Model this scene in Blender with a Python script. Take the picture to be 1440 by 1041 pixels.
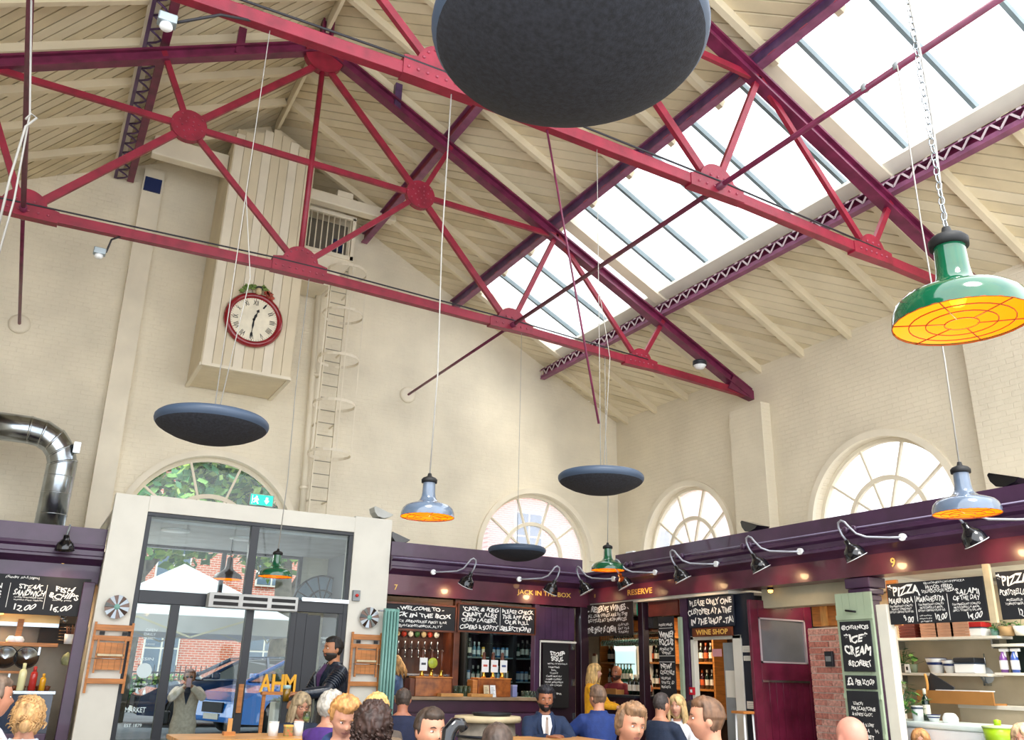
import bpy, math, random
from mathutils import Vector, Matrix
random.seed(7)
PI = math.pi
S = bpy.context.scene
for _o in list(bpy.data.objects): bpy.data.objects.remove(_o)

# ---------------------------------------------------------------- camera, sky, exposure
CP = Vector((0, 0, 1.5))
CR = Vector((0.87306222, -0.48705693, 0.02319268)); CU = Vector((-0.18264489, -0.28255371, 0.94170284)); CF = Vector((0.45210972, 0.8264012, 0.33564543))
cd = bpy.data.cameras.new('camera'); cd.sensor_width = 36; cd.lens = 30.06; cd.clip_end = 300
cam = bpy.data.objects.new('camera', cd); S.collection.objects.link(cam)
cam.matrix_world = Matrix(((CR.x, CU.x, -CF.x, CP.x), (CR.y, CU.y, -CF.y, CP.y), (CR.z, CU.z, -CF.z, CP.z), (0, 0, 0, 1)))
S.camera = cam
W = bpy.data.worlds.new('overcast_sky'); S.world = W; W.use_nodes = True
wn = W.node_tree.nodes; wl = W.node_tree.links
bg = wn['Background']; bg.inputs['Strength'].default_value = 2.2
tc = wn.new('ShaderNodeTexCoord'); nz = wn.new('ShaderNodeTexNoise'); nz.inputs['Scale'].default_value = 2.5; nz.inputs['Detail'].default_value = 5
rp = wn.new('ShaderNodeValToRGB'); rp.color_ramp.elements[0].position = .35; rp.color_ramp.elements[0].color = (.80, .89, 1, 1); rp.color_ramp.elements[1].position = .6; rp.color_ramp.elements[1].color = (1, 1, 1, 1)
wl.new(tc.outputs['Generated'], nz.inputs['Vector']); wl.new(nz.outputs['Fac'], rp.inputs['Fac']); wl.new(rp.outputs['Color'], bg.inputs['Color'])
sl = bpy.data.lights.new('sun', 'SUN'); sl.energy = 2.2; sl.angle = math.radians(20); sl.color = (1, .96, .88)
sun = bpy.data.objects.new('sun', sl); S.collection.objects.link(sun); sun.rotation_euler = (math.radians(32), 0, math.radians(-20))
VS = S.view_settings; S.display_settings.display_device = 'sRGB'
VS.view_transform = 'Standard'; VS.look = 'None'; VS.gamma = 1; VS.use_curve_mapping = False; VS.exposure = 0.72

def at(px, py, **k):
    """point of the surveyed building: sight line through a photo pixel met with a plane X=, Y= or Z="""
    d = CF + CR * ((px - 720) / 1202.4) + CU * ((520.5 - py) / 1202.4)
    (ax, val), = k.items(); i = 'XYZ'.index(ax)
    return CP + d * ((val - CP[i]) / d[i])

# ---------------------------------------------------------------- materials
def lin(h):
    if not isinstance(h, str): return (*h, 1)
    h = h.lstrip('#'); c = [int(h[i:i + 2], 16) / 255 for i in (0, 2, 4)]
    return tuple(x / 12.92 if x < .04045 else ((x + .055) / 1.055) ** 2.4 for x in c) + (1,)
MATS = {}
def M(name, c='#888888', rough=.6, metal=0, n=.08, sc=3, bump=0, bsc=30, em=0, coat=0, c2=None, stretch=None, brick=None):
    if name in MATS: return MATS[name]
    m = bpy.data.materials.new(name); m.use_nodes = True; N = m.node_tree.nodes; Lk = m.node_tree.links
    b = N['Principled BSDF']; b.inputs['Roughness'].default_value = rough; b.inputs['Metallic'].default_value = metal
    if coat: b.inputs['Coat Weight'].default_value = coat
    c = lin(c); b.inputs['Base Color'].default_value = c
    m.diffuse_color = c
    t = N.new('ShaderNodeTexCoord'); vec = t.outputs['Object']
    if stretch:
        mp = N.new('ShaderNodeMapping'); mp.inputs['Scale'].default_value = stretch; Lk.new(vec, mp.inputs['Vector']); vec = mp.outputs['Vector']
    if n or c2:
        x = N.new('ShaderNodeTexNoise'); x.inputs['Scale'].default_value = sc; x.inputs['Detail'].default_value = 6; Lk.new(vec, x.inputs['Vector'])
        r = N.new('ShaderNodeValToRGB'); r.color_ramp.elements[0].position = .32; r.color_ramp.elements[1].position = .68
        lo = lin(c2) if c2 else tuple(v * (1 - 2 * n) for v in c[:3]) + (1,)
        r.color_ramp.elements[0].color = lo; r.color_ramp.elements[1].color = c if c2 else tuple(min(1, v * (1 + n)) for v in c[:3]) + (1,)
        Lk.new(x.outputs['Fac'], r.inputs['Fac']); Lk.new(r.outputs['Color'], b.inputs['Base Color'])
    if bump or brick:
        bp = N.new('ShaderNodeBump'); bp.inputs['Strength'].default_value = bump or .35; bp.inputs['Distance'].default_value = .02
        x = N.new('ShaderNodeTexNoise'); x.inputs['Scale'].default_value = bsc; x.inputs['Detail'].default_value = 4; Lk.new(vec, x.inputs['Vector'])
        h = x.outputs['Fac']
        if brick:
            sp = N.new('ShaderNodeSeparateXYZ'); Lk.new(t.outputs['Object'], sp.inputs[0]); cb = N.new('ShaderNodeCombineXYZ')
            Lk.new(sp.outputs[brick], cb.inputs[0]); Lk.new(sp.outputs['Z'], cb.inputs[1])
            bt = N.new('ShaderNodeTexBrick'); bt.inputs['Scale'].default_value = 1; bt.inputs['Brick Width'].default_value = .225; bt.inputs['Row Height'].default_value = .075
            bt.inputs['Mortar Size'].default_value = .008; bt.inputs['Mortar Smooth'].default_value = 1
            bt.inputs['Color1'].default_value = (.8,) * 3 + (1,); bt.inputs['Color2'].default_value = (1,) * 4; bt.inputs['Mortar'].default_value = (.5,) * 3 + (1,)
            Lk.new(cb.outputs[0], bt.inputs['Vector']); mx = N.new('ShaderNodeMath'); mx.operation = 'MULTIPLY_ADD'
            Lk.new(h, mx.inputs[0]); mx.inputs[1].default_value = 1.6; Lk.new(bt.outputs['Color'], mx.inputs[2]); h = mx.outputs[0]
        Lk.new(h, bp.inputs['Height']); Lk.new(bp.outputs['Normal'], b.inputs['Normal'])
    if em:
        b.inputs['Emission Color'].default_value = c; b.inputs['Emission Strength'].default_value = em
    MATS[name] = m; return m
def glassM(name, tint='#ffffff', refl=.10, haze=0, hz='#ffffff'):
    m = bpy.data.materials.new(name); m.use_nodes = True; N = m.node_tree.nodes; Lk = m.node_tree.links; N.clear()
    o = N.new('ShaderNodeOutputMaterial'); a = N.new('ShaderNodeMixShader'); tr = N.new('ShaderNodeBsdfTransparent'); g = N.new('ShaderNodeBsdfGlossy')
    tr.inputs['Color'].default_value = lin(tint); g.inputs['Roughness'].default_value = .03
    fr = N.new('ShaderNodeFresnel'); fr.inputs['IOR'].default_value = 1.45
    mu = N.new('ShaderNodeMath'); mu.operation = 'MULTIPLY_ADD'; mu.inputs[1].default_value = .35; mu.inputs[2].default_value = refl * .08; mu.use_clamp = True
    Lk.new(fr.outputs[0], mu.inputs[0]); Lk.new(mu.outputs[0], a.inputs['Fac']); Lk.new(tr.outputs[0], a.inputs[1]); Lk.new(g.outputs[0], a.inputs[2]); out = a
    if haze:
        a2 = N.new('ShaderNodeMixShader'); df = N.new('ShaderNodeBsdfTranslucent'); df.inputs[0].default_value = lin(hz); a2.inputs['Fac'].default_value = haze
        Lk.new(a.outputs[0], a2.inputs[1]); Lk.new(df.outputs[0], a2.inputs[2]); out = a2
    Lk.new(out.outputs[0], o.inputs['Surface']); MATS[name] = m; m.diffuse_color = (.8, .9, 1, .3); return m

CREAM = M('cream_painted_brick', '#e6dcc5', .75, n=.07, sc=.9, brick='X', bsc=7, bump=.45)
CREAMR = M('cream_painted_brick_side', '#e2d7bf', .75, n=.06, sc=.8, brick='Y', bsc=7, bump=.45)
CPAINT = M('cream_gloss_paint', '#e6dcc6', .55, n=.05, sc=2)
BOARD = M('cream_boarding', '#dccfb2', .6, n=.05, sc=1.6)
BOARD2 = M('cream_boarding_aged', '#d2c3a2', .6, n=.07, sc=2.3)
GAP = M('dark_joint', '#4a4236', .9)
RED = M('oxblood_steel', '#8a1b32', .42, n=.14, sc=6, bump=.12, bsc=60)
DRED = M('dark_oxblood_steel', '#6c2142', .4, n=.2, sc=5)
NAVYST = M('shadowed_purple_steel', '#54385e', .45, n=.25, sc=5)
RIV = M('rivet_steel', '#a34a5c', .4)
WHITEST = M('white_lattice', '#c9b9bd', .5)
PLUM = M('plum_gloss_wood', '#452a48', .35, n=.15, sc=3, coat=.3)
PLUMB = M('wine_gloss_wood', '#5c2237', .3, n=.18, sc=3, coat=.3)
PLUMD = M('dark_plum_wood', '#28101f', .38, n=.2, sc=4, coat=.2)
BURG = M('burgundy_gloss_door', '#661c36', .22, n=.22, sc=3, coat=.5)
BLACK = M('black_enamel', '#0a0d14', .18, n=0, coat=.6)
BLKM = M('matt_black', '#101114', .6)
SLATE = M('slate_frame', '#20242c', .4)
CHALK = M('chalkboard', '#1b1e24', .7, n=.12, sc=5)
CHW = M('chalk_white', '#f2f2ee', .8, n=0)
GOLD = M('gilt_paint', '#e6b95a', .4, n=0)
WOOD = M('golden_wood', '#c07a3a', .45, n=.15, sc=4, stretch=(1, 1, 8))
WOOD2 = M('table_top_wood', '#d49a55', .35, n=.2, sc=3, stretch=(1, 6, 1))
BURR = M('burr_walnut', '#b0642a', .3, c2='#6d3410', sc=9, coat=.5)
DWOOD = M('dark_mahogany', '#6a3216', .35, n=.3, sc=4)
PALEW = M('pale_pine', '#d8c6a0', .5, n=.12, sc=4)
STEEL = M('brushed_steel', '#b9c0c6', .22, 1, n=.1, sc=6)
GALV = M('galvanised_steel', '#aab3bb', .2, 1, n=.22, sc=3)
WHITE = M('white_plastic', '#eceff0', .4, n=.02)
OFFW = M('offwhite_paint', '#dfdcd0', .6, n=.03)
GREYP = M('grey_paint', '#8d9396', .5)
GREEN = M('green_enamel', '#0c5a3c', .12, n=.1, sc=8, coat=1)
LGREY = M('grey_enamel', '#5f6f84', .15, n=.08, sc=8, coat=1)
BROWNE = M('brown_enamel', '#4a3832', .45)
ORG = M('glowing_amber_reflector', '#ff7e00', .5, n=0, em=1.0)
MESHG = M('dark_wire', '#8a4408', .5)
CHARC = M('charcoal_felt', '#23262f', .85, n=.25, sc=60, bump=.2, bsc=200)
CHRIM = M('blue_grey_rim', '#37475c', .5, n=.05)
CABLE = M('pale_cable', '#a8a59e', .6)
DCABLE = M('dark_cable', '#26242a', .6)
SAGE = M('sage_paint', '#a4b59a', .5, n=.06)
TEAL = M('pale_teal_enamel', '#7fb0a6', .35, n=.05)
SKYG = glassM('skylight_glass', '#ffffff', .1, .12)
WING = glassM('window_glass', '#f6fbff', .12, .03); WINH = glassM('washed_out_window_glass', '#ffffff', .12, .22, '#f4f4ff')  # second glass: haze mixed in to imitate the blown-out view outside
DOORG = glassM('door_glass', '#eef5f6', .25)
JAR = glassM('bottle_glass', '#d4e6e4', .5)

# ---------------------------------------------------------------- geometry helpers
def link(name, me, mat=None, parent=None):
    o = bpy.data.objects.new(name, me); S.collection.objects.link(o)
    if parent: o.parent = parent
    return o
class MB:
    def __init__(s): s.v = []; s.f = []; s.sm = []; s.mi = []; s.cur = 0
    def add(s, vs, fs, smooth=False):
        n = len(s.v); s.v += [tuple(v) for v in vs]; s.f += [tuple(i + n for i in f) for f in fs]; s.sm += [smooth] * len(fs); s.mi += [s.cur] * len(fs); return s
    def box(s, a, b, R=None, o=None):
        x0, y0, z0 = a; x1, y1, z1 = b
        vs = [Vector(p) for p in ((x0, y0, z0), (x1, y0, z0), (x1, y1, z0), (x0, y1, z0), (x0, y0, z1), (x1, y0, z1), (x1, y1, z1), (x0, y1, z1))]
        if R is not None: vs = [R @ v for v in vs]
        if o is not None: vs = [v + Vector(o) for v in vs]
        return s.add(vs, [(3, 2, 1, 0), (4, 5, 6, 7), (0, 1, 5, 4), (1, 2, 6, 5), (2, 3, 7, 6), (3, 0, 4, 7)])
    def beam(s, p0, p1, w, h, up=(0, 0, 1), prof=None):
        """bar from p0 to p1, w across, h along up; prof = list of (across, up) points"""
        p0 = Vector(p0); p1 = Vector(p1); d = (p1 - p0).normalized(); up = Vector(up); a = d.cross(up)
        if a.length < 1e-4: a = d.cross(Vector((0, 1, 0)))
        a.normalize(); u = a.cross(d).normalized()
        pr = prof or [(-w / 2, -h / 2), (w / 2, -h / 2), (w / 2, h / 2), (-w / 2, h / 2)]
        n = len(pr); vs = [p + a * x + u * y for p in (p0, p1) for x, y in pr]
        return s.add(vs, [tuple(range(n))[::-1], tuple(range(n, 2 * n))] + [(i, (i + 1) % n, (i + 1) % n + n, i + n) for i in range(n)])
    def tube(s, pts, r, n=8, closed=False):
        pts = [Vector(p) for p in pts]; k = len(pts); rs = r if isinstance(r, (list, tuple)) else [r] * k
        vs = []; pa = None
        for i, p in enumerate(pts):
            if closed: d = pts[(i + 1) % k] - pts[i - 1]
            else: d = pts[min(i + 1, k - 1)] - pts[max(i - 1, 0)]
            d.normalize()
            if pa is None: a = d.orthogonal().normalized()
            else:
                a = pa - d * pa.dot(d)
                if a.length < 1e-5: a = d.orthogonal()
                a.normalize()
            pa = a; b = d.cross(a)
            vs += [p + (a * math.cos(2 * PI * j / n) + b * math.sin(2 * PI * j / n)) * rs[i] for j in range(n)]
        fs = [(i * n + j, i * n + (j + 1) % n, ((i + 1) % k) * n + (j + 1) % n, ((i + 1) % k) * n + j) for i in range(k if closed else k - 1) for j in range(n)]
        s.add(vs, fs, True)
        if not closed: m = len(s.v) - len(vs); s.f += [tuple(m + j for j in range(n))[::-1], tuple(m + (k - 1) * n + j for j in range(n))]; s.sm += [False] * 2; s.mi += [s.cur] * 2
        return s
    def lathe(s, prof, n=24, o=(0, 0, 0), R=None, caps=True, sx=1, sy=1):
        o = Vector(o); vs = []
        for r, z in prof:
            for j in range(n):
                v = Vector((r * sx * math.cos(2 * PI * j / n), r * sy * math.sin(2 * PI * j / n), z)); vs.append((R @ v if R else v) + o)
        k = len(prof); fs = [(i * n + j, i * n + (j + 1) % n, (i + 1) * n + (j + 1) % n, (i + 1) * n + j) for i in range(k - 1) for j in range(n)]
        m = len(s.v); s.add(vs, fs, True)
        if caps:
            if prof[0][0] > 1e-3: s.f.append(tuple(m + j for j in range(n))[::-1]); s.sm.append(False); s.mi.append(s.cur)
            if prof[-1][0] > 1e-3: s.f.append(tuple(m + (k - 1) * n + j for j in range(n))); s.sm.append(False); s.mi.append(s.cur)
        return s
    def prism(s, pts, t, fr):
        """convex or simple outline pts (2D) extruded t along fr's third axis; fr=(origin,u,v)"""
        o, u, v = [Vector(q) for q in fr]; w = u.cross(v); n = len(pts)
        vs = [o + u * x + v * y + w * k for k in (0, t) for x, y in pts]
        return s.add(vs, [tuple(range(n))[::-1], tuple(range(n, 2 * n))] + [(i, (i + 1) % n, (i + 1) % n + n, i + n) for i in range(n)])
    def plate(s, loops, t, fr):
        """outline with holes (2D loops) given thickness t, centred on the frame's plane"""
        cu = bpy.data.curves.new('x', 'CURVE'); cu.dimensions = '2D'; cu.fill_mode = 'BOTH'; cu.extrude = t / 2
        for lp in loops:
            sp = cu.splines.new('POLY'); sp.points.add(len(lp) - 1); sp.use_cyclic_u = True
            for q, (x, y) in zip(sp.points, lp): q.co = (x, y, 0, 1)
        s._curve(cu, fr); return s
    def _curve(s, cu, fr):
        ob = bpy.data.objects.new('x', cu); S.collection.objects.link(ob); me = ob.to_mesh()
        o, u, v = [Vector(q) for q in fr]; w = u.cross(v)
        s.add([o + u * q.co.x + v * q.co.y + w * q.co.z for q in me.vertices], [tuple(p.vertices) for p in me.polygons])
        ob.to_mesh_clear(); bpy.data.objects.remove(ob); bpy.data.curves.remove(cu)
    def text(s, txt, size, fr, t=.003, off=0.0, shear=0, align='CENTER', sx=1.0, sp=1.0, ls=.9):
        cu = bpy.data.curves.new('x', 'FONT'); cu.body = txt; cu.size = size; cu.extrude = t; cu.offset = off; cu.shear = shear; cu.align_x = align
        cu.space_character = sp; cu.space_line = ls; cu.resolution_u = 3
        o, u, v = [Vector(q) for q in fr]; s._tx(cu, o, u, v, sx); return s
    def _tx(s, cu, o, u, v, sx):
        ob = bpy.data.objects.new('x', cu); S.collection.objects.link(ob); me = ob.to_mesh(); w = u.cross(v)
        s.add([o + u * (q.co.x * sx) + v * q.co.y + w * q.co.z for q in me.vertices], [tuple(p.vertices) for p in me.polygons])
        ob.to_mesh_clear(); bpy.data.objects.remove(ob); bpy.data.curves.remove(cu)
    def build(s, name, mat, parent=None, loc=None, bevel=0):
        me = bpy.data.meshes.new(name); me.from_pydata(s.v, [], s.f)
        for m in (mat if isinstance(mat, (list, tuple)) else [mat]): me.materials.append(m)
        me.polygons.foreach_set('use_smooth', s.sm); me.polygons.foreach_set('material_index', s.mi)
        me.update()
        o = link(name, me, None, parent)
        if loc is not None: o.location = loc
        if bevel:
            b = o.modifiers.new('b', 'BEVEL'); b.width = bevel; b.segments = 2; b.limit_method = 'ANGLE'
        return o
def tag(o, label=None, cat=None, group=None, kind=None):
    if label: o['label'] = label
    if cat: o['category'] = cat
    if group: o['group'] = group
    if kind: o['kind'] = kind
    return o
def thing(name, label, cat, loc=(0, 0, 0), rz=0, group=None):
    o = link(name, None); o.location = loc; o.rotation_euler = (0, 0, rz); o.empty_display_size = .1
    return tag(o, label, cat, group)
def struct(name, label=None, loc=(0, 0, 0)):
    o = link(name, None); o.location = loc; o.empty_display_size = .1
    return tag(o, label, kind='structure')
def copy_tree(o, parent=None):
    c = o.copy(); S.collection.objects.link(c); c.parent = parent
    for ch in list(o.children): copy_tree(ch, c)
    return c
def circ(r, n=32, cx=0, cy=0, a0=0, a1=2 * PI, sy=1):
    full = abs(a1 - a0 - 2 * PI) < 1e-6
    return [(cx + r * math.cos(a0 + (a1 - a0) * i / (n if full else n - 1)), cy + r * sy * math.sin(a0 + (a1 - a0) * i / (n if full else n - 1))) for i in range(n)]
def rect(x0, y0, x1, y1): return [(x0, y0), (x1, y0), (x1, y1), (x0, y1)]
XB, YB = (1, 0, 0), (0, 0, 1)
FB = lambda x, y, z: ((x, y, z), (1, 0, 0), (0, 0, 1))          # frame facing the camera on the back wall (normal -Y)
FR = lambda x, y, z: ((x, y, z), (0, -1, 0), (0, 0, 1))         # frame on the right wall (normal -X), u runs towards the camera

# ---------------------------------------------------------------- the shell
XC, XW, YG = 2.526, 10.90, 15.0
ZR = lambda x: 11.05 - .5 * abs(x - XC)                         # underside of the roof boarding
MB().box((-6.5, -2, -.1), (11.3, 15.25, 0)).build('floor', M('floor_flagstones', '#8a8070', .6, n=.15, sc=1)).__setitem__('kind', 'structure')
def arch(cx, zc, r, n=33, base=0.0):
    return [(cx + r * math.cos(PI * i / (n - 1)), zc + r * math.sin(PI * i / (n - 1))) for i in range(n)]
ARCB = [(2.52, 3.50, 1.40), (8.87, 3.74, 1.27)]                  # arched openings of the back wall: centre x, springing z, radius
ARCR = [(12.80, 3.76, 1.27), (8.40, 3.76, 1.27)]                # of the right wall: centre y
ROOFL = [(-5.85, 0), (XW + .4, 0), (XW + .4, ZR(XW + .4)), (XC, 11.1), (-5.85, ZR(-5.85))]
wb = MB(); holes = [rect(1.22, .0, 4.15, 3.38)]
for cx, zc, r in ARCB: holes.append([(cx + r, 3.42 if cx < 4 else zc - .5)] + arch(cx, zc, r) + [(cx - r, 3.42 if cx < 4 else zc - .5)])
ROOFL = [(-5.85, -.02), (1.22, -.02), (1.22, 3.38), (4.15, 3.38), (4.15, -.02), (XW + .4, -.02), (XW + .4, ZR(XW + .4)), (XC, 11.1), (-5.85, ZR(-5.85))]
wb.plate([ROOFL] + holes[1:], .3, FB(0, YG + .15, 0))
wall_back = wb.build('wall_back', CREAM); tag(wall_back, kind='structure')
wr = MB(); lo = rect(-15.0, 0, 2, 6.9)
wr.plate([lo] + [[(-cy + r, zc - .5)] + arch(-cy, zc, r) + [(-cy - r, zc - .5)] for cy, zc, r in ARCR], .3, FR(XW + .15, 0, 0))
wall_right = wr.build('wall_right', CREAMR); tag(wall_right, kind='structure')
MB().box((-6.15, 3, 0), (-5.85, 15.3, 7)).build('wall_left', CREAMR).__setitem__('kind', 'structure')

def fan_window(name, fr, r, zlow, glass, glassy, surround=True, lab=None):
    """half-round window: frame ring, glazing bars, inner arch, panes; fr origin is the arch centre on the wall face"""
    w = struct(name, lab); o, u, v = [Vector(q) for q in fr]; n = u.cross(v)  # n faces the room
    th = lambda k: o + n * k
    if surround:
        m = MB(); m.plate([circ(r + .10, 40, 0, 0, 0, PI) + circ(r + .0, 40, 0, 0, 0, PI)[::-1]], .07, (th(.03), u, v)); m.build('arch_moulding', CPAINT, w, bevel=.015)
    m = MB(); m.plate([circ(r + .01, 40, 0, 0, 0, PI) + circ(r - .06, 40, 0, 0, 0, PI)[::-1]], .08, (th(-.17), u, v))
    if zlow < 0:
        for sgn in (-1, 1): m.plate([rect(min(sgn * (r - .06), sgn * (r + .01)), zlow, max(sgn * (r - .06), sgn * (r + .01)), 0)], .08, (th(-.17), u, v))
    m.build('window_frame', CPAINT, w)
    ri = r * .53
    angs = [PI * k / 5 for k in range(6)]
    for k in (1, 2, 3, 4):
        a = angs[k]; m = MB(); m.beam(th(-.16) + (u * math.cos(a) + v * math.sin(a)) * .1, th(-.16) + (u * math.cos(a) + v * math.sin(a)) * (r - .06), .035, .05, n); m.build('glazing_bar', CPAINT, w)
    m = MB(); m.plate([circ(ri + .035, 32, 0, 0, 0, PI) + circ(ri - .035, 32, 0, 0, 0, PI)[::-1]], .06, (th(-.16), u, v)); m.build('inner_arch', CPAINT, w)
    m = MB(); m.plate([circ(.13, 16, 0, 0, 0, PI)], .06, (th(-.16), u, v)); m.build('hub', CPAINT, w)
    for k in range(5):
        for r0, r1 in ((.12, ri), (ri, r - .08)):
            a0, a1 = angs[k], angs[k + 1]
            m = MB(); m.prism(circ(r0, 6, 0, 0, a0, a1) + circ(r1, 8, 0, 0, a0, a1)[::-1], .006, (th(-.18), u, v)); m.build('pane', glass, w)
    return w
fan_window('window_1', FB(ARCB[0][0], YG, ARCB[0][1]), ARCB[0][2], -.1, WING, 0)
fan_window('window_2', FB(ARCB[1][0], YG, ARCB[1][1]), ARCB[1][2], -.5, WINH, 0)
fan_window('window_3', FR(XW, ARCR[0][0], ARCR[0][1]), ARCR[0][2], -.5, WINH, 0)
fan_window('window_4', FR(XW, ARCR[1][0], ARCR[1][1]), ARCR[1][2], -.5, WINH, 0)

# pilasters
def pier(name, a, b, mat, cap=None):
    t = MB().box(a, b).build(name, mat, bevel=.01); tag(t, kind='structure'); return t
m = MB(); m.add([(.71, 14.82, 0), (1.04, 14.82, 0), (.86, 14.82, 9.9), (.53, 14.82, 9.9), (.71, 15.0, 0), (1.04, 15.0, 0), (.86, 15.0, 9.9), (.53, 15.0, 9.9)],
    [(0, 1, 2, 3), (7, 6, 5, 4), (0, 4, 5, 1), (1, 5, 6, 2), (2, 6, 7, 3), (3, 7, 4, 0)])
tr1 = tag(m.build('trim_1', CPAINT), kind='structure'); MB().box((.56, 14.79, 9.45), (.84, 14.83, 9.72)).build('navy_socket', M('navy_socket', '#1a2a5a', .4), tr1)
pier('trim_2', (10.68, 10.42, 0), (10.9, 11.22, 6.12), CREAMR)
pier('trim_3', (10.68, 5.6, 0), (10.9, 6.62, 6.12), CREAMR)

# ---------------------------------------------------------------- ceiling: boards, rafters, skylight
SY0, SY1 = 14.24, 2.6
SA0, SA1 = 4.42, 6.46
def clip(poly, f):
    out = []
    for i, p in enumerate(poly):
        q = poly[(i + 1) % len(poly)]; a, b = f(p), f(q)
        if a >= 0: out.append(p)
        if (a >= 0) != (b >= 0):
            t = a / (a - b); out.append((p[0] + (q[0] - p[0]) * t, p[1] + (q[1] - p[1]) * t))
    return out
def ceiling(side, name, rects, backs):
    c = struct(name)
    P = lambda a, y, d=0: (XC + side * a, y, 11.05 - .5 * a + d)
    for a0, y0, a1, y1 in backs:
        m = MB(); vs = [P(a, y, d) for d in (.03, .09) for a, y in ((a0, y0), (a1, y0), (a1, y1), (a0, y1))]
        m.add(vs, [(0, 1, 2, 3), (7, 6, 5, 4), (0, 4, 5, 1), (1, 5, 6, 2), (2, 6, 7, 3), (3, 7, 4, 0)]); m.build('roof_deck', GAP, c)
    wdt = .165; s2 = math.sqrt(2); g = .010; rnd = random.Random(5)
    for a0, y0, a1, y1 in rects:
        f = (lambda a, y: (a + y) / s2) if side > 0 else (lambda a, y: (a - y) / s2)
        cs = [f(a, y) for a in (a0, a1) for y in (y0, y1)]; k = math.floor(min(cs) / wdt)
        while k * wdt < max(cs):
            lo_, hi_ = k * wdt + g, (k + 1) * wdt - g; k += 1
            pl = [(a0, y0), (a1, y0), (a1, y1), (a0, y1)]
            pl = clip(pl, lambda p: f(*p) - lo_); pl = clip(pl, lambda p: hi_ - f(*p)) if pl else pl
            if len(pl) < 3: continue
            e = rnd.uniform(-.003, .003); n = len(pl); m = MB()
            m.add([P(a, y, dd) for dd in (e, .04) for a, y in pl], [tuple(range(n)), tuple(range(n, 2 * n))[::-1]] + [(i, (i + 1) % n, (i + 1) % n + n, i + n) for i in range(n)])
            m.build('board', BOARD if rnd.random() < .65 else BOARD2, c)
    return c, P
cR, PR = ceiling(1, 'ceiling_right', [(0, SY1, SA0, 15), (SA1, SY1, 8.42, 15), (SA0, SY0, SA1, 15)], [(0, SY1, SA0, 15), (SA1, SY1, 8.8, 15), (SA0, SY0, SA1, 15)])
cL, PL = ceiling(-1, 'ceiling_left', [(0, SY1 + 3, 5.2, 15)], [(0, SY1, 8.8, 15)])
def rafter(c, P, y, a0, a1, w=.085, h=.13):
    m = MB(); m.beam(P(a0, y, -h / 2), P(a1, y, -h / 2), w, h, (0, 0, 1)); return m.build('rafter', BOARD, c)
for k in range(10):
    y = 12.15 + .98 * (2 - k); 
    if y > 3.5: rafter(cL, PL, y, .05, 8.4)
for k in range(11):
    y = 14.1 - 1.0 * k
    if y > 2.7: rafter(cR, PR, y, .05, SA0 + .05)
for k in range(12):
    y = 14.6 - 1.0 * k
    if y > 2.7: rafter(cR, PR, y, SA1 - .03, 8.42)
m = MB(); m.beam((XC, 13.9, 10.9), (XC, 3, 10.9), .05, .26); m.build('ridge_board', BOARD, cR)
m = MB(); m.beam(PL(2.42, 14.95, -.09), PL(2.42, 4, -.09), .16, .16); m.build('purlin_board', CPAINT, cL)
# skylight
sk = struct('window_5')
for y in (14.24, 10.88, 6.23):
    m = MB(); w = .12 if y > 14 else .235
    m.beam(PR(SA0 - .1, y, .02), PR(SA1 + .02, y, .02), w, .2); m.build('skylight_divider', CPAINT, sk)
for y in (13.45, 12.5, 11.52, 10.45, 9.6, 8.68, 7.75, 6.78, 5.80, 4.84, 3.9, 2.95):
    m = MB(); m.beam(PR(SA0, y, .12), PR(SA1, y, .12), .05, .09); m.build('glazing_bar', M('blue_grey_bar', '#76868c', .5), sk)
m = MB(); m.beam(PR(SA1 - .10, SY1, .0), PR(SA1 - .10, 14.3, .0), .22, .08, (.447, 0, .894)); m.build('sill', OFFW, sk)
m = MB(); m.beam(PR(SA0 - .06, SY1, .03), PR(SA0 - .06, 14.3, .03), .08, .2); m.build('head', OFFW, sk)
ys = [14.2, 13.45, 12.5, 11.52, 10.88, 10.45, 9.6, 8.68, 7.75, 6.78, 6.23, 5.80, 4.84, 3.9, 2.95]
for i in range(len(ys) - 1):
    m = MB(); n4 = [PR(a, y, d) for d in (.15, .156) for a, y in ((SA0 - .05, ys[i + 1]), (SA1, ys[i + 1]), (SA1, ys[i]), (SA0 - .05, ys[i]))]
    m.add(n4, [(0, 1, 2, 3), (7, 6, 5, 4), (0, 4, 5, 1), (1, 5, 6, 2), (2, 6, 7, 3), (3, 7, 4, 0)]); m.build('pane', SKYG, sk)

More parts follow.
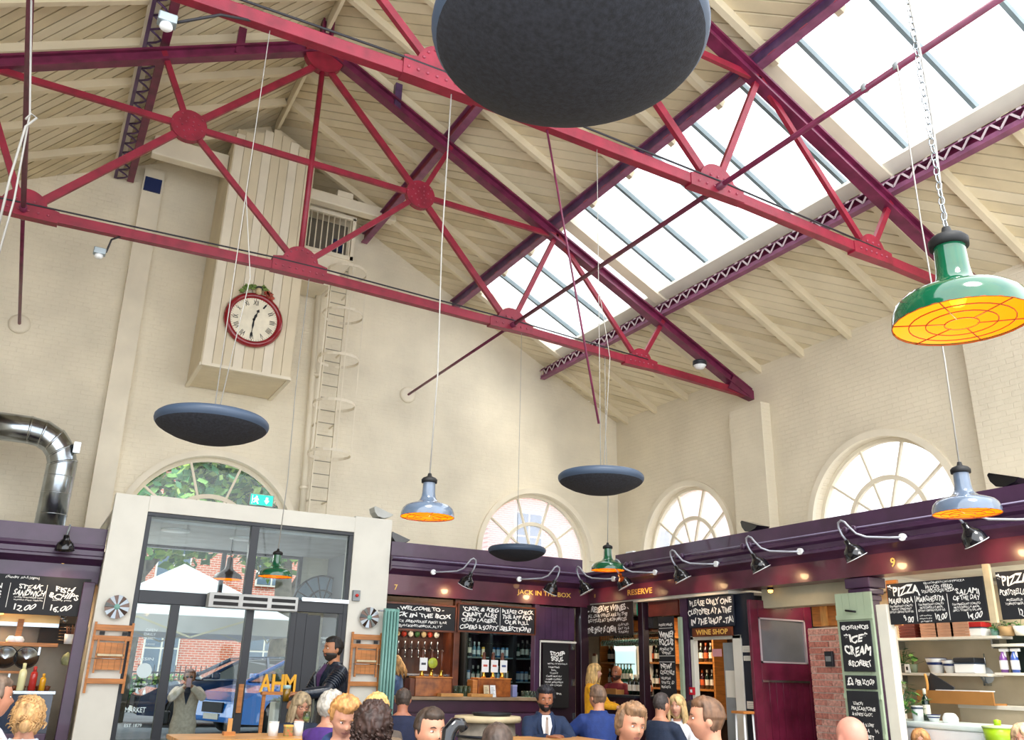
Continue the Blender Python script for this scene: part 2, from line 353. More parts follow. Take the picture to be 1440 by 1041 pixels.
# ---------------------------------------------------------------- roof steelwork
NZ = dict(A=(0, 10.22), Cc=(1.71, 8.44), B=(0, 6.77), P=(3.36, 6.62), Q=(5.86, 6.50), H=(8.26, 6.38), s1=(2.19, 9.49), s2=(4.20, 8.48), s3=(6.40, 7.40))
def truss(y, label, hz=None):
    t = thing('roof_truss', label, 'truss', (XC, y, 0), 0, 'riveted oxblood roof trusses')
    def pt(k, s=1): x, z = NZ[k]; return Vector((s * x, 0, z))
    TP = [(-.09, .0), (-.09, .035), (-.02, .035), (-.02, .15), (.02, .15), (.02, .035), (.09, .035), (.09, 0)]
    AN = [(-.045, -.05), (.045, -.05), (.045, -.035), (-.028, -.035), (-.028, .05), (-.045, .05)]
    for s in (-1, 1):
        m = MB(); IP = [(-.08, -.09), (.08, -.09), (.08, -.06), (.02, -.06), (.02, .06), (.08, .06), (.08, .09), (-.08, .09), (-.08, .06), (-.02, .06), (-.02, -.06), (-.08, -.06)]
        m.beam((0, 0, 10.50), (s * 8.3, 0, 6.40), 0, 0, prof=IP); m.build('principal_rafter', DRED, t)
        for a, b in (('B', 'P'), ('P', 'H')):
            m = MB(); m.beam(pt(a, s) if a != 'B' else (0, 0, 6.70), pt(b, s), .1, .13); m.build('bottom_chord', RED, t, bevel=.008)
        for a, b in (('Cc', 'A'), ('Cc', 'B'), ('Cc', 'P'), ('Cc', 's1'), ('P', 's2'), ('s2', 'Q'), ('Q', 's3')):
            m = MB(); m.beam(pt(a, s), pt(b, s), .055, .095 if a == 'Cc' and b in 'AP' else .075)
            m.build('strut', RED, t)
        m = MB(); m.beam(pt('Cc', s), (s * 4.2, 0, 8.44), .05, .085); m.build('collar_tie', RED, t)
        m = MB(); x, z = NZ['Cc']; m.plate([circ(.235, 28)], .09, ((s * x, 0, z), (1, 0, 0), (0, 0, 1))); pl = m.build('gusset_disc', RED, t)
        m = MB()
        for k in range(18):
            q = k * 2.4; rr = .05 + .0085 * k * 1.15
            m.lathe([(.013, 0), (.009, .011), (0, .014)], 6, (s * x + rr * math.cos(q), -.045, z + rr * math.sin(q)), Matrix.Rotation(PI / 2, 3, 'X'))
        tag(m.build('rivet', RIV, pl), kind='stuff')
        for k, w in (('P', .30), ('Q', .26)):
            x, z = NZ[k]; x *= s
            m = MB(); m.plate([[(-w - .08, -.075), (w + .08, -.075), (w + .08, .075)] + circ(w - .05, 14, 0, .05, .25, PI - .25, .95) + [(-w - .08, .075)]], .12, ((x, 0, z), (1, 0, 0), (0, 0, 1))); pl = m.build('gusset_plate', RED, t)
            m = MB()
            for j in range(6): m.lathe([(.016, 0), (.011, .012), (0, .015)], 6, (x - w + .03 + j * (2 * w - .06) / 5, -.06, z), Matrix.Rotation(PI / 2, 3, 'X'))
            for j in range(3): m.lathe([(.016, 0), (.011, .012), (0, .015)], 6, (x - .1 + j * .1, -.06, z + .13), Matrix.Rotation(PI / 2, 3, 'X'))
            tag(m.build('rivet', RIV, pl), kind='stuff')
        m = MB(); m.box((-.055, -.05, -.18), (.055, .05, .28), None, (s * 1.22, 0, 10.02)); m.build('roof_cleat', DRED if s < 0 else NAVYST, t)
        m = MB(); m.plate([[(-.45, -.02), (.16, -.14), (.16, .02), (-.30, .26)] if s > 0 else [(.45, -.02), (-.16, -.14), (-.16, .02), (.30, .26)]], .14, ((s * 8.22, 0, 6.42), (1, 0, 0), (0, 0, 1))); m.build('heel_plate', DRED, t)
    m = MB(); m.beam((0, 0, 8.44), (-1.71, 0, 8.44), .05, .085); m.beam((0, 0, 8.44), (1.71, 0, 8.44), .05, .085); m.build('collar_tie', RED, t)
    m = MB(); m.tube([(0, 0, 6.77), (0, 0, 10.3)], .042, 8); m.build('king_rod', RED, t)
    m = MB(); m.plate([[(-.38, -.10), (.38, -.10), (.38, .10)] + circ(.25, 14, 0, .08, .2, PI - .2, 1) + [(-.38, .10)]], .13, ((0, 0, 6.72), (1, 0, 0), (0, 0, 1))); pl = m.build('gusset_plate', RED, t)
    m = MB()
    for j in range(8): m.lathe([(.016, 0), (.011, .012), (0, .015)], 6, (-.33 + j * .094, -.065, 6.70), Matrix.Rotation(PI / 2, 3, 'X'))
    for j in range(7): m.lathe([(.016, 0), (.011, .012), (0, .015)], 6, (.2 * math.cos(.3 + j * .42), -.065, 6.80 + .2 * math.sin(.3 + j * .42)), Matrix.Rotation(PI / 2, 3, 'X'))
    tag(m.build('rivet', RIV, pl), kind='stuff')
    m = MB(); m.plate([circ(.3, 18, 0, 0, PI + .35, 2 * PI - .35) + [(.30, .1), (0, .22), (-.30, .1)]], .12, ((0, 0, 10.33), (1, 0, 0), (0, 0, 1))); m.build('apex_plate', RED, t)
    m = MB(); m.tube([(-5, -.055, 6.63), (-3.36, -.06, 6.71), (-.4, -.06, 6.79), (.4, -.06, 6.79), (3.36, -.06, 6.71), (6, -.055, 6.58)], .012, 5); m.build('clipped_cable', DCABLE, t)
    m = MB(); m.box((-.09, -.02, 10.35), (.09, .02, 10.98)); m.box((-.09, -.08, 10.35), (-.06, .08, 10.98)); m.box((.06, -.08, 10.35), (.09, .08, 10.98)); m.build('ridge_post', DRED, t)
    return t
truss(10.85, 'dark red riveted roof truss nearest the clock and gable wall')
truss(6.18, 'dark red roof truss nearest the camera, crossing above the big grey disc')

def purlin(a, side, y0, y1, label, lattice, dark):
    x = XC + side * a; zt = ZR(x) - .14; t = thing('lattice_purlin', label, 'roof beam', (x, y0, zt - .20), 0, 'steel purlins along the roof')
    L = y0 - y1; MV = M('bounce_lit_flange', '#84476a', .4, n=.15, sc=5)  # lighter mauve puts the floor's bounce light into the flange colour
    if lattice:
        for z, h_ in ((0, .065), (.20, .03)):
            m = MB(); m.box((-.055, -L, z - .012), (.055, 0, z)); m.box((-.055 if z else -.04, -L, z - h_ * (z > 0)), (-.045 if z else -.03, 0, z + h_ * (z == 0))); m.build('flange', MV if side > 0 else DRED, t)
        if side > 0: m = MB(); m.box((.03, -L, 0), (.045, 0, .20)); m.build('rear_channel', DRED, t)
        if side < 0:
            m = MB(); m.box((-.27, -L, -.012), (-.22, 0, .12)); m.build('inner_channel', NAVYST, t); q = int(L / .3)
            for k in range(q): m = MB(); m.tube([(-.22, -k * L / q, 0), (-.12, -(k + .25) * L / q, -.004), (-.06, -(k + .5) * L / q, 0), (-.12, -(k + .75) * L / q, -.004), (-.22, -(k + 1) * L / q, 0)], .016, 5); m.build('lacing_hoop', NAVYST, t)
        n = int(L / .24)
        for k in range(n):
            ya, yb = -k * L / n, -(k + 1) * L / n; m = MB(); m.beam((-.05, ya, .05), (-.05, (ya + yb) / 2, .19), .008, .028, (0, 0, 1)); m.beam((-.05, (ya + yb) / 2, .19), (-.05, yb, .05), .008, .028, (0, 0, 1)); m.box((-.056, ya - .03, .17), (-.05, ya + .03, .20)); m.build('lacing_bar', WHITEST if side > 0 else DRED, t)
    else:
        for z in (0, .20):
            m = MB(); m.box((-.06, -L, z - .012), (.06, 0, z + .012)); m.build('flange', MV, t)
        m = MB(); m.box((-.012, -L, 0), (.012, 0, .20)); m.build('web', dark, t)
        m = MB()
        for k in range(int(L / .5)): m.box((-.066, -k * .5 - .12, -.0), (-.058, -k * .5, .012))
        tag(m.build('stitch_plate', RIV, t), kind='stuff')
    return t
purlin(2.19, 1, 14.95, 2.7, 'upper dark red steel purlin on the right roof slope', False, M('oxblood_web', '#7a1c34', .42, n=.15, sc=5))
purlin(4.20, 1, 14.95, 2.7, 'dark purple steel purlin along the top edge of the skylight', False, NAVYST)
purlin(6.40, 1, 14.95, 2.7, 'laced dark red purlin along the lower edge of the skylight', True, DRED)
purlin(2.19, -1, 14.95, 4.5, 'laced dark red purlin on the left roof slope beside a cream beam', True, DRED)
def tie(s, label):
    y0, y1 = 15.0, 2.5; x = XC + s * 3.36; z = 6.62
    t = thing('tie_rod', label, 'tie rod', (x, y0, z), 0)
    m = MB(); m.tube([(0, 0, -.0), (0, 10.85 - 15 , 0)], .024, 8); m.tube([(0, 10.85 - 15, 0), (0, 6.18 - 15, 0), (0, y1 - 15, 0)], .03, 8); m.build('rod', DRED, t)
    m = MB(); m.lathe([(.0, 0), (.16, 0), (.16, .03), (.11, .045), (0, .045)], 24, (0, 0, 0), Matrix.Rotation(PI / 2, 3, 'X')); m.build('wall_plate', CPAINT, t)
    for y in (10.85, 6.18):
        m = MB(); m.tube([(0, y - 15 + .16, 0), (0, y - 15 - .16, 0)], .042, 8); m.build('turnbuckle', DRED, t)
tie(1, 'thin dark red tie rod running through the right gusset plates to the gable wall')
tie(-1, 'thin dark red tie rod running through the left gusset plate to the gable wall')

# ---------------------------------------------------------------- chalk writing helper
def wtext(m, txt, fr, h, w=None, off=0.0, shear=0.0, t=.0015, wob=0):
    """one line of writing, centred on fr; h = cap height, w = wished total width"""
    cu = bpy.data.curves.new('x', 'FONT'); cu.body = txt; cu.size = 1; cu.offset = off; cu.shear = shear; cu.align_x = 'CENTER'; cu.align_y = 'CENTER'; cu.resolution_u = 2
    ob = bpy.data.objects.new('x', cu); S.collection.objects.link(ob); me = ob.to_mesh()
    if len(me.vertices):
        xs = [q.co.x for q in me.vertices]; ww = max(xs) - min(xs); cx = (max(xs) + min(xs)) / 2; ys = [q.co.y for q in me.vertices]; hh = max(ys) - min(ys); cy = (max(ys) + min(ys)) / 2
        sy = h / hh; sx = (w / ww) if w else sy; o, u, v = [Vector(q) for q in fr]; n = u.cross(v)
        wb_ = lambda q: (q.co.x + wob * .10 * math.sin(q.co.y * 4.1 + q.co.x * 1.3 + len(txt)), q.co.y + wob * (.11 * math.sin(q.co.x * 2.9 + len(txt)) + .05 * math.sin(q.co.x * 7.3)))
        m.add([o + u * ((wb_(q)[0] - cx) * sx) + v * ((wb_(q)[1] - cy) * sy) + n * t for q in me.vertices], [tuple(p.vertices) for p in me.polygons])
    ob.to_mesh_clear(); bpy.data.objects.remove(ob); bpy.data.curves.remove(cu)
def board(name, label, cat, fr, w, h, lines, mat=None, t=.02, edge=None, ink=None, group=None, rules=()):
    """sign: fr origin = lower left corner on the face, lines = (text, cx, cy, height, width, bold, slant) in 0..1 of the board"""
    o, u, v = [Vector(q) for q in fr]; n = u.cross(v)
    T = thing(name, label, cat, o, 0, group); z = Vector((0, 0, 0))
    m = MB(); m.prism(rect(0, 0, w, h), t, (-n * t, u, v)); m.build('panel', mat or CHALK, T, bevel=.003)
    if edge:
        m = MB()
        for a, b in (((0, 0), (w, 0)), ((w, 0), (w, h)), ((w, h), (0, h)), ((0, h), (0, 0))): m.beam(u * a[0] + v * a[1], u * b[0] + v * b[1], .025, .03, n)
        m.build('frame', edge, T)
    m = MB()
    for l in lines:
        tx, cx, cy, lh, lw, bo, sh = (*l, 0.015, .15)[:7] if len(l) < 7 else l
        wtext(m, tx, (u * (cx * w) + v * (cy * h), u, v), lh * h, lw * w if lw else None, bo, sh, wob=0 if ink else 1)
    for x0, y0, x1, y1 in rules: m.prism([(x0 * w - .003, y0 * h), (x0 * w + .003, y0 * h), (x1 * w + .003, y1 * h), (x1 * w - .003, y1 * h)], .001, (n * .0005, u, v)) if x0 == x1 else m.prism([(x0 * w, y0 * h - .003), (x1 * w, y1 * h - .003), (x1 * w, y1 * h + .003), (x0 * w, y0 * h + .003)], .001, (n * .0005, u, v))
    tag(m.build('lettering', ink or CHW, T), kind='stuff')
    return T
def RB(Y, x0, y0, x1, y1):      # back-facing sign from two photo corners -> frame, w, h
    a = at(x0, y0, Y=Y); b = at(x1, y1, Y=Y); zt = a.z; zb = b.z
    return ((min(a.x, b.x), Y, zb), (1, 0, 0), (0, 0, 1)), abs(b.x - a.x), zt - zb
def RR(X, x0, y0, x1, y1):
    a = at(x0, y0, X=X); b = at(x1, y1, X=X)
    return ((X, max(a.y, b.y), b.z), (0, -1, 0), (0, 0, 1)), abs(a.y - b.y), a.z - b.z

# ---------------------------------------------------------------- boarded shaft with the clock
sh = thing('boarded_shaft', 'tall cream boarded box shaft on the gable wall carrying the clock', 'shaft', (XC, 13.64, 6.08))
x0, x1 = 1.82 - XC, 3.24 - XC; H = 10.85 - 6.08
m = MB(); m.box((x0 + .02, .03, .03), (x1 - .02, 1.34, H - .35)); m.build('core', BOARD2, sh)
nb = 9
for i in range(nb):
    a = x0 + (x1 - x0) * i / nb; b = x0 + (x1 - x0) * (i + 1) / nb; c = (a + b) / 2; top = H - .12 - .5 * abs(c) - .03
    m = MB(); m.box((a + .004, 0, 0.0), (b - .004, .03, top)); m.build('board', BOARD if i % 3 else CPAINT, sh)
for s, xx in ((-1, x0), (1, x1)):
    for i in range(8):
        a = .03 + i * .164; m = MB(); m.box((xx - .012 if s < 0 else xx - .014, a, 0), (xx + .014 if s < 0 else xx + .012, a + .157, H - .12 - .5 * abs(xx) - .05)); m.build('board', BOARD, sh)
for i in range(8):
    a = .02 + i * .165; m = MB(); m.box((x0, a, -.02), (x1, a + .157, 0.01)); m.build('bottom_board', BOARD, sh)
m = MB(); m.beam((x0, 0, -.02), (x1, 0, -.02), .06, .05); m.beam((x0, 0, -.02), (x0, 1.35, -.02), .06, .05); m.beam((x1, 0, -.02), (x1, 1.35, -.02), .06, .05); m.build('edge_trim', CPAINT, sh)
ck = thing('wall_clock', 'round cream wall clock with a red rim and Roman numerals', 'clock', at(356, 451, Y=13.62))
RXY = Matrix.Rotation(PI / 2, 3, 'X')
R0 = .475
m = MB(); m.lathe([(0, 0), (R0, 0), (R0 + .01, .04), (R0 - .02, .085), (R0 - .06, .095), (R0 - .09, .07), (R0 - .095, .05)], 48, (0, 0, 0), RXY); m.build('rim', M('red_gloss_rim', '#8c1020', .22, coat=.6), ck)
m = MB(); m.plate([circ(R0 - .085, 48)], .012, ((0, -.046, 0), (1, 0, 0), (0, 0, 1))); m.build('dial', M('ivory_dial', '#efe7cf', .5, n=.06, sc=6), ck)
rom = ['XII', 'I', 'II', 'III', 'IIII', 'V', 'VI', 'VII', 'VIII', 'IX', 'X', 'XI']
for i, tx in enumerate(rom):
    a = PI / 2 - i * PI / 6; d = Vector((math.cos(a), 0, math.sin(a))); u = Vector((math.sin(a), 0, -math.cos(a)))
    m = MB(); wtext(m, tx, (d * .30 + Vector((0, -.054, 0)), u, d), .085, .008 + sum(.019 if c_ == 'I' else .036 for c_ in tx), .012); m.build('numeral', BLKM, ck)
m = MB()
for i in range(60):
    a = i * PI / 30; L = .018 if i % 5 else .03
    m.beam((math.cos(a) * (.375 - L), -.054, math.sin(a) * (.375 - L)), (math.cos(a) * .375, -.054, math.sin(a) * .375), .004 if i % 5 else .010, .003, (0, 1, 0))
tag(m.build('minute_marks', M('red_marks', '#6a1a1c', .6), ck), kind='stuff')
def hand(nm, ang, L, tail, w):
    d = Vector((math.sin(ang), 0, math.cos(ang))); u = Vector((math.cos(ang), 0, -math.sin(ang)))
    pts = [(-.006, -tail), (.006, -tail), (w * .5, -tail * .1), (w * .9, L * .35), (w * .25, L * .55), (w * .3, L * .72), (w * 1.1, L * .78), (0, L), (-w * 1.1, L * .78), (-w * .3, L * .72), (-w * .25, L * .55), (-w * .9, L * .35), (-w * .5, -tail * .1)]
    m = MB(); m.plate([pts], .008, (Vector((0, -.064, 0)), u, d)); m.build(nm, BLKM, ck)
hand('hour_hand', math.radians(18), .20, .03, .024); hand('minute_hand', math.radians(183), .32, .03, .018)
m = MB(); m.lathe([(0, .085), (.02, .08), (.022, .055)], 12, (0, 0, 0), RXY); m.build('hub', BLKM, ck)
orn = MB(); rnd = random.Random(3)
for k, (c, lst) in enumerate((('#6f8a3a', [(-.27, .02), (-.22, .06), (-.17, .09), (-.12, .10), (-.07, .13), (.06, .13), (.11, .11)]), ('#a8452e', [(.15, .08), (.18, .05), (.22, .03), (.25, -.02), (.17, .02)]))):
    m = MB()
    for x, z in lst:
        for j in range(3):
            q = rnd.uniform(-1, 1); cxx = x + rnd.uniform(-.03, .03); cz = z + .45 + rnd.uniform(-.03, .02)
            m.plate([[(math.cos(t * PI / 4 + q) * (.045 if t % 2 else .028), math.sin(t * PI / 4 + q) * (.04 if t % 2 else .022)) for t in range(8)]], .02, ((cxx, -.07 - .012 * j, cz), (1, 0, 0), (0, 0, 1)))
    m.build('carved_leaves' if k == 0 else 'carved_fruit', M('carved_%d' % k, c, .5, n=.2, sc=20), ck)
m = MB(); m.lathe([(0, -.06), (.04, -.05), (.055, 0), (.045, .045), (0, .065)], 12, (0.01, -.09, .50)); m.build('carved_mask', M('carved_ivory', '#d8c49a', .5), ck)
m = MB(); m.plate([circ(.06, 12, 0, 0, .2, PI - .2)], .03, ((0.01, -.10, .53), (1, 0, 0), (0, 0, 1))); m.build('carved_hat', BLKM, ck)

# cream tie beam, hatch, ladder
t = thing('gable_tie_beam', 'thick cream painted timber beam crossing below the gable peak', 'beam', (2.5, 14.05, 9.9))
m = MB(); m.box((-1.95, -.1, -.18), (-.70, .1, .20)); m.build('beam_length', CPAINT, t, bevel=.02)
m = MB(); m.box((.76, -.1, -.2), (2.5, .1, .02)); m.build('beam_length', CPAINT, t, bevel=.02)
m = MB(); m.box((1.3, -.12, .0), (1.6, .12, .12)); m.build('packing_block', CPAINT, t)
t = thing('barred_hatch', 'cream hatch with white vertical bars beside the boarded shaft', 'hatch', (3.85, 14.3, 8.2))
m = MB(); m.prism([(-.45, .65), (.45, .65), (.45, .55), (.05, 0), (-.45, 0)], .68, ((0, .68, 0), (1, 0, 0), (0, 0, 1))); m.build('bracket_box', CPAINT, t)
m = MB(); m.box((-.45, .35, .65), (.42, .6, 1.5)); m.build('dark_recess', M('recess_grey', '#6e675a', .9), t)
for i in range(8):
    m = MB(); m.tube([(-.40 + i * .11, 0, .65), (-.40 + i * .11, 0, 1.5)], .012, 6); m.build('bar', CPAINT, t)
for z in (.65, 1.5):
    m = MB(); m.box((-.45, -.03, z - .04), (.47, .03, z + .04)); m.build('rail', CPAINT, t)
m = MB(); m.box((.40, -.03, .6), (.46, .03, 1.5)); m.build('post', CPAINT, t)
m = MB(); m.box((.12, .30, .9), (.33, .36, 1.15)); m.build('blue_panel', M('navy_panel', '#14264e', .4), t)
lad = thing('caged_ladder', 'white caged cat ladder fixed up the gable wall right of the clock', 'ladder', (4.22, 14.66, 3.7))
for i, xx in enumerate((-.15, .17)):
    m = MB(); m.beam((xx - .0, 0, 0), (xx - .02, 0, 5.3), .05, .02); m.build('stringer', CPAINT, lad)
for k in range(22):
    m = MB(); m.tube([(-.15, 0, .12 + k * .235), (.17, 0, .12 + k * .235)], .009, 6); m.build('rung', M('worn_rung', '#9a9484', .5), lad)
for z in (1.35, 2.25, 3.1, 3.98, 4.85):
    m = MB(); pts = [(.01 + .37 * math.cos(a), -.36 + .37 * math.sin(a) * 1.05, 0) for a in [math.radians(100 + 340 * j / 20) for j in range(21)]]
    for j in range(20): m.beam((pts[j][0], pts[j][1], z), (pts[j + 1][0], pts[j + 1][1], z), .006, .05)
    m.build('cage_hoop', CPAINT, lad)
for a in (200, 270, 340):
    r = math.radians(a); m = MB(); m.beam((.01 + .37 * math.cos(r), -.36 + .385 * math.sin(r), 1.35), (.01 + .37 * math.cos(r), -.36 + .385 * math.sin(r), 4.85), .02, .006); m.build('cage_strap', CPAINT, lad)
for z in (.6, 2.0, 3.4, 4.6):
    m = MB(); m.beam((-.15, 0, z), (-.15, .34, z), .03, .02); m.beam((.17, 0, z), (.17, .34, z), .03, .02); m.build('wall_bracket', CPAINT, lad)
t = thing('downpipe', 'cream painted pipe running up the wall just left of the ladder', 'pipe', (3.93, 14.86, 3.6))
m = MB(); m.tube([(.1, 0, 0), (-.05, 0, 4.9)], .055, 10); m.build('pipe', CPAINT, t)
for z in (.9, 3.0):
    m = MB(); m.tube([(.07, 0, z), (.065, 0, z + .06)], .075, 10); m.build('clip', CPAINT, t)

# extract duct
dt = thing('extract_duct', 'shiny galvanised steel extract duct bending over the left stall', 'duct', (.16, 13.9, 2.9))
path = [(0, 0, 0), (0, 0, 1.35), (-.05, 0, 1.52), (-.16, 0, 1.66), (-.32, 0, 1.75), (-.5, 0, 1.78), (-1.3, 0, 1.78)]
m = MB(); m.tube(path, .2, 28); m.build('duct_bend', GALV, dt)
for i in range(1, len(path) - 1):
    a = Vector(path[i + 1]) - Vector(path[i]); a.normalize(); p = Vector(path[i]); m = MB(); m.tube([p - a * .015, p + a * .015], .207, 28); m.build('seam_collar', STEEL, dt)
for z in (.3, .6, .9, 1.15):
    m = MB(); m.tube([(0, 0, z - .006), (0, 0, z + .006)], .204, 28); m.build('seam', STEEL, dt)
m = MB(); m.box((.10, -.17, 1.5), (.19, -.1, 1.66)); m.build('access_panel', STEEL, dt)

# ---------------------------------------------------------------- hanging discs and lamps
def wire(m, p, ztop, r=.006, wob=.0): m.tube([p, (p[0] + wob, p[1], (p[2] + ztop) / 2), (p[0], p[1], ztop)], r, 5)
def disc(px, py, Y, D, label, hang=1):
    c = at(px, py, Y=Y); s = D / 1.3
    t = thing('acoustic_disc', label, 'hanging disc', c, 0, 'grey acoustic discs hung from the trusses')
    P = [(0, -.20), (.12, -.196), (.3, -.168), (.46, -.115), (.56, -.066), (.61, -.034), (.628, -.015)]
    m = MB(); m.lathe([(r * s, z * s) for r, z in P], 56, caps=False); m.build('underside', CHARC, t)
    P = [(.628, -.015), (.646, .01), (.654, .04), (.65, .07), (.640, .078), (.636, .088), (.61, .108), (.55, .122), (.4, .14), (.2, .155), (.03, .16), (0, .16)]
    m = MB(); m.lathe([(r * s, z * s) for r, z in P], 56, caps=False); m.build('rim_and_top', CHRIM, t)
    m = MB(); m.lathe([(.02, .15 * s), (.02, .15 * s + .03), (.008, .15 * s + .05)], 8)
    if hang:
        wire(m, (0, 0, .16 * s), 6.62 - c.z, .0038)
        if hang > 1: m.tube([(.03, 0, .16 * s), (.12, .0, 1.2), (0, 0, 1.9)], .0035, 5)
    m.build('suspension_cable', CABLE, t); return t
disc(801, 62, 1.79, .84, 'huge grey disc hanging close overhead, cut by the top edge')
disc(298, 600, 6.18, .78, 'grey disc hanging below and left of the wall clock', 2)
dr_ = disc(845, 677, 6.18, .76, 'grey disc hanging in front of the room corner', 2); m = MB(); m.tube([Vector((3.70, 6.18, 6.66)) - dr_.location, at(842, 596, Y=6.18) - dr_.location], .011, 6); m.build('steadying_rod', DRED, dr_)
disc(727, 777, 10.85, .83, 'smallest looking grey disc hanging before the back arched window')
def lamp(px, py, Y, D, mat, label, ztop, cap=BLKM, chain=False, wmat=None):
    c = at(px, py, Y=Y); s = D / .45
    t = thing('pendant_lamp', label, 'lamp', c, 0, 'enamel pendant lamps with wire guards')
    P = [(.226, -.004), (.226, 0), (.224, .03), (.212, .065), (.19, .088), (.15, .104), (.10, .12), (.075, .14), (.062, .165), (.056, .20), (.053, .29)]
    m = MB(); m.lathe([(r * s, z * s) for r, z in P], 40, caps=False); m.build('shade', mat, t)
    m = MB(); m.lathe([(.222 * s, .002 * s), (.20 * s, .05 * s), (.14 * s, .085 * s), (.05 * s, .10 * s), (0, .10 * s)], 40, caps=False); m.build('reflector', ORG, t)
    m = MB(); m.lathe([(0, .055 * s), (.02 * s, .06 * s), (.028 * s, .08 * s), (.02 * s, .1 * s)], 12); m.build('bulb', M('amber_bulb', '#ffa020', .5, em=1.6), t); M('warm_bulb', '#ffc060', .5, em=2.5)
    m = MB(); m.lathe([(.053 * s, .288 * s), (.066 * s, .288 * s), (.068 * s, .315 * s), (.055 * s, .33 * s), (.02 * s, .345 * s), (.014 * s, .37 * s), (0, .37 * s)], 24); m.build('cap', cap, t)
    m = MB()
    for rr in (.225, .17, .115, .055): m.tube([(rr * s * math.cos(a), rr * s * math.sin(a), -.004 * s - (.225 - rr) * .03) for a in [2 * PI * k / 28 for k in range(28)]], .0016 * s + .0006, 4, True)
    for k in range(6):
        a = k * PI / 3 + .3; m.tube([(.225 * s * math.cos(a), .225 * s * math.sin(a), -.004), (.05 * s * math.cos(a), .05 * s * math.sin(a), -.009)], .0022, 4)
    m.build('wire_guard', MESHG, t)
    m = MB(); zt = ztop - c.z
    if chain:
        k = 0; z = .37 * s
        while z < zt:
            a = Matrix.Rotation(k * PI / 2, 3, 'Z'); m.tube([a @ Vector((.011 * math.cos(q), 0, .019 * math.sin(q))) + Vector((0, 0, z + .015)) for q in [2 * PI * j / 8 for j in range(8)]], .003, 4, True); z += .032; k += 1
        m.build('chain', STEEL, t); m = MB()
        m.tube([(.012 + .012 * math.sin(q * 1.1), .01 * math.cos(q), .36 * s + (zt - .36 * s) * q / 14) for q in range(15)], .005, 5); m.build('flex', CABLE, t)
    else:
        m.tube([(0, 0, .36 * s), (.02, 0, zt * .3), (-.01, 0, zt * .6), (0, 0, zt)], .0065, 5); m.build('flex', wmat or CABLE, t)
    L = bpy.data.lights.new('lamp_light', 'POINT'); L.energy = .8; L.color = (1, .62, .25); L.shadow_soft_size = .05
    lo_ = bpy.data.objects.new('lamp_light', L); S.collection.objects.link(lo_); lo_.parent = t; lo_.location = (0, 0, -.03)
    return t
lamp(1352, 452, 1.66, .45, GREEN, 'large green enamel lamp close at the right on a chain', 6.55, chain=True)
lamp(1360, 722, 3.8, .46, LGREY, 'grey enamel lamp hanging over the right stall fascia', 6.62)
lamp(601, 727, 6.18, .42, LGREY, 'grey enamel lamp hanging left of the back arched window', 6.62)
lamp(855, 802, 10.85, .50, GREEN, 'green enamel lamp hanging before the room corner', 6.62)
lamp(387, 811, 10.85, .41, GREEN, 'green enamel lamp hanging in front of the glazed entrance', 6.62)
t = thing('suspension_cables', 'pale loose cables hanging from the left truss plate', 'cable', at(42, 160, Y=6.3))
m = MB(); a = at(42, 160, Y=6.3); m.tube([Vector(p) - a for p in (at(44, 0, Y=6.2), a, at(20, 280, Y=6.4), at(-14, 400, Y=6.4))], .008, 5); m.tube([Vector(p) - a for p in (at(36, 168, Y=6.3), at(44, 160, Y=6.3), at(52, 166, Y=6.3), at(36, 178, Y=6.3), at(14, 250, Y=6.35), at(-10, 350, Y=6.4))], .009, 5); m.build('cable', CABLE, t)

# small fittings on the trusses
def fixture(px, py, Y, label, end):
    t = thing('emergency_spotlight', label, 'light', at(px, py, Y=Y))
    m = MB(); m.box((-.07, -.05, -.03), (.07, .05, .05)); m.build('housing', M('alloy_box', '#9aa5aa', .35, .6), t, bevel=.01)
    m = MB(); m.lathe([(.045, 0), (.05, -.03), (.03, -.05), (0, -.052)], 14, (0, 0, -.03)); m.build('lens', WHITE, t)
    m = MB(); e_ = end - t.location; m.tube([(.07, 0, .02), (e_.x * .5, e_.y * .5, e_.z * .6 + .03), tuple(e_)], .012, 6); m.build('arm', DCABLE, t)
fixture(235, 30, 6.0, 'small alloy floodlight clipped near the top left truss', Vector((XC - 1.6, 6.18, 6.66)))
fixture(140, 355, 10.7, 'small alloy floodlight under the left end of the far truss', Vector((at(172, 325, Y=10.85).x, 10.85, 6.60)))
t = thing('bulkhead_light', 'round white bulkhead light on the right roof slope', 'light', at(984, 512, X=9.6))
m = MB(); m.lathe([(0, -.10), (.07, -.085), (.11, -.03), (.11, 0), (.0, .0)], 20); m.build('globe', WHITE, t)
m = MB(); m.lathe([(.12, 0), (.12, .05), (0, .05)], 20); m.lathe([(.12, -.03), (.125, 0), (.12, 0.01)], 20); m.build('base', SLATE, t)
for i, (px, py) in enumerate(((1217, 128), (1262, 98))):
    t = thing('clamp_socket', ('lower' if i == 0 else 'upper') + ' grey junction box clipped on the right tie rod against the skylight', 'junction box', at(px, py, X=5.886) + Vector((0, 0, .03)))
    m = MB(); m.lathe([(.0, -.03), (.035, -.03), (.04, .02), (.02, .05), (0, .05)], 12); m.build('box', GREYP, t); m = MB(); m.tube([(0, -.06, -.02), (0, .06, -.02)], .012, 6); m.build('clip', GREYP, t)

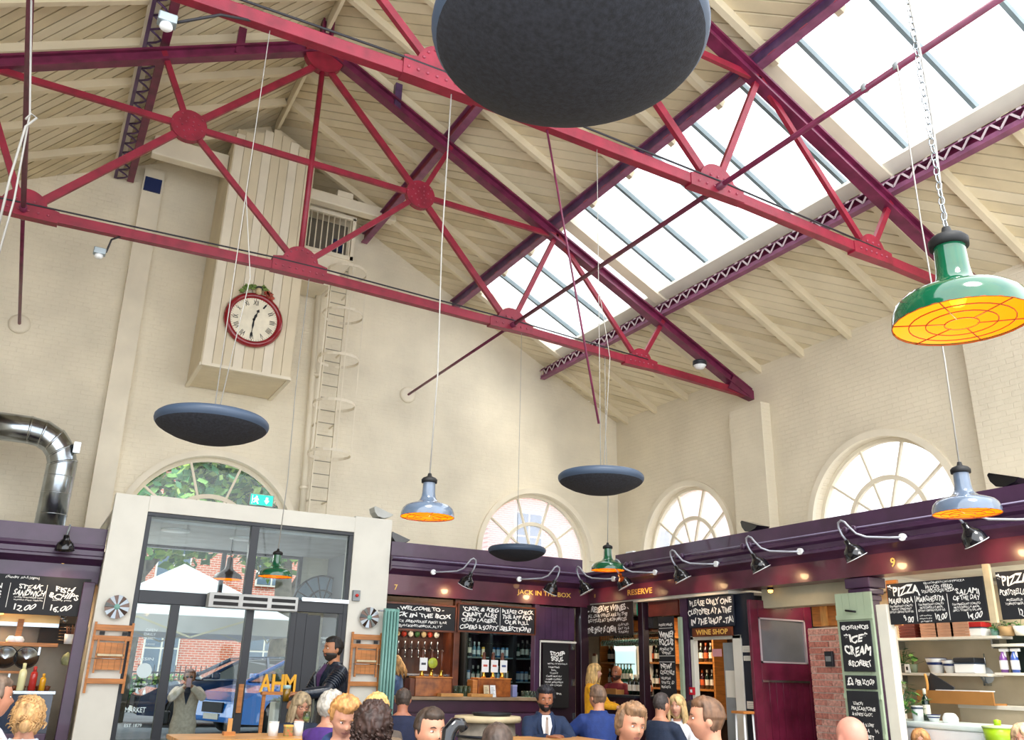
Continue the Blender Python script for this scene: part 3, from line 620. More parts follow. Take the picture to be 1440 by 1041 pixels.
# ---------------------------------------------------------------- glazed entrance lobby
LY = 12.2
lb = struct('door_1', 'cream framed glazed entrance lobby')
def lbox(nm, a, b, mat, bev=.004): return MB().box(a, b).build(nm, mat, lb, bevel=bev)
lbox('left_casing', (.83, LY, 0), (1.25, LY + .14, 3.62), OFFW); lbox('right_casing', (4.10, LY, 0), (4.68, LY + .35, 3.66), OFFW); lbox('header', (1.25, LY, 3.42), (4.10, LY + .2, 3.64), OFFW)
lbox('roof_panel', (.83, LY + .1, 3.39), (4.68, 14.98, 3.42), OFFW)
lbox('side_wall', (.84, LY + .14, 0), (.9, 14.98, 2.9), OFFW); lbox('side_wall', (4.6, LY + .35, 0), (4.68, 14.98, 3.40), M('lobby_grey', '#8a8c90', .5))
for a, b in (((1.25, LY + .02, 3.37), (4.10, LY + .12, 3.42)), ((1.25, LY + .02, 0), (1.31, LY + .12, 3.37)), ((4.04, LY + .02, 0), (4.10, LY + .12, 3.37)), ((2.62, LY + .02, 2.42), (2.73, LY + .12, 3.37)), ((1.31, LY + .02, 2.26), (4.04, LY + .12, 2.42)),
    ((1.72, LY + .02, 0), (1.83, LY + .12, 2.26)), ((2.69, LY + .0, 0), (2.79, LY + .12, 2.26)), ((3.30, LY + .02, 0), (3.38, LY + .12, 2.26)), ((3.52, LY + .02, 0), (3.72, LY + .10, 2.22)), ((3.98, LY + .02, 0), (4.04, LY + .10, 2.26)), ((1.31, LY + .02, 0), (4.04, LY + .1, .12))):
    lbox('mullion', a, b, SLATE)
for a, b in (((1.31, 2.42), (2.62, 3.37)), ((2.73, 2.42), (4.04, 3.37)), ((1.31, .12), (1.72, 2.26)), ((1.83, .12), (2.69, 2.26)), ((2.79, .12), (3.30, 2.26)), ((3.72, .12), (3.98, 2.2))):
    m = MB(); m.box((a[0], LY + .06, a[1]), (b[0], LY + .068, b[1])); m.build('pane', DOORG, lb)
for k in range(9):
    m = MB(); m.lathe([(.028, 0), (.028, 2.2)], 8, (3.40 + k * .018, LY + .22 + .02 * (k % 2), .05)); m.build('curtain_fold', M('striped_curtain', '#4d3348', .6, n=.4, sc=14, stretch=(1, 1, .1)) if k % 2 else BLKM, lb)
lbox('door_leaf', (3.38, LY + .03, .1), (3.54, LY + .07, 2.24), SLATE)
m = MB(); m.box((3.42, LY - .02, 2.40), (4.1, LY + .02, 2.45)); m.build('silver_trim', STEEL, lb)
m = MB(); m.box((2.70, LY - .04, .95), (2.76, LY, 1.30)); m.build('push_plate', WOOD, lb)
m = MB(); 
for q, (tx, x, z, h, w) in enumerate((('OPEN', 1.53, 1.93, .035, .14), ('DAILY', 1.52, 1.88, .035, .14), ('MARKET', 1.52, 1.83, .03, .14), ('FINE FOOD', 1.52, 1.76, .02, .16), ('ASSIN', 1.51, 1.58, .035, .2), ('PIE SHOP', 1.5, 1.28, .03, .17), ('HOUSE', 1.5, 1.23, .02, .14), ('MARKET', 1.49, .98, .06, .24), ('EST 1879', 1.49, .80, .04, .20), ('MARKET HOUSE', 3.86, 1.92, .03, .2), ('EST 1879', 3.86, 1.87, .025, .14))):
    wtext(m, tx, ((x, LY + .055, z), (1, 0, 0), (0, 0, 1)), h, w, .01)
m.plate([circ(.09, 20)], .002, ((1.52, LY + .054, 1.44), (1, 0, 0), (0, 0, 1)))
tag(m.build('glass_lettering', M('etched_white', '#cfe0e2', .6, n=0), lb), kind='stuff')
lbox('ceiling_panel', (.9, LY + .3, 3.34), (4.6, 14.95, 3.38), M('lobby_ceiling', '#c9ccce', .6))
for x, y in ((1.75, 13.1), (2.75, 13.3)): MB().lathe([(0, 0), (.2, .0), (.2, .02), (0, .02)], 24, (x, y, 3.32)).build('ceiling_rose', WHITE, lb)
# back frame of the lobby in the gable wall
for a, b in (((1.22, 14.98, 3.3), (4.15, 15.08, 3.40)), ((1.22, 14.98, 0), (1.28, 15.08, 3.3)), ((4.09, 14.98, 0), (4.15, 15.08, 3.3)), ((2.8, 14.98, 2.45), (2.86, 15.08, 3.3)), ((1.28, 14.98, 2.42), (4.09, 15.08, 2.47))): lbox('outer_frame', a, b, SLATE)
ac = thing('air_curtain', 'pale grey slotted heater grille over the entrance doors', 'heater', (2.72, LY, 2.24))
m = MB(); m.box((-.58, -.2, 0), (.60, 0, .19)); m.build('casing', M('pale_grey_case', '#c6c8c6', .4), ac, bevel=.008)
for i in range(3):
    for j in range(2):
        m = MB(); m.box((-.52 + i * .38, -.207, .03 + j * .08), (-.20 + i * .38, -.2, .075 + j * .08)); m.build('slot', BLKM, ac)
def walldisc(px, py, label):
    t = thing('metal_wall_light', label, 'wall light', at(px, py, Y=LY - .08)); t.location.y = LY - .02; t.location = at(px, py, Y=LY - .02)
    for k in range(16):
        m = MB(); a0, a1 = k * PI / 8, (k + 1) * PI / 8
        q_ = .25 * math.sin(k * 2.1); m.prism([(0.02 * math.cos(a0), .02 * math.sin(a0)), (.145 * math.cos(a0), .145 * math.sin(a0)), (.145 * math.cos(a1), .145 * math.sin(a1)), (.02 * math.cos(a1), .02 * math.sin(a1))], .006, ((0, -.04 - .008 * (k % 2), 0), Vector((1, q_ * math.cos(a0 + 1.8), 0)).normalized(), Vector((0, q_ * math.sin(a0 + 1.8), 1)).normalized())); m.build('vane', M('satin_steel', '#8a9094', .3, .9) if k % 2 else M('bronzed_steel', '#5f4f48', .25, .9), t)
    m = MB(); m.lathe([(0, .06), (.035, .055), (.04, .03), (.03, 0)], 16, (0, 0, 0), RXY); m.build('hub', TEAL, t)
walldisc(164, 854, 'round fluted metal wall light above the left folding chair'); walldisc(518, 869, 'round fluted metal wall light above the right folding chair')
t = thing('red_switch', 'small grey isolator box with a red knob on the lobby frame', 'switch', at(500, 838, Y=LY))
m = MB(); m.box((-.055, -.05, -.075), (.055, 0, .075)); m.build('box', GREYP, t, bevel=.006); m = MB(); m.lathe([(0, .075), (.022, .075), (.022, .05)], 12, (0, 0, .0), RXY); m.build('knob', M('red_knob', '#d0281c', .4), t)
ex = thing('exit_sign', 'green illuminated running man exit sign on the lobby top', 'sign', ((at(366, 718, Y=12.25).x, 12.24, 3.635)))
m = MB(); m.box((-.17, 0, .02), (.17, .06, .19)); m.build('case', GREYP, ex)
m = MB(); m.box((-.155, -.006, .035), (.155, 0, .18)); m.build('face', M('exit_green', '#17c89a', .5, n=0, em=.8), ex)
m = MB(); EW = M('exit_white', '#ffffff', .5, n=0, em=1); F = ((0, -.008, .105), (1, 0, 0), (0, 0, 1))
m.plate([[(.055, .045), (.085, .045), (.085, 0), (.105, 0), (.07, -.05), (.035, 0), (.055, 0)]], .002, F); m.plate([circ(.012, 10, -.075, .045)], .002, F)
m.plate([[(-.095, .03), (-.06, .03), (-.04, .0), (-.05, -.005), (-.065, .012), (-.06, -.015), (-.04, -.05), (-.055, -.055), (-.078, -.018), (-.105, -.045), (-.115, -.035), (-.09, -.005), (-.088, .015), (-.11, .0), (-.118, .008)]], .002, F)
m.plate([rect(-.135, -.06, -.128, .06), ], .002, F); m.build('pictogram', EW, ex)
m = MB(); m.box((-.06, .0, 0), (.06, .04, .03)); m.build('foot', GREYP, ex)

def folding_chair(x, z, label, rz=0):
    t = thing('folding_chair', label, 'chair', (x, LY - .02, z), 0, 'wooden folding chairs hung on the lobby frame'); w = .215
    m = MB(); m.beam((-w, -.03, -.83), (-w + .0, -.03, 0), .028, .035); m.build('leg', WOOD, t); m = MB(); m.beam((w, -.03, -.83), (w, -.03, 0), .028, .035); m.build('leg', WOOD, t)
    for z0, z1, nm in ((-.10, -.03, 'backrest_slat'), (-.22, -.16, 'backrest_slat'), (-.72, -.66, 'stretcher')):
        m = MB(); m.box((-w, -.055, z0), (w, -.03, z1)); m.build(nm, WOOD, t, bevel=.004)
    for s in (-1, 1):
        m = MB(); m.beam((s * .155, -.07, -.60), (s * .155, -.07, -.20), .022, .03); m.build('inner_leg', WOOD, t)
        m = MB(); m.box((s * .13 - .03, -.06, -.155), (s * .13 + .03, -.05, -.11)); m.build('hinge', BLKM, t)
    for k in range(4):
        m = MB(); m.box((-.14 + k * .0705, -.05, -.56), (-.072 + k * .0705, -.035, -.24)); m.build('seat_slat', WOOD, t)
    m = MB(); m.box((-.155, -.085, -.40), (.155, -.065, -.375)); m.build('crossbar', PALEW, t); m = MB(); m.tube([(-.2, -.09, -.43), (.2, -.09, -.43)], .005, 6); m.build('rod', STEEL, t)
folding_chair(1.08, 2.0, 'wooden folding chair hung flat left of the glazed doors'); folding_chair(4.40, 2.02, 'wooden folding chair hung flat right of the glazed doors')
rd = thing('column_radiator', 'tall pale teal tubular column radiator at the lobby corner', 'radiator', (4.70, 12.05, .35))
for k in range(5):
    for j in range(2):
        m = MB(); m.tube([(-.09 + k * .047, -.03 + j * .05, 0), (-.09 + k * .047, -.03 + j * .05, 1.98)], .019, 8); m.build('tube', TEAL, rd)
for z in (0.0, 1.98):
    m = MB(); m.tube([(-.11, -.005, z), (.12, -.005, z)], .03, 8); m.build('header', TEAL, rd)
m = MB(); m.tube([(-.1, -.03, 1.97), (-.2, -.02, 1.97)], .012, 6); m.build('valve_pipe', STEEL, rd)

# ---------------------------------------------------------------- stall entablatures
XF, YF, YL = 8.2, 12.2, 12.5
PF = [(.34, 3.34), (-.02, 3.34), (-.02, 3.13), (-.08, 3.12), (-.09, 3.08), (-.05, 3.05), (-.05, 2.99), (-.10, 2.97), (-.10, 2.94), (-.0, 2.90), (.06, 2.87), (.06, 2.64), (.34, 2.64)]
def prism_y(pts, x, y0, y1, mat, nm, par):   # outline (offset from x, z) swept along Y
    m = MB(); m.prism(pts, y1 - y0, ((x, y0, 0), (1, 0, 0), (0, 0, 1))) ; n = len(m.v) // 2
    m.v = [(v[0], y0, v[2]) for v in m.v[:n]] + [(v[0], y1, v[2]) for v in m.v[n:]]; m.f = [f[::-1] for f in m.f]; return m.build(nm, mat, par)
def prism_x(pts, y, x0, x1, mat, nm, par):
    m = MB(); m.prism(pts, x1 - x0, ((x0, y, 0), (0, 1, 0), (0, 0, 1))); n = len(m.v) // 2
    m.v = [(x0, v[1], v[2]) for v in m.v[:n]] + [(x1, v[1], v[2]) for v in m.v[n:]]; return m.build(nm, mat, par)
er = thing('stall_fascia', 'long plum fascia over the right hand stalls, reading RESERVE and 9', 'fascia', (0, 0, 0), 0, 'moulded plum stall fascias')
cor = [(.34, 3.14), (-.02, 3.14), (-.08, 3.12), (-.09, 3.08), (-.05, 3.05), (-.05, 2.99), (-.10, 2.97), (-.10, 2.94), (0, 2.90), (.06, 2.87), (.34, 2.87)]
prism_y(cor, XF, 3.2, YF + .05, PLUM, 'cornice', er)
prism_y([(.34, 3.34), (-.02, 3.34), (-.02, 3.14), (.34, 3.14)], XF, 3.2, 11.35, PLUM, 'parapet', er)
prism_y([(.34, 2.87), (.06, 2.87), (.06, 2.64), (.34, 2.64)], XF, 3.2, YF + .05, PLUMB, 'fascia_board', er)
m = MB(); m.tube([(XF - .09, 3.3, 3.16), (XF - .09, 11.9, 3.16)], .008, 6); m.build('conduit', M('lilac_conduit', '#8f86a3', .4), er)
for y in (5.0, 6.7, 8.35, 9.7, 10.9):
    for k in (-.06, .06): m = MB(); m.lathe([(.04, 0), (.04, .04), (.025, .05), (0, .05)], 10, (XF - .07, y + k, 3.15), Matrix.Rotation(-PI / 2, 3, 'Y')); m.build('junction_box', PLUM, er)
m = MB(); wtext(m, 'RESERVE', ((XF + .055, at(900, 832, X=XF + .06).y, at(900, 832, X=XF + .06).z), (0, -1, 0), (0, 0, 1)), .085, .62, .02); 
wtext(m, '9', ((XF + .055, at(1256, 790, X=XF + .06).y, 2.755), (0, -1, 0), (0, 0, 1)), .10, None, .02); wtext(m, '8', ((XF + .055, at(837, 841, X=XF + .06).y, 2.755), (0, -1, 0), (0, 0, 1)), .06, None, .02)
tag(m.build('gilt_lettering', GOLD, er), kind='stuff')
em = thing('stall_fascia', 'plum fascia over the back bar, reading 7 and JACK IN THE BOX', 'fascia', (0, 0, 0), 0, 'moulded plum stall fascias')
prism_x(cor, YF, 4.69, XF + .1, PLUM, 'cornice', em); prism_x([(.34, 3.34), (-.02, 3.34), (-.02, 3.14), (.34, 3.14)], YF, 4.69, 8.1, PLUM, 'parapet', em)
prism_x([(.34, 2.87), (.06, 2.87), (.06, 2.58), (.34, 2.58)], YF, 4.69, XF + .1, PLUMB, 'fascia_board', em)
m = MB(); p = at(766, 836, Y=YF + .05); wtext(m, 'JACK IN THE BOX', ((p.x, YF + .055, p.z), (1, 0, 0), (0, 0, 1)), .095, 1.02, .02); p = at(557, 826, Y=YF + .05); wtext(m, '7', ((p.x, YF + .055, p.z), (1, 0, 0), (0, 0, 1)), .08, None, .02)
tag(m.build('gilt_lettering', GOLD, em), kind='stuff')
m = MB(); m.tube([(4.7, YF - .09, 3.10), (8.1, YF - .09, 3.10)], .008, 6); m.build('conduit', M('lilac_conduit'), em)
el = thing('stall_fascia', 'plum fascia over the left fish and chip stall, reading 6', 'fascia', (0, 0, 0), 0, 'moulded plum stall fascias')
c2 = [(a, b - .165) for a, b in PF]
prism_x([(a, b) for a, b in c2], YL, -1.2, .83, PLUM, 'cornice', el)
m = MB(); wtext(m, '6', (tuple(at(89, 789, Y=YL + .05)), (1, 0, 0), (0, 0, 1)), .08, None, .02); m.build('gilt_number', GOLD, el)
# cable tray clutter over the left stall
t = thing('cable_tray', 'dark metal cable tray on top of the left stall', 'cable tray', (0, 13.2, 3.2))
for k in range(2):
    m = MB(); m.beam((-1.1, .2 * k, .03), (.8, .2 * k, .03), .02, .05); m.build('rail', SLATE, t)
for k in range(12):
    m = MB(); m.beam((-1.05 + k * .16, 0, .03), (-1.05 + k * .16, .2, .03), .02, .015); m.build('rung', SLATE, t)

# gooseneck lamps: local u along the wall, n into the room
def goose(p, u, n, flip, label):
    t = thing('gooseneck_lamp', label, 'lamp', p, 0, 'black gooseneck sign lamps'); u = Vector(u) * flip; n = Vector(n); v = Vector((0, 0, 1))
    L = lambda a, b, c: u * a + n * b + v * c
    m = MB(); m.tube([L(0, -.02, 0), L(0, .02, 0)], .04, 12); m.build('wall_boss', WHITE, t)
    m = MB(); m.tube([L(0, 0, 0), L(.12, .06, .005), L(.30, .20, .02), L(.38, .26, .06), L(.43, .31, .14), L(.46, .33, .19), L(.50, .34, .21), L(.54, .34, .19), L(.55, .33, .14), L(.53, .31, .06), L(.50, .29, .0)], .013, 8); m.build('gooseneck', M('dull_chrome', '#a3a6b0', .3, .4), t)
    ax = L(-.25, -.38, -.88).normalized(); o = L(.50, .29, .0); R = Vector((0, 0, 1)).rotation_difference(ax).to_matrix()
    m = MB(); m.lathe([(.0, -.0), (.03, 0), (.034, .05), (.05, .07), (.09, .10), (.112, .15), (.118, .21), (.122, .212), (.110, .205), (.09, .13), (.03, .09), (0, .09)], 24, o, R, caps=False); m.build('shade', BLACK, t)
    m = MB(); m.lathe([(.119, .209), (.125, .213), (.119, .217)], 24, o, R); m.build('rim', WHITE, t)
    m = MB(); m.lathe([(0, .10), (.03, .11), (.035, .14), (0, .165)], 10, o, R); m.build('bulb', M('warm_bulb'), t)
    ld = bpy.data.lights.new('spot', 'SPOT'); ld.energy = 6; ld.color = (1, .62, .30); ld.spot_size = 1.7; ld.spot_blend = .8; ld.shadow_soft_size = .05
    lo_ = bpy.data.objects.new('spot', ld); S.collection.objects.link(lo_); lo_.parent = t; lo_.location = o + ax * .235; ld.specular_factor = .15; lo_.rotation_euler = L(-.1, -.9, -.22).to_track_quat('-Z', 'Y').to_euler()
nm = ['fourth gooseneck lamp from the right end of the right fascia', 'third gooseneck lamp from the right along the right fascia', 'second gooseneck lamp from the right along the right fascia', 'gooseneck lamp at the far right, under the grey pendant', 'gooseneck lamp tucked behind the green corner pendant']
for (y, z), l in zip(((8.93, 2.97), (7.45, 2.98), (6.02, 2.98), (4.62, 2.98), (10.25, 2.97)), nm): goose((XF - .1, y, z), (0, 1, 0), (-1, 0, 0), 1, 'black ' + l)
goose((5.35, YF - .1, 2.93), (1, 0, 0), (0, -1, 0), 1, 'black gooseneck lamp over the first back bar chalkboard'); goose((6.84, YF - .1, 2.93), (1, 0, 0), (0, -1, 0), 1, 'black gooseneck lamp pointing at the words JACK IN THE BOX')
goose((XF - .1, 11.3, 2.96), (0, 1, 0), (-1, 0, 0), 1, 'black gooseneck lamp nearest the corner of the two fascias')
t = thing('gooseneck_lamp', 'black lamp on a short white neck above the number 6', 'lamp', (.37, YL - .12, 3.02), 0, 'black gooseneck sign lamps')
m = MB(); m.tube([(0, .1, .05), (0, -.1, .14), (0, -.2, .12), (-.02, -.22, 0)], .013, 8); m.build('gooseneck', GREYP, t)
R = Vector((0, 0, 1)).rotation_difference(Vector((0.05, .3, -1)).normalized()).to_matrix(); o = Vector((-.02, -.22, 0))
m = MB(); m.lathe([(.0, -.0), (.035, 0), (.04, .05), (.06, .07), (.09, .10), (.112, .15), (.118, .19), (.105, .18), (.03, .09), (0, .09)], 24, o, R, caps=False); m.build('shade', BLACK, t)
ld = bpy.data.lights.new('spot', 'SPOT'); ld.energy = 12; ld.color = (1, .7, .4); ld.spot_size = 1.7; ld.spot_blend = .8; lo_ = bpy.data.objects.new('spot', ld); S.collection.objects.link(lo_); lo_.parent = t; lo_.location = (-.0, -.16, -.17); lo_.rotation_euler = Vector((.05, .3, -1)).to_track_quat('-Z', 'Y').to_euler()
def flood(p, rz, label, mat=BLACK):
    t = thing('floodlight', label, 'floodlight', p, rz, 'floodlights standing on the fascias')
    m = MB(); m.prism([(-.15, .11), (-.13, .13), (.17, .03), (.12, -.01), (.02, -.04), (-.08, -.02), (-.13, .04)], .22, ((0, .11, .05), (1, 0, 0), (0, 0, 1))); m.build('housing', mat, t, bevel=.006)
    m = MB(); m.box((-.03, -.05, -.0), (.03, .05, .04)); m.build('bracket', BLKM, t)
flood((8.35, at(1062, 752, X=8.35).y, 3.34), PI * .5 + PI, 'black floodlight on the right fascia beside the wall pier'); flood((8.35, at(1420, 683, X=8.35).y, 3.34), PI * 1.5, 'black floodlight on the right fascia at the far right edge')
flood((4.52, 12.3, 3.66), 0, 'pale floodlight on the lobby right corner post', M('pale_flood', '#b9bbb6', .4)); flood((4.9, 12.5, 3.34), 0, 'small black floodlight at the left end of the back bar fascia')
t = thing('wifi_box', 'small white box on the corner where the two fascias meet', 'box', (8.62, 11.55, 3.34)); m = MB(); m.box((-.02, -.1, -.4), (.05, .1, .12)); m.build('case', WHITE, t, bevel=.01)

# ---------------------------------------------------------------- stalls: partitions and ceilings
STC = M('stall_ceiling_white', '#d9d6cc', .6); STW = M('stall_wall_cream', '#b9ad93', .7, n=.1, sc=2); NAVY = M('navy_board', '#1a2130', .6, n=.15, sc=4)
def sbox(nm, a, b, mat, lab=None): return tag(MB().box(a, b).build(nm, mat), lab, kind='structure')
sbox('ceiling_bar', (4.75, 12.3, 2.58), (8.3, 14.98, 2.62), STC); sbox('ceiling_wine', (8.3, 8.95, 2.60), (10.65, 14.98, 2.64), STC)
sbox('ceiling_passage', (8.56, 7.0, 2.66), (10.65, 8.95, 2.70), OFFW); sbox('ceiling_pizza', (8.56, 3.3, 2.72), (10.4, 6.98, 2.76), STC)
sbox('wall_bar', (4.75, 13.95, 0), (8.2, 14.02, 2.58), M('dark_bar_wall', '#1c1214', .6)); sbox('wall_bar_side', (8.0, 12.42, 0), (8.08, 13.95, 2.58), PLUMD)
sbox('wall_pizza_back', (10.06, 3.3, 0), (10.12, 8.03, 2.64), STW); sbox('wall_pizza_side', (9.25, 7.98, 0), (10.1, 8.03, 2.66), STW)
sbox('wall_wine_side', (8.6, 8.95, 0), (10.68, 9.0, 2.60), NAVY); sbox('wall_wine_back', (10.3, 9.0, 0), (10.36, 14.9, 2.60), M('wine_back_wall', '#3a2418', .6, n=.2, sc=3))
sbox('wall_left_stall', (-1.6, 14.0, 0), (.8, 14.05, 2.6), M('stall_steel_wall', '#8d867a', .35, .5, n=.1)); sbox('ceiling_left_stall', (-1.6, 12.6, 2.52), (.8, 14.0, 2.56), STC)
def slight(p, e, size, col=(1, .8, .55)):
    L = bpy.data.lights.new('added_area_light', 'AREA'); L.energy = e; L.size = size; L.color = col; o = bpy.data.objects.new('added_area_light', L); S.collection.objects.link(o); o.location = p; return o
slight((6.2, 13.1, 2.5), 26, .8); slight((9.4, 11.6, 2.5), 26, .8); slight((9.4, 9.6, 2.5), 14, .5); slight((9.2, 5.2, 2.66), 40, 1.2, (1, .93, .8)); slight((-.2, 13.3, 2.45), 26, .7, (1, .75, .45)); slight((9.3, 7.9, 2.6), 16, .6, (1, .9, .75))  # unseen area lights added to brighten the dark stall interiors
def post(x0, y0, x1, y1, z1, mat, label, cap=False, lean=0):
    t = thing('stall_post', label, 'post', ((x0 + x1) / 2, (y0 + y1) / 2, 0)); w, d = (x1 - x0) / 2, (y1 - y0) / 2
    m = MB(); m.box((-w, -d, 0), (w, d, z1)); m.build('shaft', mat, t, bevel=.008)
    if cap:
        for k, (z, e) in enumerate(((z1 - .12, .06), (z1 - .19, .04), (z1 - .26, .02))):
            m = MB(); m.box((-w - e, -d - e, z), (w + e, d + e, z + .065 + (.05 if k == 0 else 0))); m.build('capital_moulding', mat, t, bevel=.01)
    return t
post(.66, 12.46, .80, 12.62, 2.49, PLUM, 'plum painted post at the right side of the fish and chip stall')
post(7.25, 12.28, 7.34, 12.4, 2.58, PLUM, 'plum post on the right edge of the bar opening'); post(8.10, 12.24, 8.26, 12.4, 2.58, PLUMD, 'dark plum corner post between bar and wine stall')
post(8.34, 10.90, 8.46, 11.02, 2.62, PLUMD, 'dark post beside the hanging wine boards'); post(8.40, 9.93, 8.54, 10.09, 2.64, PLUM, 'plum post left of the wine shop door')
post(8.34, 6.72, 8.50, 6.94, 2.64, PLUM, 'plum capped post under the number 9', True)
post(8.24, 6.44, 8.34, 6.58, 2.32, OFFW, 'cream square post at the left side of the pizza stall'); post(5.86, 12.34, 5.96, 12.44, 2.58, DWOOD, 'mahogany post between the two bar chalkboards')
t = thing('overdoor_sign_board', 'blank reddish wood board over the tall wine chalkboard', 'board', (8.42, 10.45, 2.38)); m = MB(); m.box((0, -.3, 0), (.03, .4, .26)); m.build('panel', M('red_wood_panel', '#5f2a24', .35, n=.2, sc=4), t)
t = thing('bracket_board', 'orange pegged wood strip beside the pizza chalkboard', 'board', (8.34, 6.42, 2.1)); m = MB(); m.box((0, -.07, 0), (.03, .07, .48)); m.build('board', WOOD, t)
for k in range(5):
    m = MB(); m.lathe([(.012, 0), (.012, .01), (0, .012)], 8, (0, -.02, .06 + k * .09), Matrix.Rotation(-PI / 2, 3, 'Y')); m.build('peg', BLKM, t)

# chalkboards
fr, w, h = RB(YL + .02, -40, 804, 119, 868)
board('chalk_menu_board', 'long chalkboard with STEAK SANDWICH and FISH & CHIPS prices over the left stall', 'sign', fr, w, h, [
    ('(Sunday 10-5:30pm)', .42, .93, .08, .28), ('CHICKEN', .16, .68, .14, .22, .03, .2), ("KEBABS", .16, .52, .14, .22, .03, .2), ('pita slaw & chips', .16, .40, .05, .22), ('garlic sauce', .16, .32, .05, .18), ('12.00', .16, .15, .14, .16, .02, .2),
    ('STEAK', .50, .70, .13, .20, .03, .2), ('SANDWICH', .50, .54, .15, .26, .03, .2), ('rocket, caramelised onion', .50, .43, .05, .24), ('mustard mayo, ciabatta', .50, .36, .05, .24), ('12.00', .48, .17, .16, .18, .02, .2),
    ('FISH', .79, .68, .14, .17, .03, .2), ('&CHIPS', .79, .51, .16, .25, .03, .2), ('mushy peas', .78, .40, .05, .16), ('16.00', .78, .19, .16, .18, .02, .2)], rules=((.33, .15, .33, .78), (.635, .15, .635, .78)))
fr, w, h = RB(YF + .08, 541, 847, 640, 889)
board('chalk_sign_board', 'chalkboard reading WELCOME TO JACK IN THE BOX over the bar', 'sign', fr, w, h, [('- WELCOME TO -', .50, .83, .15, .66, .035), ('JACK IN THE BOX', .50, .55, .22, .86, .04), ('MCR BREWERIES FIRST BAR', .52, .33, .10, .72, .02), ('@JACKINTHEBOX_ALTY', .50, .15, .12, .62, .02)], edge=DWOOD)
fr, w, h = RB(YF + .08, 645, 849, 752, 893)
board('chalk_sign_board', 'chalkboard reading CASK & KEG and PLEASE CHECK THE APP over the bar', 'sign', fr, w, h, [("'CASK & KEG", .28, .84, .16, .46, .035), ('CRAFT ALES', .27, .63, .17, .44, .035), ('CRISP LAGERS,', .27, .42, .17, .46, .03), ("CIDERS & SOFTS'", .27, .18, .17, .48, .03),
    ('PLEASE CHECK', .77, .82, .15, .42, .035), ('THE APP FOR', .76, .62, .16, .40, .035), ('OUR FULL', .76, .42, .15, .32, .03), ('SELECTION!', .74, .18, .18, .40, .035)], rules=((.535, .08, .535, .94),), edge=DWOOD)
fr, w, h = RR(XF + .04, 823, 852, 890, 893)
board('chalk_sign_board', 'hanging chalkboard reading RESERVE WINES and THE SHOP IS OPEN', 'sign', fr, w, h, [('- RESERVE WINES -', .5, .84, .19, .86, .035), ('ALL OUR WINES ARE IN THE', .48, .64, .11, .84, .02), ('BOTTLES AT SHOP PRICES', .48, .49, .11, .82, .02), ('THE SHOP IS OPEN!', .36, .2, .19, .62, .03), ('12-8 TUE-', .82, .32, .07, .22, .01), ('SAT 12-5', .82, .21, .07, .22, .01), ('SUNDAY', .82, .10, .07, .2, .01)], mat=M('brown_chalkboard', '#2c221f', .7))
fr, w, h = RR(XF + .10, 925, 868, 951, 988)
wb_ = board('chalk_sign_board', 'tall narrow chalkboard reading WINE FOCUS and NEW COCKTAILS', 'sign', fr, w, h, [('HOUSE WINES', .5, .90, .03, .86, .02), ('WINE!', .5, .78, .08, .9, .045), ('FOCUS', .5, .69, .08, .9, .045), ('MONDAY PM', .5, .61, .035, .86, .02), ('WINE', .5, .565, .035, .6, .02), ('NEW!', .45, .41, .06, .7, .035), ('COCKTAILS!', .5, .34, .05, .9, .03), ('NEGRONI', .4, .27, .03, .6, .015), ('SPRITZ', .4, .22, .03, .55, .015), ('MARGARITA', .4, .17, .03, .6, .015), ('£7', .85, .22, .04, .2, .02)], rules=((.06, .86, .94, .86), (.0, .53, 1, .53), (.0, .46, 1, .46)))
t = thing('edge_strip', 'pale sage strip on the right edge of the tall wine chalkboard', 'strip', at(954, 868, X=XF + .10) + Vector((0, 0, -1.1))); m = MB(); m.box((0, -.04, 0), (.04, .02, 1.1)); m.build('strip', SAGE, t)
fr, w, h = RR(XF + .16, 967, 842, 1033, 880)
board('chalk_sign_board', 'navy board reading PLEASE ONLY ONE CUSTOMER AT A TIME', 'sign', fr, w, h, [('PLEASE ONLY ONE', .5, .82, .20, .92, .035), ('CUSTOMER AT A TIME', .48, .52, .20, .96, .035), ('IN THE SHOP -TA!', .52, .20, .22, .92, .035)], mat=NAVY)
fr, w, h = RR(XF + .14, 973, 884, 1030, 894)
board('shop_name_sign', 'small brown wooden sign with gilt letters WINE SHOP', 'sign', fr, w, h, [('WINE SHOP', .5, .5, .62, .8, .03, 0)], mat=DWOOD, ink=GOLD)
fr, w, h = RB(12.24, 764, 905, 800, 996)
board('chalk_menu_board', 'dark door board chalked STOEP SOUL with a soup menu list', 'sign', fr, w, h, [('STOEP', .55, .84, .075, .55, .04), ('SOUL', .55, .76, .075, .5, .04), ('MENU & SPECIALS', .55, .685, .022, .75, .01)] + [(s_, .42, .63 - .047 * i, .026, wd, .012) for i, (s_, wd) in enumerate((('SAMOSAS', .42), ('DAL', .2), ('CURRY', .32), ('CAPE MALAY', .6), ('LAMB CURRY', .6), ('STEAK SANDWICH', .7), ('BUNNY CHOW', .62)))] + [('EAT IN!', .45, .22, .03, .5, .015)], mat=M('black_board', '#0e0c10', .6))
fr, w, h = RR(XF + .05, 1246, 822, 1391, 873)
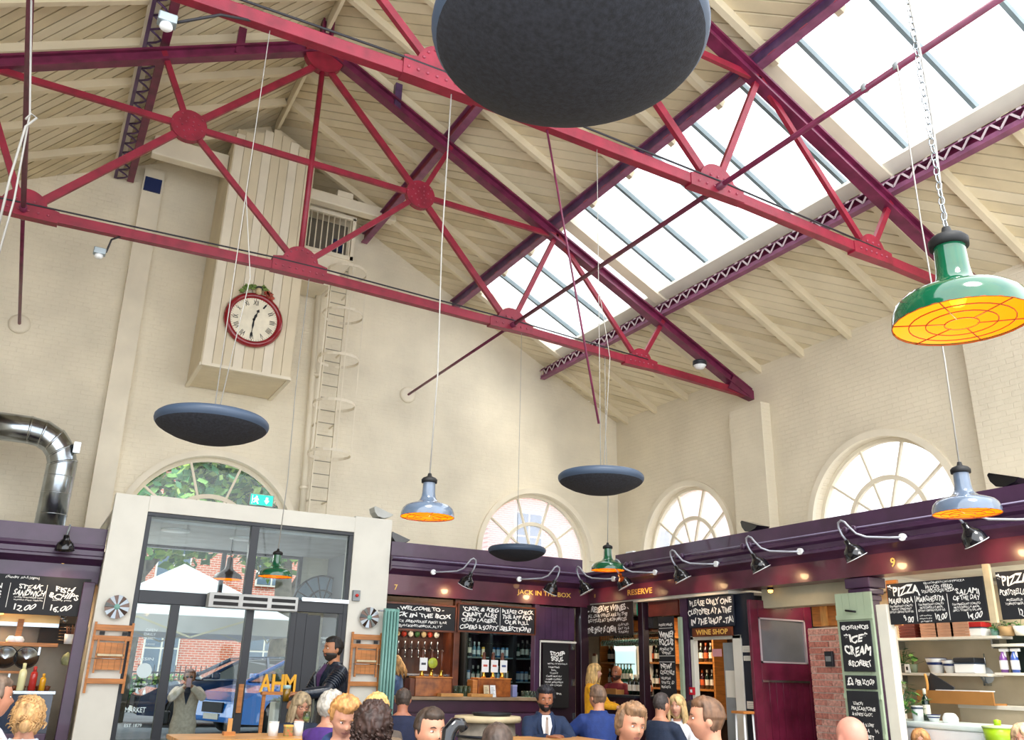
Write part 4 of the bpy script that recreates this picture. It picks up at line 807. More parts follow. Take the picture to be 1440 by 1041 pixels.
board('chalk_menu_board', 'wide chalkboard of three pizzas: marinara, margherita and salami', 'sign', fr, w, h, [('*PIZZA', .19, .82, .24, .34, .035), ('@HONESTCRUSTPIZZA', .62, .94, .06, .42, .01), ('WOOD FIRED', .56, .84, .09, .28, .02), ('SOURDOUGH PIZZA', .55, .75, .08, .34, .02),
    ('MARINARA', .145, .57, .13, .27, .025), ('SAN MARZANO TOMATO', .14, .44, .05, .25), ('GARLIC OREGANO', .14, .37, .05, .22), ('EXTRA VIRGIN OLIVE OIL', .14, .30, .05, .26), ('9.00', .21, .12, .15, .11, .02),
    ('MARGHERITA', .46, .57, .13, .29, .025), ('SAN MARZANO TOMATO', .46, .44, .05, .26), ('MOZZARELLA BASIL', .46, .37, .05, .24), ('EXTRA VIRGIN OLIVE OIL', .46, .30, .05, .28), ('10.00', .55, .14, .15, .12, .02), ('add anchovy', .39, .18, .04, .13), ('capers & olive', .39, .11, .04, .13), ('to make it', .39, .05, .04, .12),
    ('SALAMI', .84, .68, .13, .22, .025), ('OF THE DAY', .82, .54, .11, .26, .025), ('SAN MARZANO TOMATO', .81, .40, .05, .27), ('MOZZARELLA BASIL', .81, .33, .05, .25), ('SPICY TOMATO SALAMI', .81, .26, .05, .27), ('14.00', .88, .13, .15, .14, .02)], rules=((.30, .05, .30, .66), (.635, .05, .635, .66)))
fr, w, h = RR(XF + .05, 1399, 805, 1500, 868)
board('chalk_menu_board', 'chalkboard starting PIZ and PORTOBELLO cut by the right edge', 'sign', fr, w, h, [('*PIZZA', .28, .82, .22, .52, .035), ('PORTOBELLO', .24, .56, .12, .42, .025), ('MOZZARELLA', .25, .40, .05, .26), ('TOMATO BASIL', .24, .32, .05, .3), ('12.00', .38, .14, .15, .18, .02)])
t = thing('pine_post', 'light pine upright between the two pizza chalkboards', 'post', (8.27, at(1392, 830, X=8.27).y, 2.08)); m = MB(); m.box((-.02, -.035, 0), (.02, .035, .56)); m.build('post', PALEW, t, bevel=.003)

# ---------------------------------------------------------------- small goods
def ZT(t_, *a): return t_
BOT = {}
def bottle(loc, label, group=None, kind='wine', col='#10281c', lab='#e9e2cf', s=1.0, cat='bottle'):
    key = (kind, col, lab)
    if key in BOT: t = copy_tree(BOT[key]); t.location = loc; tag(t, label, cat, group); return t
    t = thing('bottle', label, cat, loc, 0, group); BOT[key] = t; mt = M('glass_' + col[1:], col, .12, n=0, coat=.5)
    if kind == 'wine': P = [(.0, 0), (.037, 0), (.038, .18), (.03, .215), (.014, .235), (.0135, .29), (.016, .292), (.016, .30), (0, .30)]; lz = (.06, .15); r = .0388; cz = .27
    elif kind == 'can': P = [(0, 0), (.029, 0), (.033, .01), (.033, .155), (.028, .165), (0, .165)]; lz = (.03, .13); r = .0338; cz = .16
    elif kind == 'beer': P = [(0, 0), (.03, 0), (.031, .13), (.024, .165), (.012, .18), (.012, .225), (0, .225)]; lz = (.04, .11); r = .0318; cz = .21
    elif kind == 'squeezy': P = [(0, 0), (.035, 0), (.036, .15), (.03, .175), (.014, .185), (.006, .235), (0, .236)]; lz = None; r = 0; cz = .2
    else: P = [(0, 0), (.036, 0), (.04, .10), (.036, .15), (.016, .19), (.014, .205), (0, .206)]; lz = (.03, .12); r = .0408; cz = .195
    m = MB(); m.lathe([(a, b) for a, b in P], 12); m.build('body', mt, t)
    if lz: m = MB(); m.lathe([(r, lz[0]), (r, lz[1])], 12, caps=False); m.build('paper_label', M('paper_' + lab[1:], lab, .7), t)
    if kind == 'spray':
        m = MB(); m.box((-.016, -.07, .205), (.016, .025, .235)); m.build('trigger_head', WHITE, t, bevel=.004); m = MB(); m.box((-.008, -.035, .15), (.008, -.02, .21)); m.build('trigger', WHITE, t)
    elif kind != 'can': m = MB(); m.lathe([(.0165, cz - .02), (.0165, cz + .033), (0, cz + .034)], 10); m.build('cap', M('cap_' + lab[1:], lab, .4) if kind != 'squeezy' else M('cap_' + col[1:], col, .4), t)
    return t
def shelf(nm, a, b, label, mat=PALEW, cat='shelf', ledge=True):
    a, b = Vector(a), Vector(b); t = thing(nm, label, cat, a); d = b - a; m = MB(); m.box((0, 0, 0), (d.x, d.y, d.z)); m.build('board', mat, t, bevel=.003)
    if ledge:
        for f in (.12, .88):
            m = MB()
            if abs(d.x) > abs(d.y): m.box((d.x * f - .012, d.y * .6, -.1), (d.x * f + .012, d.y, 0))
            else: m.box((d.x * .6, d.y * f - .012, -.1), (d.x, d.y * f + .012, 0))
            m.build('bracket', STEEL, t)
    return t

# --- bar back: tap wall and fridges
tw = thing('tap_wall', 'mahogany back bar recess with a row of steel beer taps', 'tap wall', (5.3, 13.9, 1.15))
zt0 = at(600, 900, Y=13.8).z
m = MB(); m.box((-.25, -.03, .0), (1.2, .03, 1.2)); m.build('back_panel', M('tap_panel', '#3c1d10', .3, n=.3, sc=3, coat=.4), tw)
for a, b in (((-.25, -.4, -.2), (-.13, .03, 1.25)), ((1.08, -.4, -.2), (1.22, .03, 1.25)), ((-.25, -.4, 1.15), (1.2, .03, 1.25))): m = MB(); m.box(a, b); m.build('frame', DWOOD, tw, bevel=.01)
m = MB(); m.box((-.12, -.3, .3), (1.08, -.02, .33)); m.build('drip_tray', STEEL, tw)
for k in range(9):
    x = .0 + k * .118; rr = M('badge_%d' % (k % 4), ('#e8e4d8', '#3c6a3a', '#c9b48a', '#b33a2a')[k % 4], .4)
    m = MB(); m.tube([(x, -.03, .72), (x, -.13, .72), (x, -.15, .68), (x, -.15, .58)], .012, 8); m.build('tap', STEEL, tw)
    m = MB(); m.tube([(x, -.10, .73), (x, -.12, .84)], [.01, .016], 8); m.build('tap_handle', STEEL, tw)
    m = MB(); m.lathe([(0, .02), (.045, .018), (.048, 0), (0, 0)], 16, (x, -.05, .95), RXY); m.build('tap_badge', rr, tw)
fz = thing('bottle_fridge', 'dark glass fronted fridge stocked with cans behind the bar', 'fridge', (6.65, 13.9, .95))
m = MB(); m.box((-.02, -.02, 0), (1.35, .03, 1.25)); m.build('back', BLKM, fz)
for x in (-.03, .44, .90, 1.36): m = MB(); m.box((x - .03, -.45, 0), (x + .03, .0, 1.25)); m.build('upright', BLKM, fz)
for z in (0, .42, .80, 1.2): m = MB(); m.box((-.03, -.44, z), (1.36, 0, z + .02)); m.build('shelf', M('fridge_shelf', '#7a8c8c', .3), fz)
m = MB(); m.box((-.03, -.46, .0), (1.36, -.455, 1.22)); m.build('pane', DOORG, fz)
cols = (('can', '#c9a53a', '#e9e2cf'), ('can', '#3a6fa0', '#dfe8ee'), ('can', '#6a9ac0', '#ffffff'), ('beer', '#2c4a3a', '#e9e2cf'), ('wine', '#10281c', '#e9e2cf'), ('beer', '#5f8aa0', '#cfe0e8'))
rnd = random.Random(11)
for sh_ in range(3):
    for k in range(15):
        x = 6.70 + k * .088 + (.03 if k > 4 else 0) + (.03 if k > 9 else 0); kd = cols[(k // 2 + sh_ * 2) % 6]
        bottle((x, 13.66 + rnd.uniform(-.02, .02), (.97, 1.39, 1.77)[sh_] + .002), ('chilled bottle or can on the bottom fridge shelf', 'chilled bottle or can on the middle fridge shelf', 'chilled bottle or can on the top fridge shelf')[sh_], ('drinks on the bottom fridge shelf', 'drinks on the middle fridge shelf', 'drinks on the top fridge shelf')[sh_], *kd)
slight((1.7, 14.4, 3.3), 32, 1.2, (1, .97, .92)); slight((7.3, 13.35, 2.5), 10, .5, (.8, .95, 1))  # unseen area light added to brighten the lobby, then one before the fridge
# --- bar counter
bc = thing('bar_counter', 'long plum panelled bar counter with a pale worn wooden top', 'counter', (4.85, 12.05, 0))
m = MB(); m.box((0, .08, 0), (2.42, .5, 1.13)); m.build('body', M('plum_panel', '#3a1630', .35, n=.15, sc=3), bc)
for k in range(4): m = MB(); m.box((.06 + k * .59, .06, .12), (.58 + k * .59, .085, .95)); m.build('front_panel', PLUM if k % 2 else M('plum_panel'), bc, bevel=.01)
m = MB(); m.box((0, .05, .97), (2.42, .09, 1.12)); m.build('frieze', M('plum_panel'), bc)
m = MB(); m.box((-.02, -.02, 1.13), (2.45, .55, 1.175)); m.build('top', M('worn_counter_top', '#9c8468', .4, n=.15, sc=4), bc, bevel=.006)
CZ = 1.176
def pumpbox(x0, x1, label):
    t = thing('pump_box', label, 'bar box', (x0, 12.22, CZ)); w = x1 - x0
    m = MB(); m.box((0, 0, 0), (w, .24, .25)); m.build('body', BURR, t, bevel=.006); m = MB(); m.box((-.08, .02, 0), (0, .22, .24)); m.build('side_block', DWOOD if x0 < 6 else WOOD, t, bevel=.006); m = MB(); m.box((-.01, -.01, .25), (w + .01, .25, .27)); m.build('top', WOOD, t, bevel=.004)
pumpbox(5.22, 5.80, 'burr wood pump box on the bar below the tall tap wall'); pumpbox(6.24, 6.80, 'burr wood pump box on the bar before the fridges')
def pump(px, label, card, k):
    x = at(px, 950, Y=12.34).x; t = thing('beer_pump', label, 'beer pump', (x, 12.34, CZ + .27))
    m = MB(); m.lathe([(0, 0), (.035, 0), (.03, .03), (.022, .05), (.022, .09), (0, .09)], 14); m.build('base', M('brass', '#d8b050', .2, 1), t)
    m = MB(); m.lathe([(.012, .09), (.016, .14), (.024, .22), (.028, .30), (.02, .33), (.024, .34), (.02, .37), (0, .375)], 12); m.build('handle', DWOOD, t)
    if card == 'card':
        m = MB(); m.box((-.06, -.05, .08), (.06, -.04, .26)); m.build('pump_clip', WHITE, t); m = MB(); m.box((-.035, -.053, .16), (.035, -.049, .19)); m.build('clip_stripe', M('clip_%d' % (k % 3), ('#3a3f4a', '#c65a4a', '#4a5a8a')[k % 3], .5), t)
    elif card == 'round':
        m = MB(); m.lathe([(0, .012), (.075, .01), (.075, 0), (0, 0)], 20, (0, -.04, .19), RXY); m.build('pump_clip', M('lime_badge', '#b9c94a', .4, n=.2, sc=14), t)
pump(593, 'beer pump with a white card nearest the radiator', 'card', 0); pump(606, 'beer pump with a round lime green badge', 'round', 0); pump(620, 'plain brass beer pump right of the lime badge', None, 0)
pump(680, 'beer pump with a card, leftmost on the second pump box', 'card', 1); pump(693, 'beer pump with a red striped card, middle of the second box', 'card', 1); pump(706, 'beer pump with a blue striped card, rightmost on the second box', 'card', 2)
gp = None
def glassware(loc, r, h, label, group, stem=False, beer=None, down=False):
    t = thing('drinking_glass', label, 'glass', loc, 0, group)
    if stem: P = [(0, 0), (.033, 0), (.03, .004), (.004, .008), (.004, h * .5), (.02, h * .56), (.036, h * .7), (.032, h), (.030, h), (.033, h * .7), (0, h * .57)]
    else: P = [(0, 0), (r * .75, 0), (r, h), (r * .94, h), (r * .7, .008), (0, .008)]
    if down: P = [(a, -b) for a, b in P]
    m = MB(); m.lathe(P, 12); m.build('glass', JAR, t)
    if beer: m = MB(); m.lathe([(0, .0), (r * .7, 0.003), (r * .92, h * .8), (0, h * .8)], 12); m.build('drink', M('drink_' + beer[1:], beer, .2), t)
    return t
g0 = glassware((5.9, 12.3, CZ), .036, .15, 'pint glass standing on the bar between the pump boxes', 'pint glasses on the bar')
for k in range(9):
    c = copy_tree(g0); c.location = (5.9 + (k % 5) * .075 + .04, 12.3 + (k // 5) * .09 + .04, CZ)
t = thing('wooden_tray', 'shallow pale wooden tray on the bar front edge', 'tray', (5.56, 12.06, CZ)); m = MB(); m.box((0, 0, 0), (.36, .14, .045)); m.build('tray', WOOD2, t, bevel=.005)
t = copy_tree(t); t.location = (6.05, 12.06, CZ); t['label'] = 'second pale wooden tray, left of the menu cards on the bar'
for i, (x, mt, lb_) in enumerate(((6.33, PALEW, 'brown menu card standing on the bar'), (6.44, WHITE, 'white handwritten menu card standing on the bar'))):
    t = thing('menu_card', lb_, 'card', (x, 12.1, CZ)); m = MB(); m.box((-.045, 0, 0), (.045, .008, .17), Matrix.Rotation(-.2, 3, 'X')); m.build('card', mt, t); m = MB()
    for k in range(6): m.box((-.03, -.002, .03 + k * .02), (.03 - .01 * (k % 3), -.0005, .034 + k * .02), Matrix.Rotation(-.2, 3, 'X'))
    tag(m.build('writing', BLKM, t), kind='stuff')
t = thing('lilac_box', 'small lilac box on the bar right of the second pump box', 'box', (6.88, 12.3, CZ)); m = MB(); m.box((0, 0, 0), (.08, .08, .16)); m.build('box', M('lilac', '#8088b8', .5), t, bevel=.004); m = MB(); m.box((-.003, -.003, .15), (.083, .083, .175)); m.build('lid', M('lilac_lid', '#9aa0c8', .5), t, bevel=.004)
g1 = glassware((7.05, 12.28, CZ), .03, .09, 'small upturned tumbler at the right end of the bar', 'tumblers at the right end of the bar')
for k in range(5): c = copy_tree(g1); c.location = (7.12 + (k % 3) * .065, 12.24 + (k // 3) * .08, CZ)
t = thing('plum_panel', 'plum boarded panel above the dark chalked door', 'panel', (7.34, 12.29, 2.05))
for k in range(6): m = MB(); m.box((k * .112, 0, 0), (k * .112 + .108, .03, .5)); m.build('board', PLUM, t)
t = thing('dark_door', 'dark panelled door behind the suited men', 'door', (7.36, 12.31, 0)); m = MB(); m.box((0, 0, 0), (.68, .05, 2.02)); m.build('leaf', PLUMD, t)
for z in (2.0, 1.45, .95): m = MB(); m.box((.61, -.02, z - .1), (.66, 0, z)); m.build('hinge', STEEL, t)
m = MB(); m.box((.0, -.01, 1.2), (.02, .0, 2.0)); m.build('edge_strip', OFFW, t); m = MB(); m.box((0, -.03, 2.0), (.68, .03, 2.03)); m.build('head', OFFW, t)

# --- left stall kitchen
lk = thing('serving_counter', 'steel topped serving counter of the left stall with a navy front', 'counter', (-1.1, 12.55, 0))
zc = at(60, 972, Y=12.55).z
m = MB(); m.box((0, .03, 0), (1.66, .5, zc - .04)); m.build('front', M('navy_glass_front', '#1d2c44', .15, coat=.6), lk); m = MB(); m.box((0, 0, 0), (1.66, .03, zc - .48)); m.build('plum_base', PLUM, lk, bevel=.01); m = MB(); m.box((-.02, -.02, zc - .04), (1.68, .55, zc)); m.build('top', STEEL, lk, bevel=.004)
def onL(px, Y, z): p = at(px, 960, Y=Y); return (p.x, Y, z)
bottle(onL(30, 12.7, zc), 'tall cream mayonnaise squeezy bottle on the left counter', None, 'squeezy', '#e8e4b0', '#e8e4b1').scale = (1.25, 1.25, 1.35)
bottle(onL(46, 12.7, zc), 'red ketchup squeezy bottle on the left counter', None, 'squeezy', '#b8302c', '#b8302d').scale = (1.2, 1.2, 1.2)
bottle(onL(60, 12.7, zc), 'yellow mustard squeezy bottle on the left counter', None, 'squeezy', '#dca020', '#dca021').scale = (1, 1, .85)
zs = at(60, 910, Y=13.0).z
sh1 = shelf('pass_shelf', (-1.1, 12.9, zs), (.52, 13.25, zs + .045), 'orange wooden pass shelf under the hot lamp in the left stall', WOOD)
for px in (22,): 
    p = at(px, 890, Y=13.0); m = MB(); m.box((p.x + 1.1, .1, .045), (p.x + 1.17, .2, .33)); m.build('upright', WOOD, sh1)
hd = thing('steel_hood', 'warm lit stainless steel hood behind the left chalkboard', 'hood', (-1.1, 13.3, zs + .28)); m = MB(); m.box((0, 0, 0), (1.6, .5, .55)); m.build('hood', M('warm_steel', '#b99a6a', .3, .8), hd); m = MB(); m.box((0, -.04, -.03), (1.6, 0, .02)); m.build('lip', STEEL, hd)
m = MB(); m.lathe([(0, 0), (.04, .01), (.02, .05), (0, .05)], 12, (.9, -.02, .1)); m.build('heat_lamp', M('warm_bulb'), hd)
L = slight((-.15, 13.1, zs + .25), 5, .1, (1, .6, .2))
t = thing('cutlery_tub', 'white tub of dark wooden sticks on the pass shelf', 'tub', onL(86, 13.0, zs + .046)); m = MB(); m.lathe([(0, 0), (.055, 0), (.065, .12), (.06, .12), (.05, .01), (0, .01)], 16); m.build('tub', WHITE, t)
for k in range(14):
    a = k * 2.4; m = MB(); m.tube([(.02 * math.cos(a), .02 * math.sin(a), .02), (.06 * math.cos(a), .05 * math.sin(a), .20 + .02 * (k % 3))], .004, 5); m.build('stick', DWOOD, t)
t = thing('storage_box', 'clear lidded plastic box right of the stick tub', 'box', onL(103, 13.0, zs + .046)); m = MB(); m.box((-.09, -.06, 0), (.09, .06, .2)); m.build('box', M('frosted_plastic', '#c8ccca', .4), t, bevel=.01); m = MB(); m.box((-.095, -.065, .2), (.095, .065, .22)); m.build('lid', WHITE, t)
for k, px in enumerate((4, 14)):
    t = thing('eggs_tray', ('left' if k == 0 else 'right') + ' white parcel of food at the left end of the pass shelf', 'parcel', onL(px, 13.0, zs + .046)); m = MB(); m.lathe([(0, 0), (.06, 0), (.065, .03), (.04, .07), (0, .075)], 14); m.build('parcel', WHITE, t)
zl = at(60, 948, Y=13.4).z
sh2 = shelf('low_shelf', (-1.1, 13.2, zl), (.2, 13.5, zl + .03), 'low wooden shelf with pans at the back of the left stall', WOOD)
for k, px in enumerate((4, 34)):
    p = at(px, 940, Y=13.2); t = thing('frying_pan', ('left' if k == 0 else 'right') + ' steel wok leaning on the low shelf of the left stall', 'pan', (p.x, 13.28, zl + .03)); R = Matrix.Rotation(1.25, 3, 'X')
    m = MB(); m.lathe([(0, 0), (.06, .004), (.12, .04), (.145, .08), (.14, .08), (.115, .045), (0, .01)], 24, (0, 0, .14), R, sx=1); m.build('bowl', STEEL, t); m = MB(); m.tube([R @ Vector((.14 * math.cos(a), .14 * math.sin(a), .08)) + Vector((0, 0, .14)) for a in [2 * PI * j / 24 for j in range(24)]], .006, 5, True); m.build('rim', BLKM, t)
t = thing('oven_rack', 'dark oven with wire racks behind the pass shelf', 'oven', (onL(72, 13.3, zs)[0], 13.35, zs + .05)); m = MB(); m.box((-.25, 0, 0), (.25, .2, .26)); m.build('body', BLKM, t)
for k in range(5): m = MB(); m.tube([(-.02, -.01, .05 + k * .04), (.24, -.01, .05 + k * .04)], .005, 5); m.build('rack_wire', STEEL, t)
t = thing('hanging_ladles', 'bunch of steel ladles and a cloth hanging at the right of the left stall', 'utensils', (.45, 12.75, 2.28))
for k in range(4): m = MB(); m.tube([(k * .03, 0, .12), (k * .03, 0, -.15 - .03 * k)], .006, 5); m.lathe([(0, -.03), (.02, -.02), (.028, .01), (0, .01)], 10, (k * .03, 0, -.17 - .03 * k)); m.build('ladle', STEEL, t)
t = thing('food_bags', 'clear bags of vegetables hanging under the pass shelf', 'bag', (onL(88, 13.1, 0)[0], 13.15, zs - .22))
for k in range(3): m = MB(); m.lathe([(0, 0), (.05, .01), (.07, .07), (.05, .13), (.012, .16), (0, .17)], 12, (k * .1, .02 * k, .02 * k)); m.build('bag', M('pale_greens', '#b9bb8a', .3, n=.3, sc=14), t)
for k in range(5):
    t = thing('food_dish', 'brown food dish on the right of the left counter', 'dish', (.12 + .09 * k, 12.78 + .05 * (k % 2), zc), 0, 'brown dishes on the left counter'); m = MB(); m.lathe([(0, 0), (.03, 0), (.045, .05), (.04, .05), (.0, .02)], 12); m.build('dish', DWOOD, t); m = MB(); m.lathe([(0, .06), (.03, .05), (.042, .035), (0, .03)], 10); m.build('food', M('brown_food', '#6a4a30', .7, n=.3, sc=20), t)

# --- wine stall
wc = thing('wine_counter', 'dark topped serving counter of the wine stall', 'counter', (8.3, 11.1, 0)); zw = at(885, 978, X=8.35).z
m = MB(); m.box((.02, 0, 0), (.45, 1.0, zw - .04)); m.build('body', PLUMD, wc); m = MB(); m.box((0, -.02, zw - .04), (.5, 1.02, zw)); m.build('top', SLATE, wc, bevel=.005)
for k in range(11):
    y = 11.16 + k * .058 + .0; kd = (('wine', '#10281c', '#e9e2cf'), ('wine', '#3a1018', '#d8602a'), ('wine', '#0c1410', '#efe8d8'), ('wine', '#2a3a1c', '#e9e2ce'))[k % 4]
    if k < 9: bottle((8.62 + .07 * (k % 2), y, zw), 'wine bottle standing on the wine stall counter', 'wine bottles on the counter', *kd)
t = thing('cardboard_box', 'open brown cardboard box on the wine counter', 'box', (8.44, 11.78, zw)); m = MB(); m.box((-.08, -.13, 0), (.08, .13, .07)); m.build('box', M('cardboard', '#a8743a', .7), t, bevel=.003); m = MB(); m.box((-.085, -.135, .06), (-.07, .135, .085)); m.build('flap', M('cardboard'), t)
gr = thing('glass_rack', 'ceiling rack above the wine counter hung with wine glasses', 'rack', (8.5, 10.9, 2.18))
for k in range(6): m = MB(); m.beam((.02 + k * .08, 0, 0), (.02 + k * .08, 1.45, 0), .015, .02); m.build('rail', DWOOD, gr)
for k in (0, 1.45): m = MB(); m.beam((0, k, .01), (.46, k, .01), .03, .04); m.tube([(.23, k, 0), (.23, k, .42)], .01, 5); m.build('cross_rail', DWOOD, gr)
hg = None
for i in range(3):
    for k in range(20):
        loc = (8.54 + i * .14, 10.95 + k * .068, 2.17)
        if hg is None: hg = glassware(loc, .03, .19, 'wine glass hanging upside down from the ceiling rack', 'hanging wine glasses', stem=True, down=True)
        else: c = copy_tree(hg); c.location = loc
for k in range(2):
    for z in (1.35, 1.75, 2.15): pass
ws = thing('wine_rack', 'wooden shelves of wine bottles at the back of the wine stall', 'shelves', (10.28, 11.2, .9))
for z in (0, .42, .84, 1.26): m = MB(); m.box((-.3, 0, z), (0, 3.2, z + .03)); m.build('shelf', WOOD, ws)
for y in (0, 1.0, 2.1, 3.2): m = MB(); m.box((-.3, y - .02, 0), (0, y + .02, 1.6)); m.build('upright', WOOD, ws)
for r_ in range(3):
    for k in range(26):
        kd = (('wine', '#10281c', '#e9e2cf'), ('wine', '#3a1018', '#d8602a'), ('wine', '#0c1410', '#efe8d8'))[(k * 7 + r_) % 3]
        if (k * .12) % 1.05 > .03: bottle((10.1, 11.26 + k * .12, .93 + .42 * r_), 'wine bottle on the back shelves of the wine stall', 'wine bottles on the back shelves', *kd)
wf = thing('lit_fridge', 'bright white lit fridge behind the wine stall staff', 'fridge', (9.75, at(880, 930, X=9.75).y, .6)); m = MB(); m.box((0, -.35, 0), (.35, .35, 1.55)); m.build('cabinet', OFFW, wf, bevel=.01)
m = MB(); m.box((-.012, -.3, .05), (0, .3, 1.5)); m.build('lit_door', M('lit_fridge_glow', '#bfe6e6', .4, n=0, em=.7), wf); m = MB(); m.box((-.03, -.3, 1.38), (-.012, .3, 1.5)); m.build('light_strip', M('tube_glow', '#ffffff', .4, n=0, em=4), wf)
for z in (.45, .8, 1.12): m = MB(); m.box((-.12, -.3, z), (-.012, .3, z + .015)); m.build('shelf', STEEL, wf)
for r_ in range(2):
    for k in range(6): bottle((9.68, at(880, 930, X=9.75).y - .24 + k * .095, 1.07 + .35 * r_ - .002), 'green wine bottle in the lit fridge', 'wine bottles in the lit fridge', 'wine', '#2f5a3a', '#e9e2cd')
for i, (px, py, l_) in enumerate(((836, 930, 'brown clipboard menu hanging left in the wine stall'), (906, 945, 'pale wooden board hanging beside the wine stall post'))):
    p = at(px, py, X=8.5); t = thing('hanging_board', l_, 'board', p); m = MB(); m.box((0, -.07 if i == 0 else -.04, -.12 if i == 0 else -.2), (.012, .07 if i == 0 else .04, .1 if i == 0 else .2)); m.build('board', PALEW, t); m = MB(); m.box((-.01, -.04, .08 if i == 0 else .17), (.014, .04, .12 if i == 0 else .22)); m.build('clip', DWOOD, t)
t = thing('exit_sign', 'small green exit sign hanging in the wine stall', 'sign', at(898, 858, X=8.5)); m = MB(); m.box((0, -.05, -.08), (.02, .05, .09)); m.build('face', M('dim_green', '#2f9a78', .5, em=.3), t); m = MB(); m.box((-.005, -.07, .09), (.03, .07, .11)); m.build('case', WHITE, t)
t = thing('black_speaker', 'black loudspeaker box hanging beside the wine boards', 'speaker', at(913, 868, X=8.46)); m = MB(); m.box((0, -.09, -.17), (.18, .09, .17)); m.build('cabinet', BLKM, t, bevel=.01); m = MB(); m.box((-.01, -.08, -.16), (0, .08, .16)); m.build('grille', CHARC, t)
# wine shop door
wd = struct('door_2', 'cream framed wine shop doorway'); X0 = XF + .22
y0_, y1_ = at(975, 900, X=X0).y, at(1030, 905, X=X0).y; zt = 2.02
for a, b in (((0, y0_ - .0, 0), (.08, y0_ + .07, zt + .05)), ((0, y1_ - .16, 0), (.12, y1_, zt + .05)), ((0, y1_ - .16, zt), (.08, y0_ + .07, zt + .05))): m = MB(); m.box((a[0] + X0, a[1], a[2]), (b[0] + X0, b[1], b[2])); m.build('door_frame', OFFW, wd, bevel=.006)
m = MB(); m.box((X0 + .1, y1_ + .0, 0), (X0 + .14, y1_ + .3, 1.98)); m.build('door_leaf', GREYP, wd, bevel=.004)
for nm_, a, b, mt in (('paper_notice', (.085, y1_ + .08, 1.28), (.095, y1_ + .26, 1.62), OFFW), ('paper_notice', (.085, y1_ + .32, 1.80), (.095, y1_ + .50, 1.90), M('pink_paper', '#d89aa0', .7))): m = MB(); m.box((a[0] + X0, a[1], a[2]), (b[0] + X0, b[1], b[2])); m.build(nm_, mt, wd)
sbox('wall_wine_front', (X0 + .02, 8.66, 0), (X0 + .06, y1_ - .16, 2.6), NAVY); sbox('wall_wine_head', (X0 + .02, y1_ - .16, zt + .05), (X0 + .06, 10.02, 2.6), NAVY)
for z in (1.2, 1.6): shelf('shop_shelf', (9.6, 9.05, z), (9.9, 10.2, z + .03), ('lower' if z < 1.4 else 'upper') + ' wooden shelf seen through the wine shop door', DWOOD)
for k in range(10): bottle((9.72, 9.2 + k * .095, 1.63), 'bottle on the upper shelf inside the wine shop', 'bottles in the wine shop', 'wine', '#10281c', '#e9e2cf')
t = thing('red_bag', 'red bag on the lower shelf in the wine shop doorway', 'bag', (9.7, 9.75, 1.23)); m = MB(); m.lathe([(0, 0), (.08, 0), (.09, .1), (.06, .2), (0, .22)], 14, sy=1.3); m.build('bag', M('red_cloth', '#b01818', .6), t)
t = thing('fire_call_point', 'small red fire alarm call point left of the wine shop door', 'call point', at(972, 972, X=X0 - .03)); m = MB(); m.box((0, -.05, -.05), (.04, .05, .05)); m.build('case', M('fire_red', '#c8102a', .4), t, bevel=.005); m = MB(); m.box((-.004, -.02, -.02), (0, .02, .02)); m.build('glass', WHITE, t)
for i, (px, py, w_, h_) in enumerate(((1050, 913, .16, .08), (1051, 926, .14, .06), (1056, 992, .14, .09))):
    p = at(px, py, X=X0 - .01); t = thing('paper_notice', ('upper', 'lower', 'lowest')[i] + ' pale paper notice on the navy wall by the burgundy door', 'notice', p); m = MB(); m.box((0, -w_ / 2, -h_ / 2), (.006, w_ / 2, h_ / 2)); m.build('paper', OFFW, t); m = MB()
    for k in range(3): m.box((-.002, -w_ * .35, -h_ * .3 + k * h_ * .25), (0, w_ * .35, -h_ * .25 + k * h_ * .25))
    tag(m.build('print', GREYP, t), kind='stuff')
t = thing('side_stand', 'small wooden topped stand beside the burgundy door', 'stand', (8.25, 8.72, 0)); zz = at(1055, 1001, X=8.2).z
m = MB(); m.box((-.12, -.1, zz - .03), (.1, .12, zz)); m.build('top', WOOD, t)
for a, b in ((-.1, -.08), (.08, -.08), (-.1, .1), (.08, .1)): m = MB(); m.tube([(a, b, 0), (a * .8, b * .8, zz - .03)], .014, 6); m.build('leg', WHITE, t)

# burgundy door leaf, standing open and facing the hall
bd = thing('burgundy_door', 'large burgundy boarded door with a glazed upper pane standing open', 'door', (8.31, 8.58, 0)); W_, H_ = 1.12, 2.50
for a, b in (((0, 0), (.14, H_)), ((W_ - .14, 0), (W_, H_)), ((.14, H_ - .22), (W_ - .14, H_)), ((.14, 1.50), (W_ - .14, 1.72)), ((.14, 0), (W_ - .14, .2))): m = MB(); m.box((a[0], 0, a[1]), (b[0], .05, b[1])); m.build('rail', BURG, bd, bevel=.006)
n = 7
for k in range(n):
    a = .14 + (W_ - .28) * k / n; b = .14 + (W_ - .28) * (k + 1) / n; m = MB(); m.box((a + .003, .012, .2), (b - .003, .04, 1.49)); m.build('board', BURG, bd, bevel=.003)
m = MB(); m.box((.14, -.012, 1.485), (W_ - .14, .012, 1.51)); m.build('drip_bead', STEEL, bd)
m = MB(); m.box((.14, .02, 1.72), (W_ - .14, .026, H_ - .22)); m.build('pane', M('reflective_door_glass', '#8b8f96', .08, .6), bd)
for a, b in (((.14, 1.72), (.165, H_ - .22)), ((W_ - .165, 1.72), (W_ - .14, H_ - .22)), ((.14, 1.72), (W_ - .14, 1.74)), ((.14, H_ - .24), (W_ - .14, H_ - .22))): m = MB(); m.box((a[0], -.006, a[1]), (b[0], .02, b[1])); m.build('glazing_bead', M('pale_bead', '#a79aa0', .4), bd)
for k in range(4): m = MB(); m.lathe([(.008, 0), (.006, .006), (0, .007)], 8, (.4 + k * .12, 0, H_ - .09), RXY); m.build('screw', STEEL, bd)
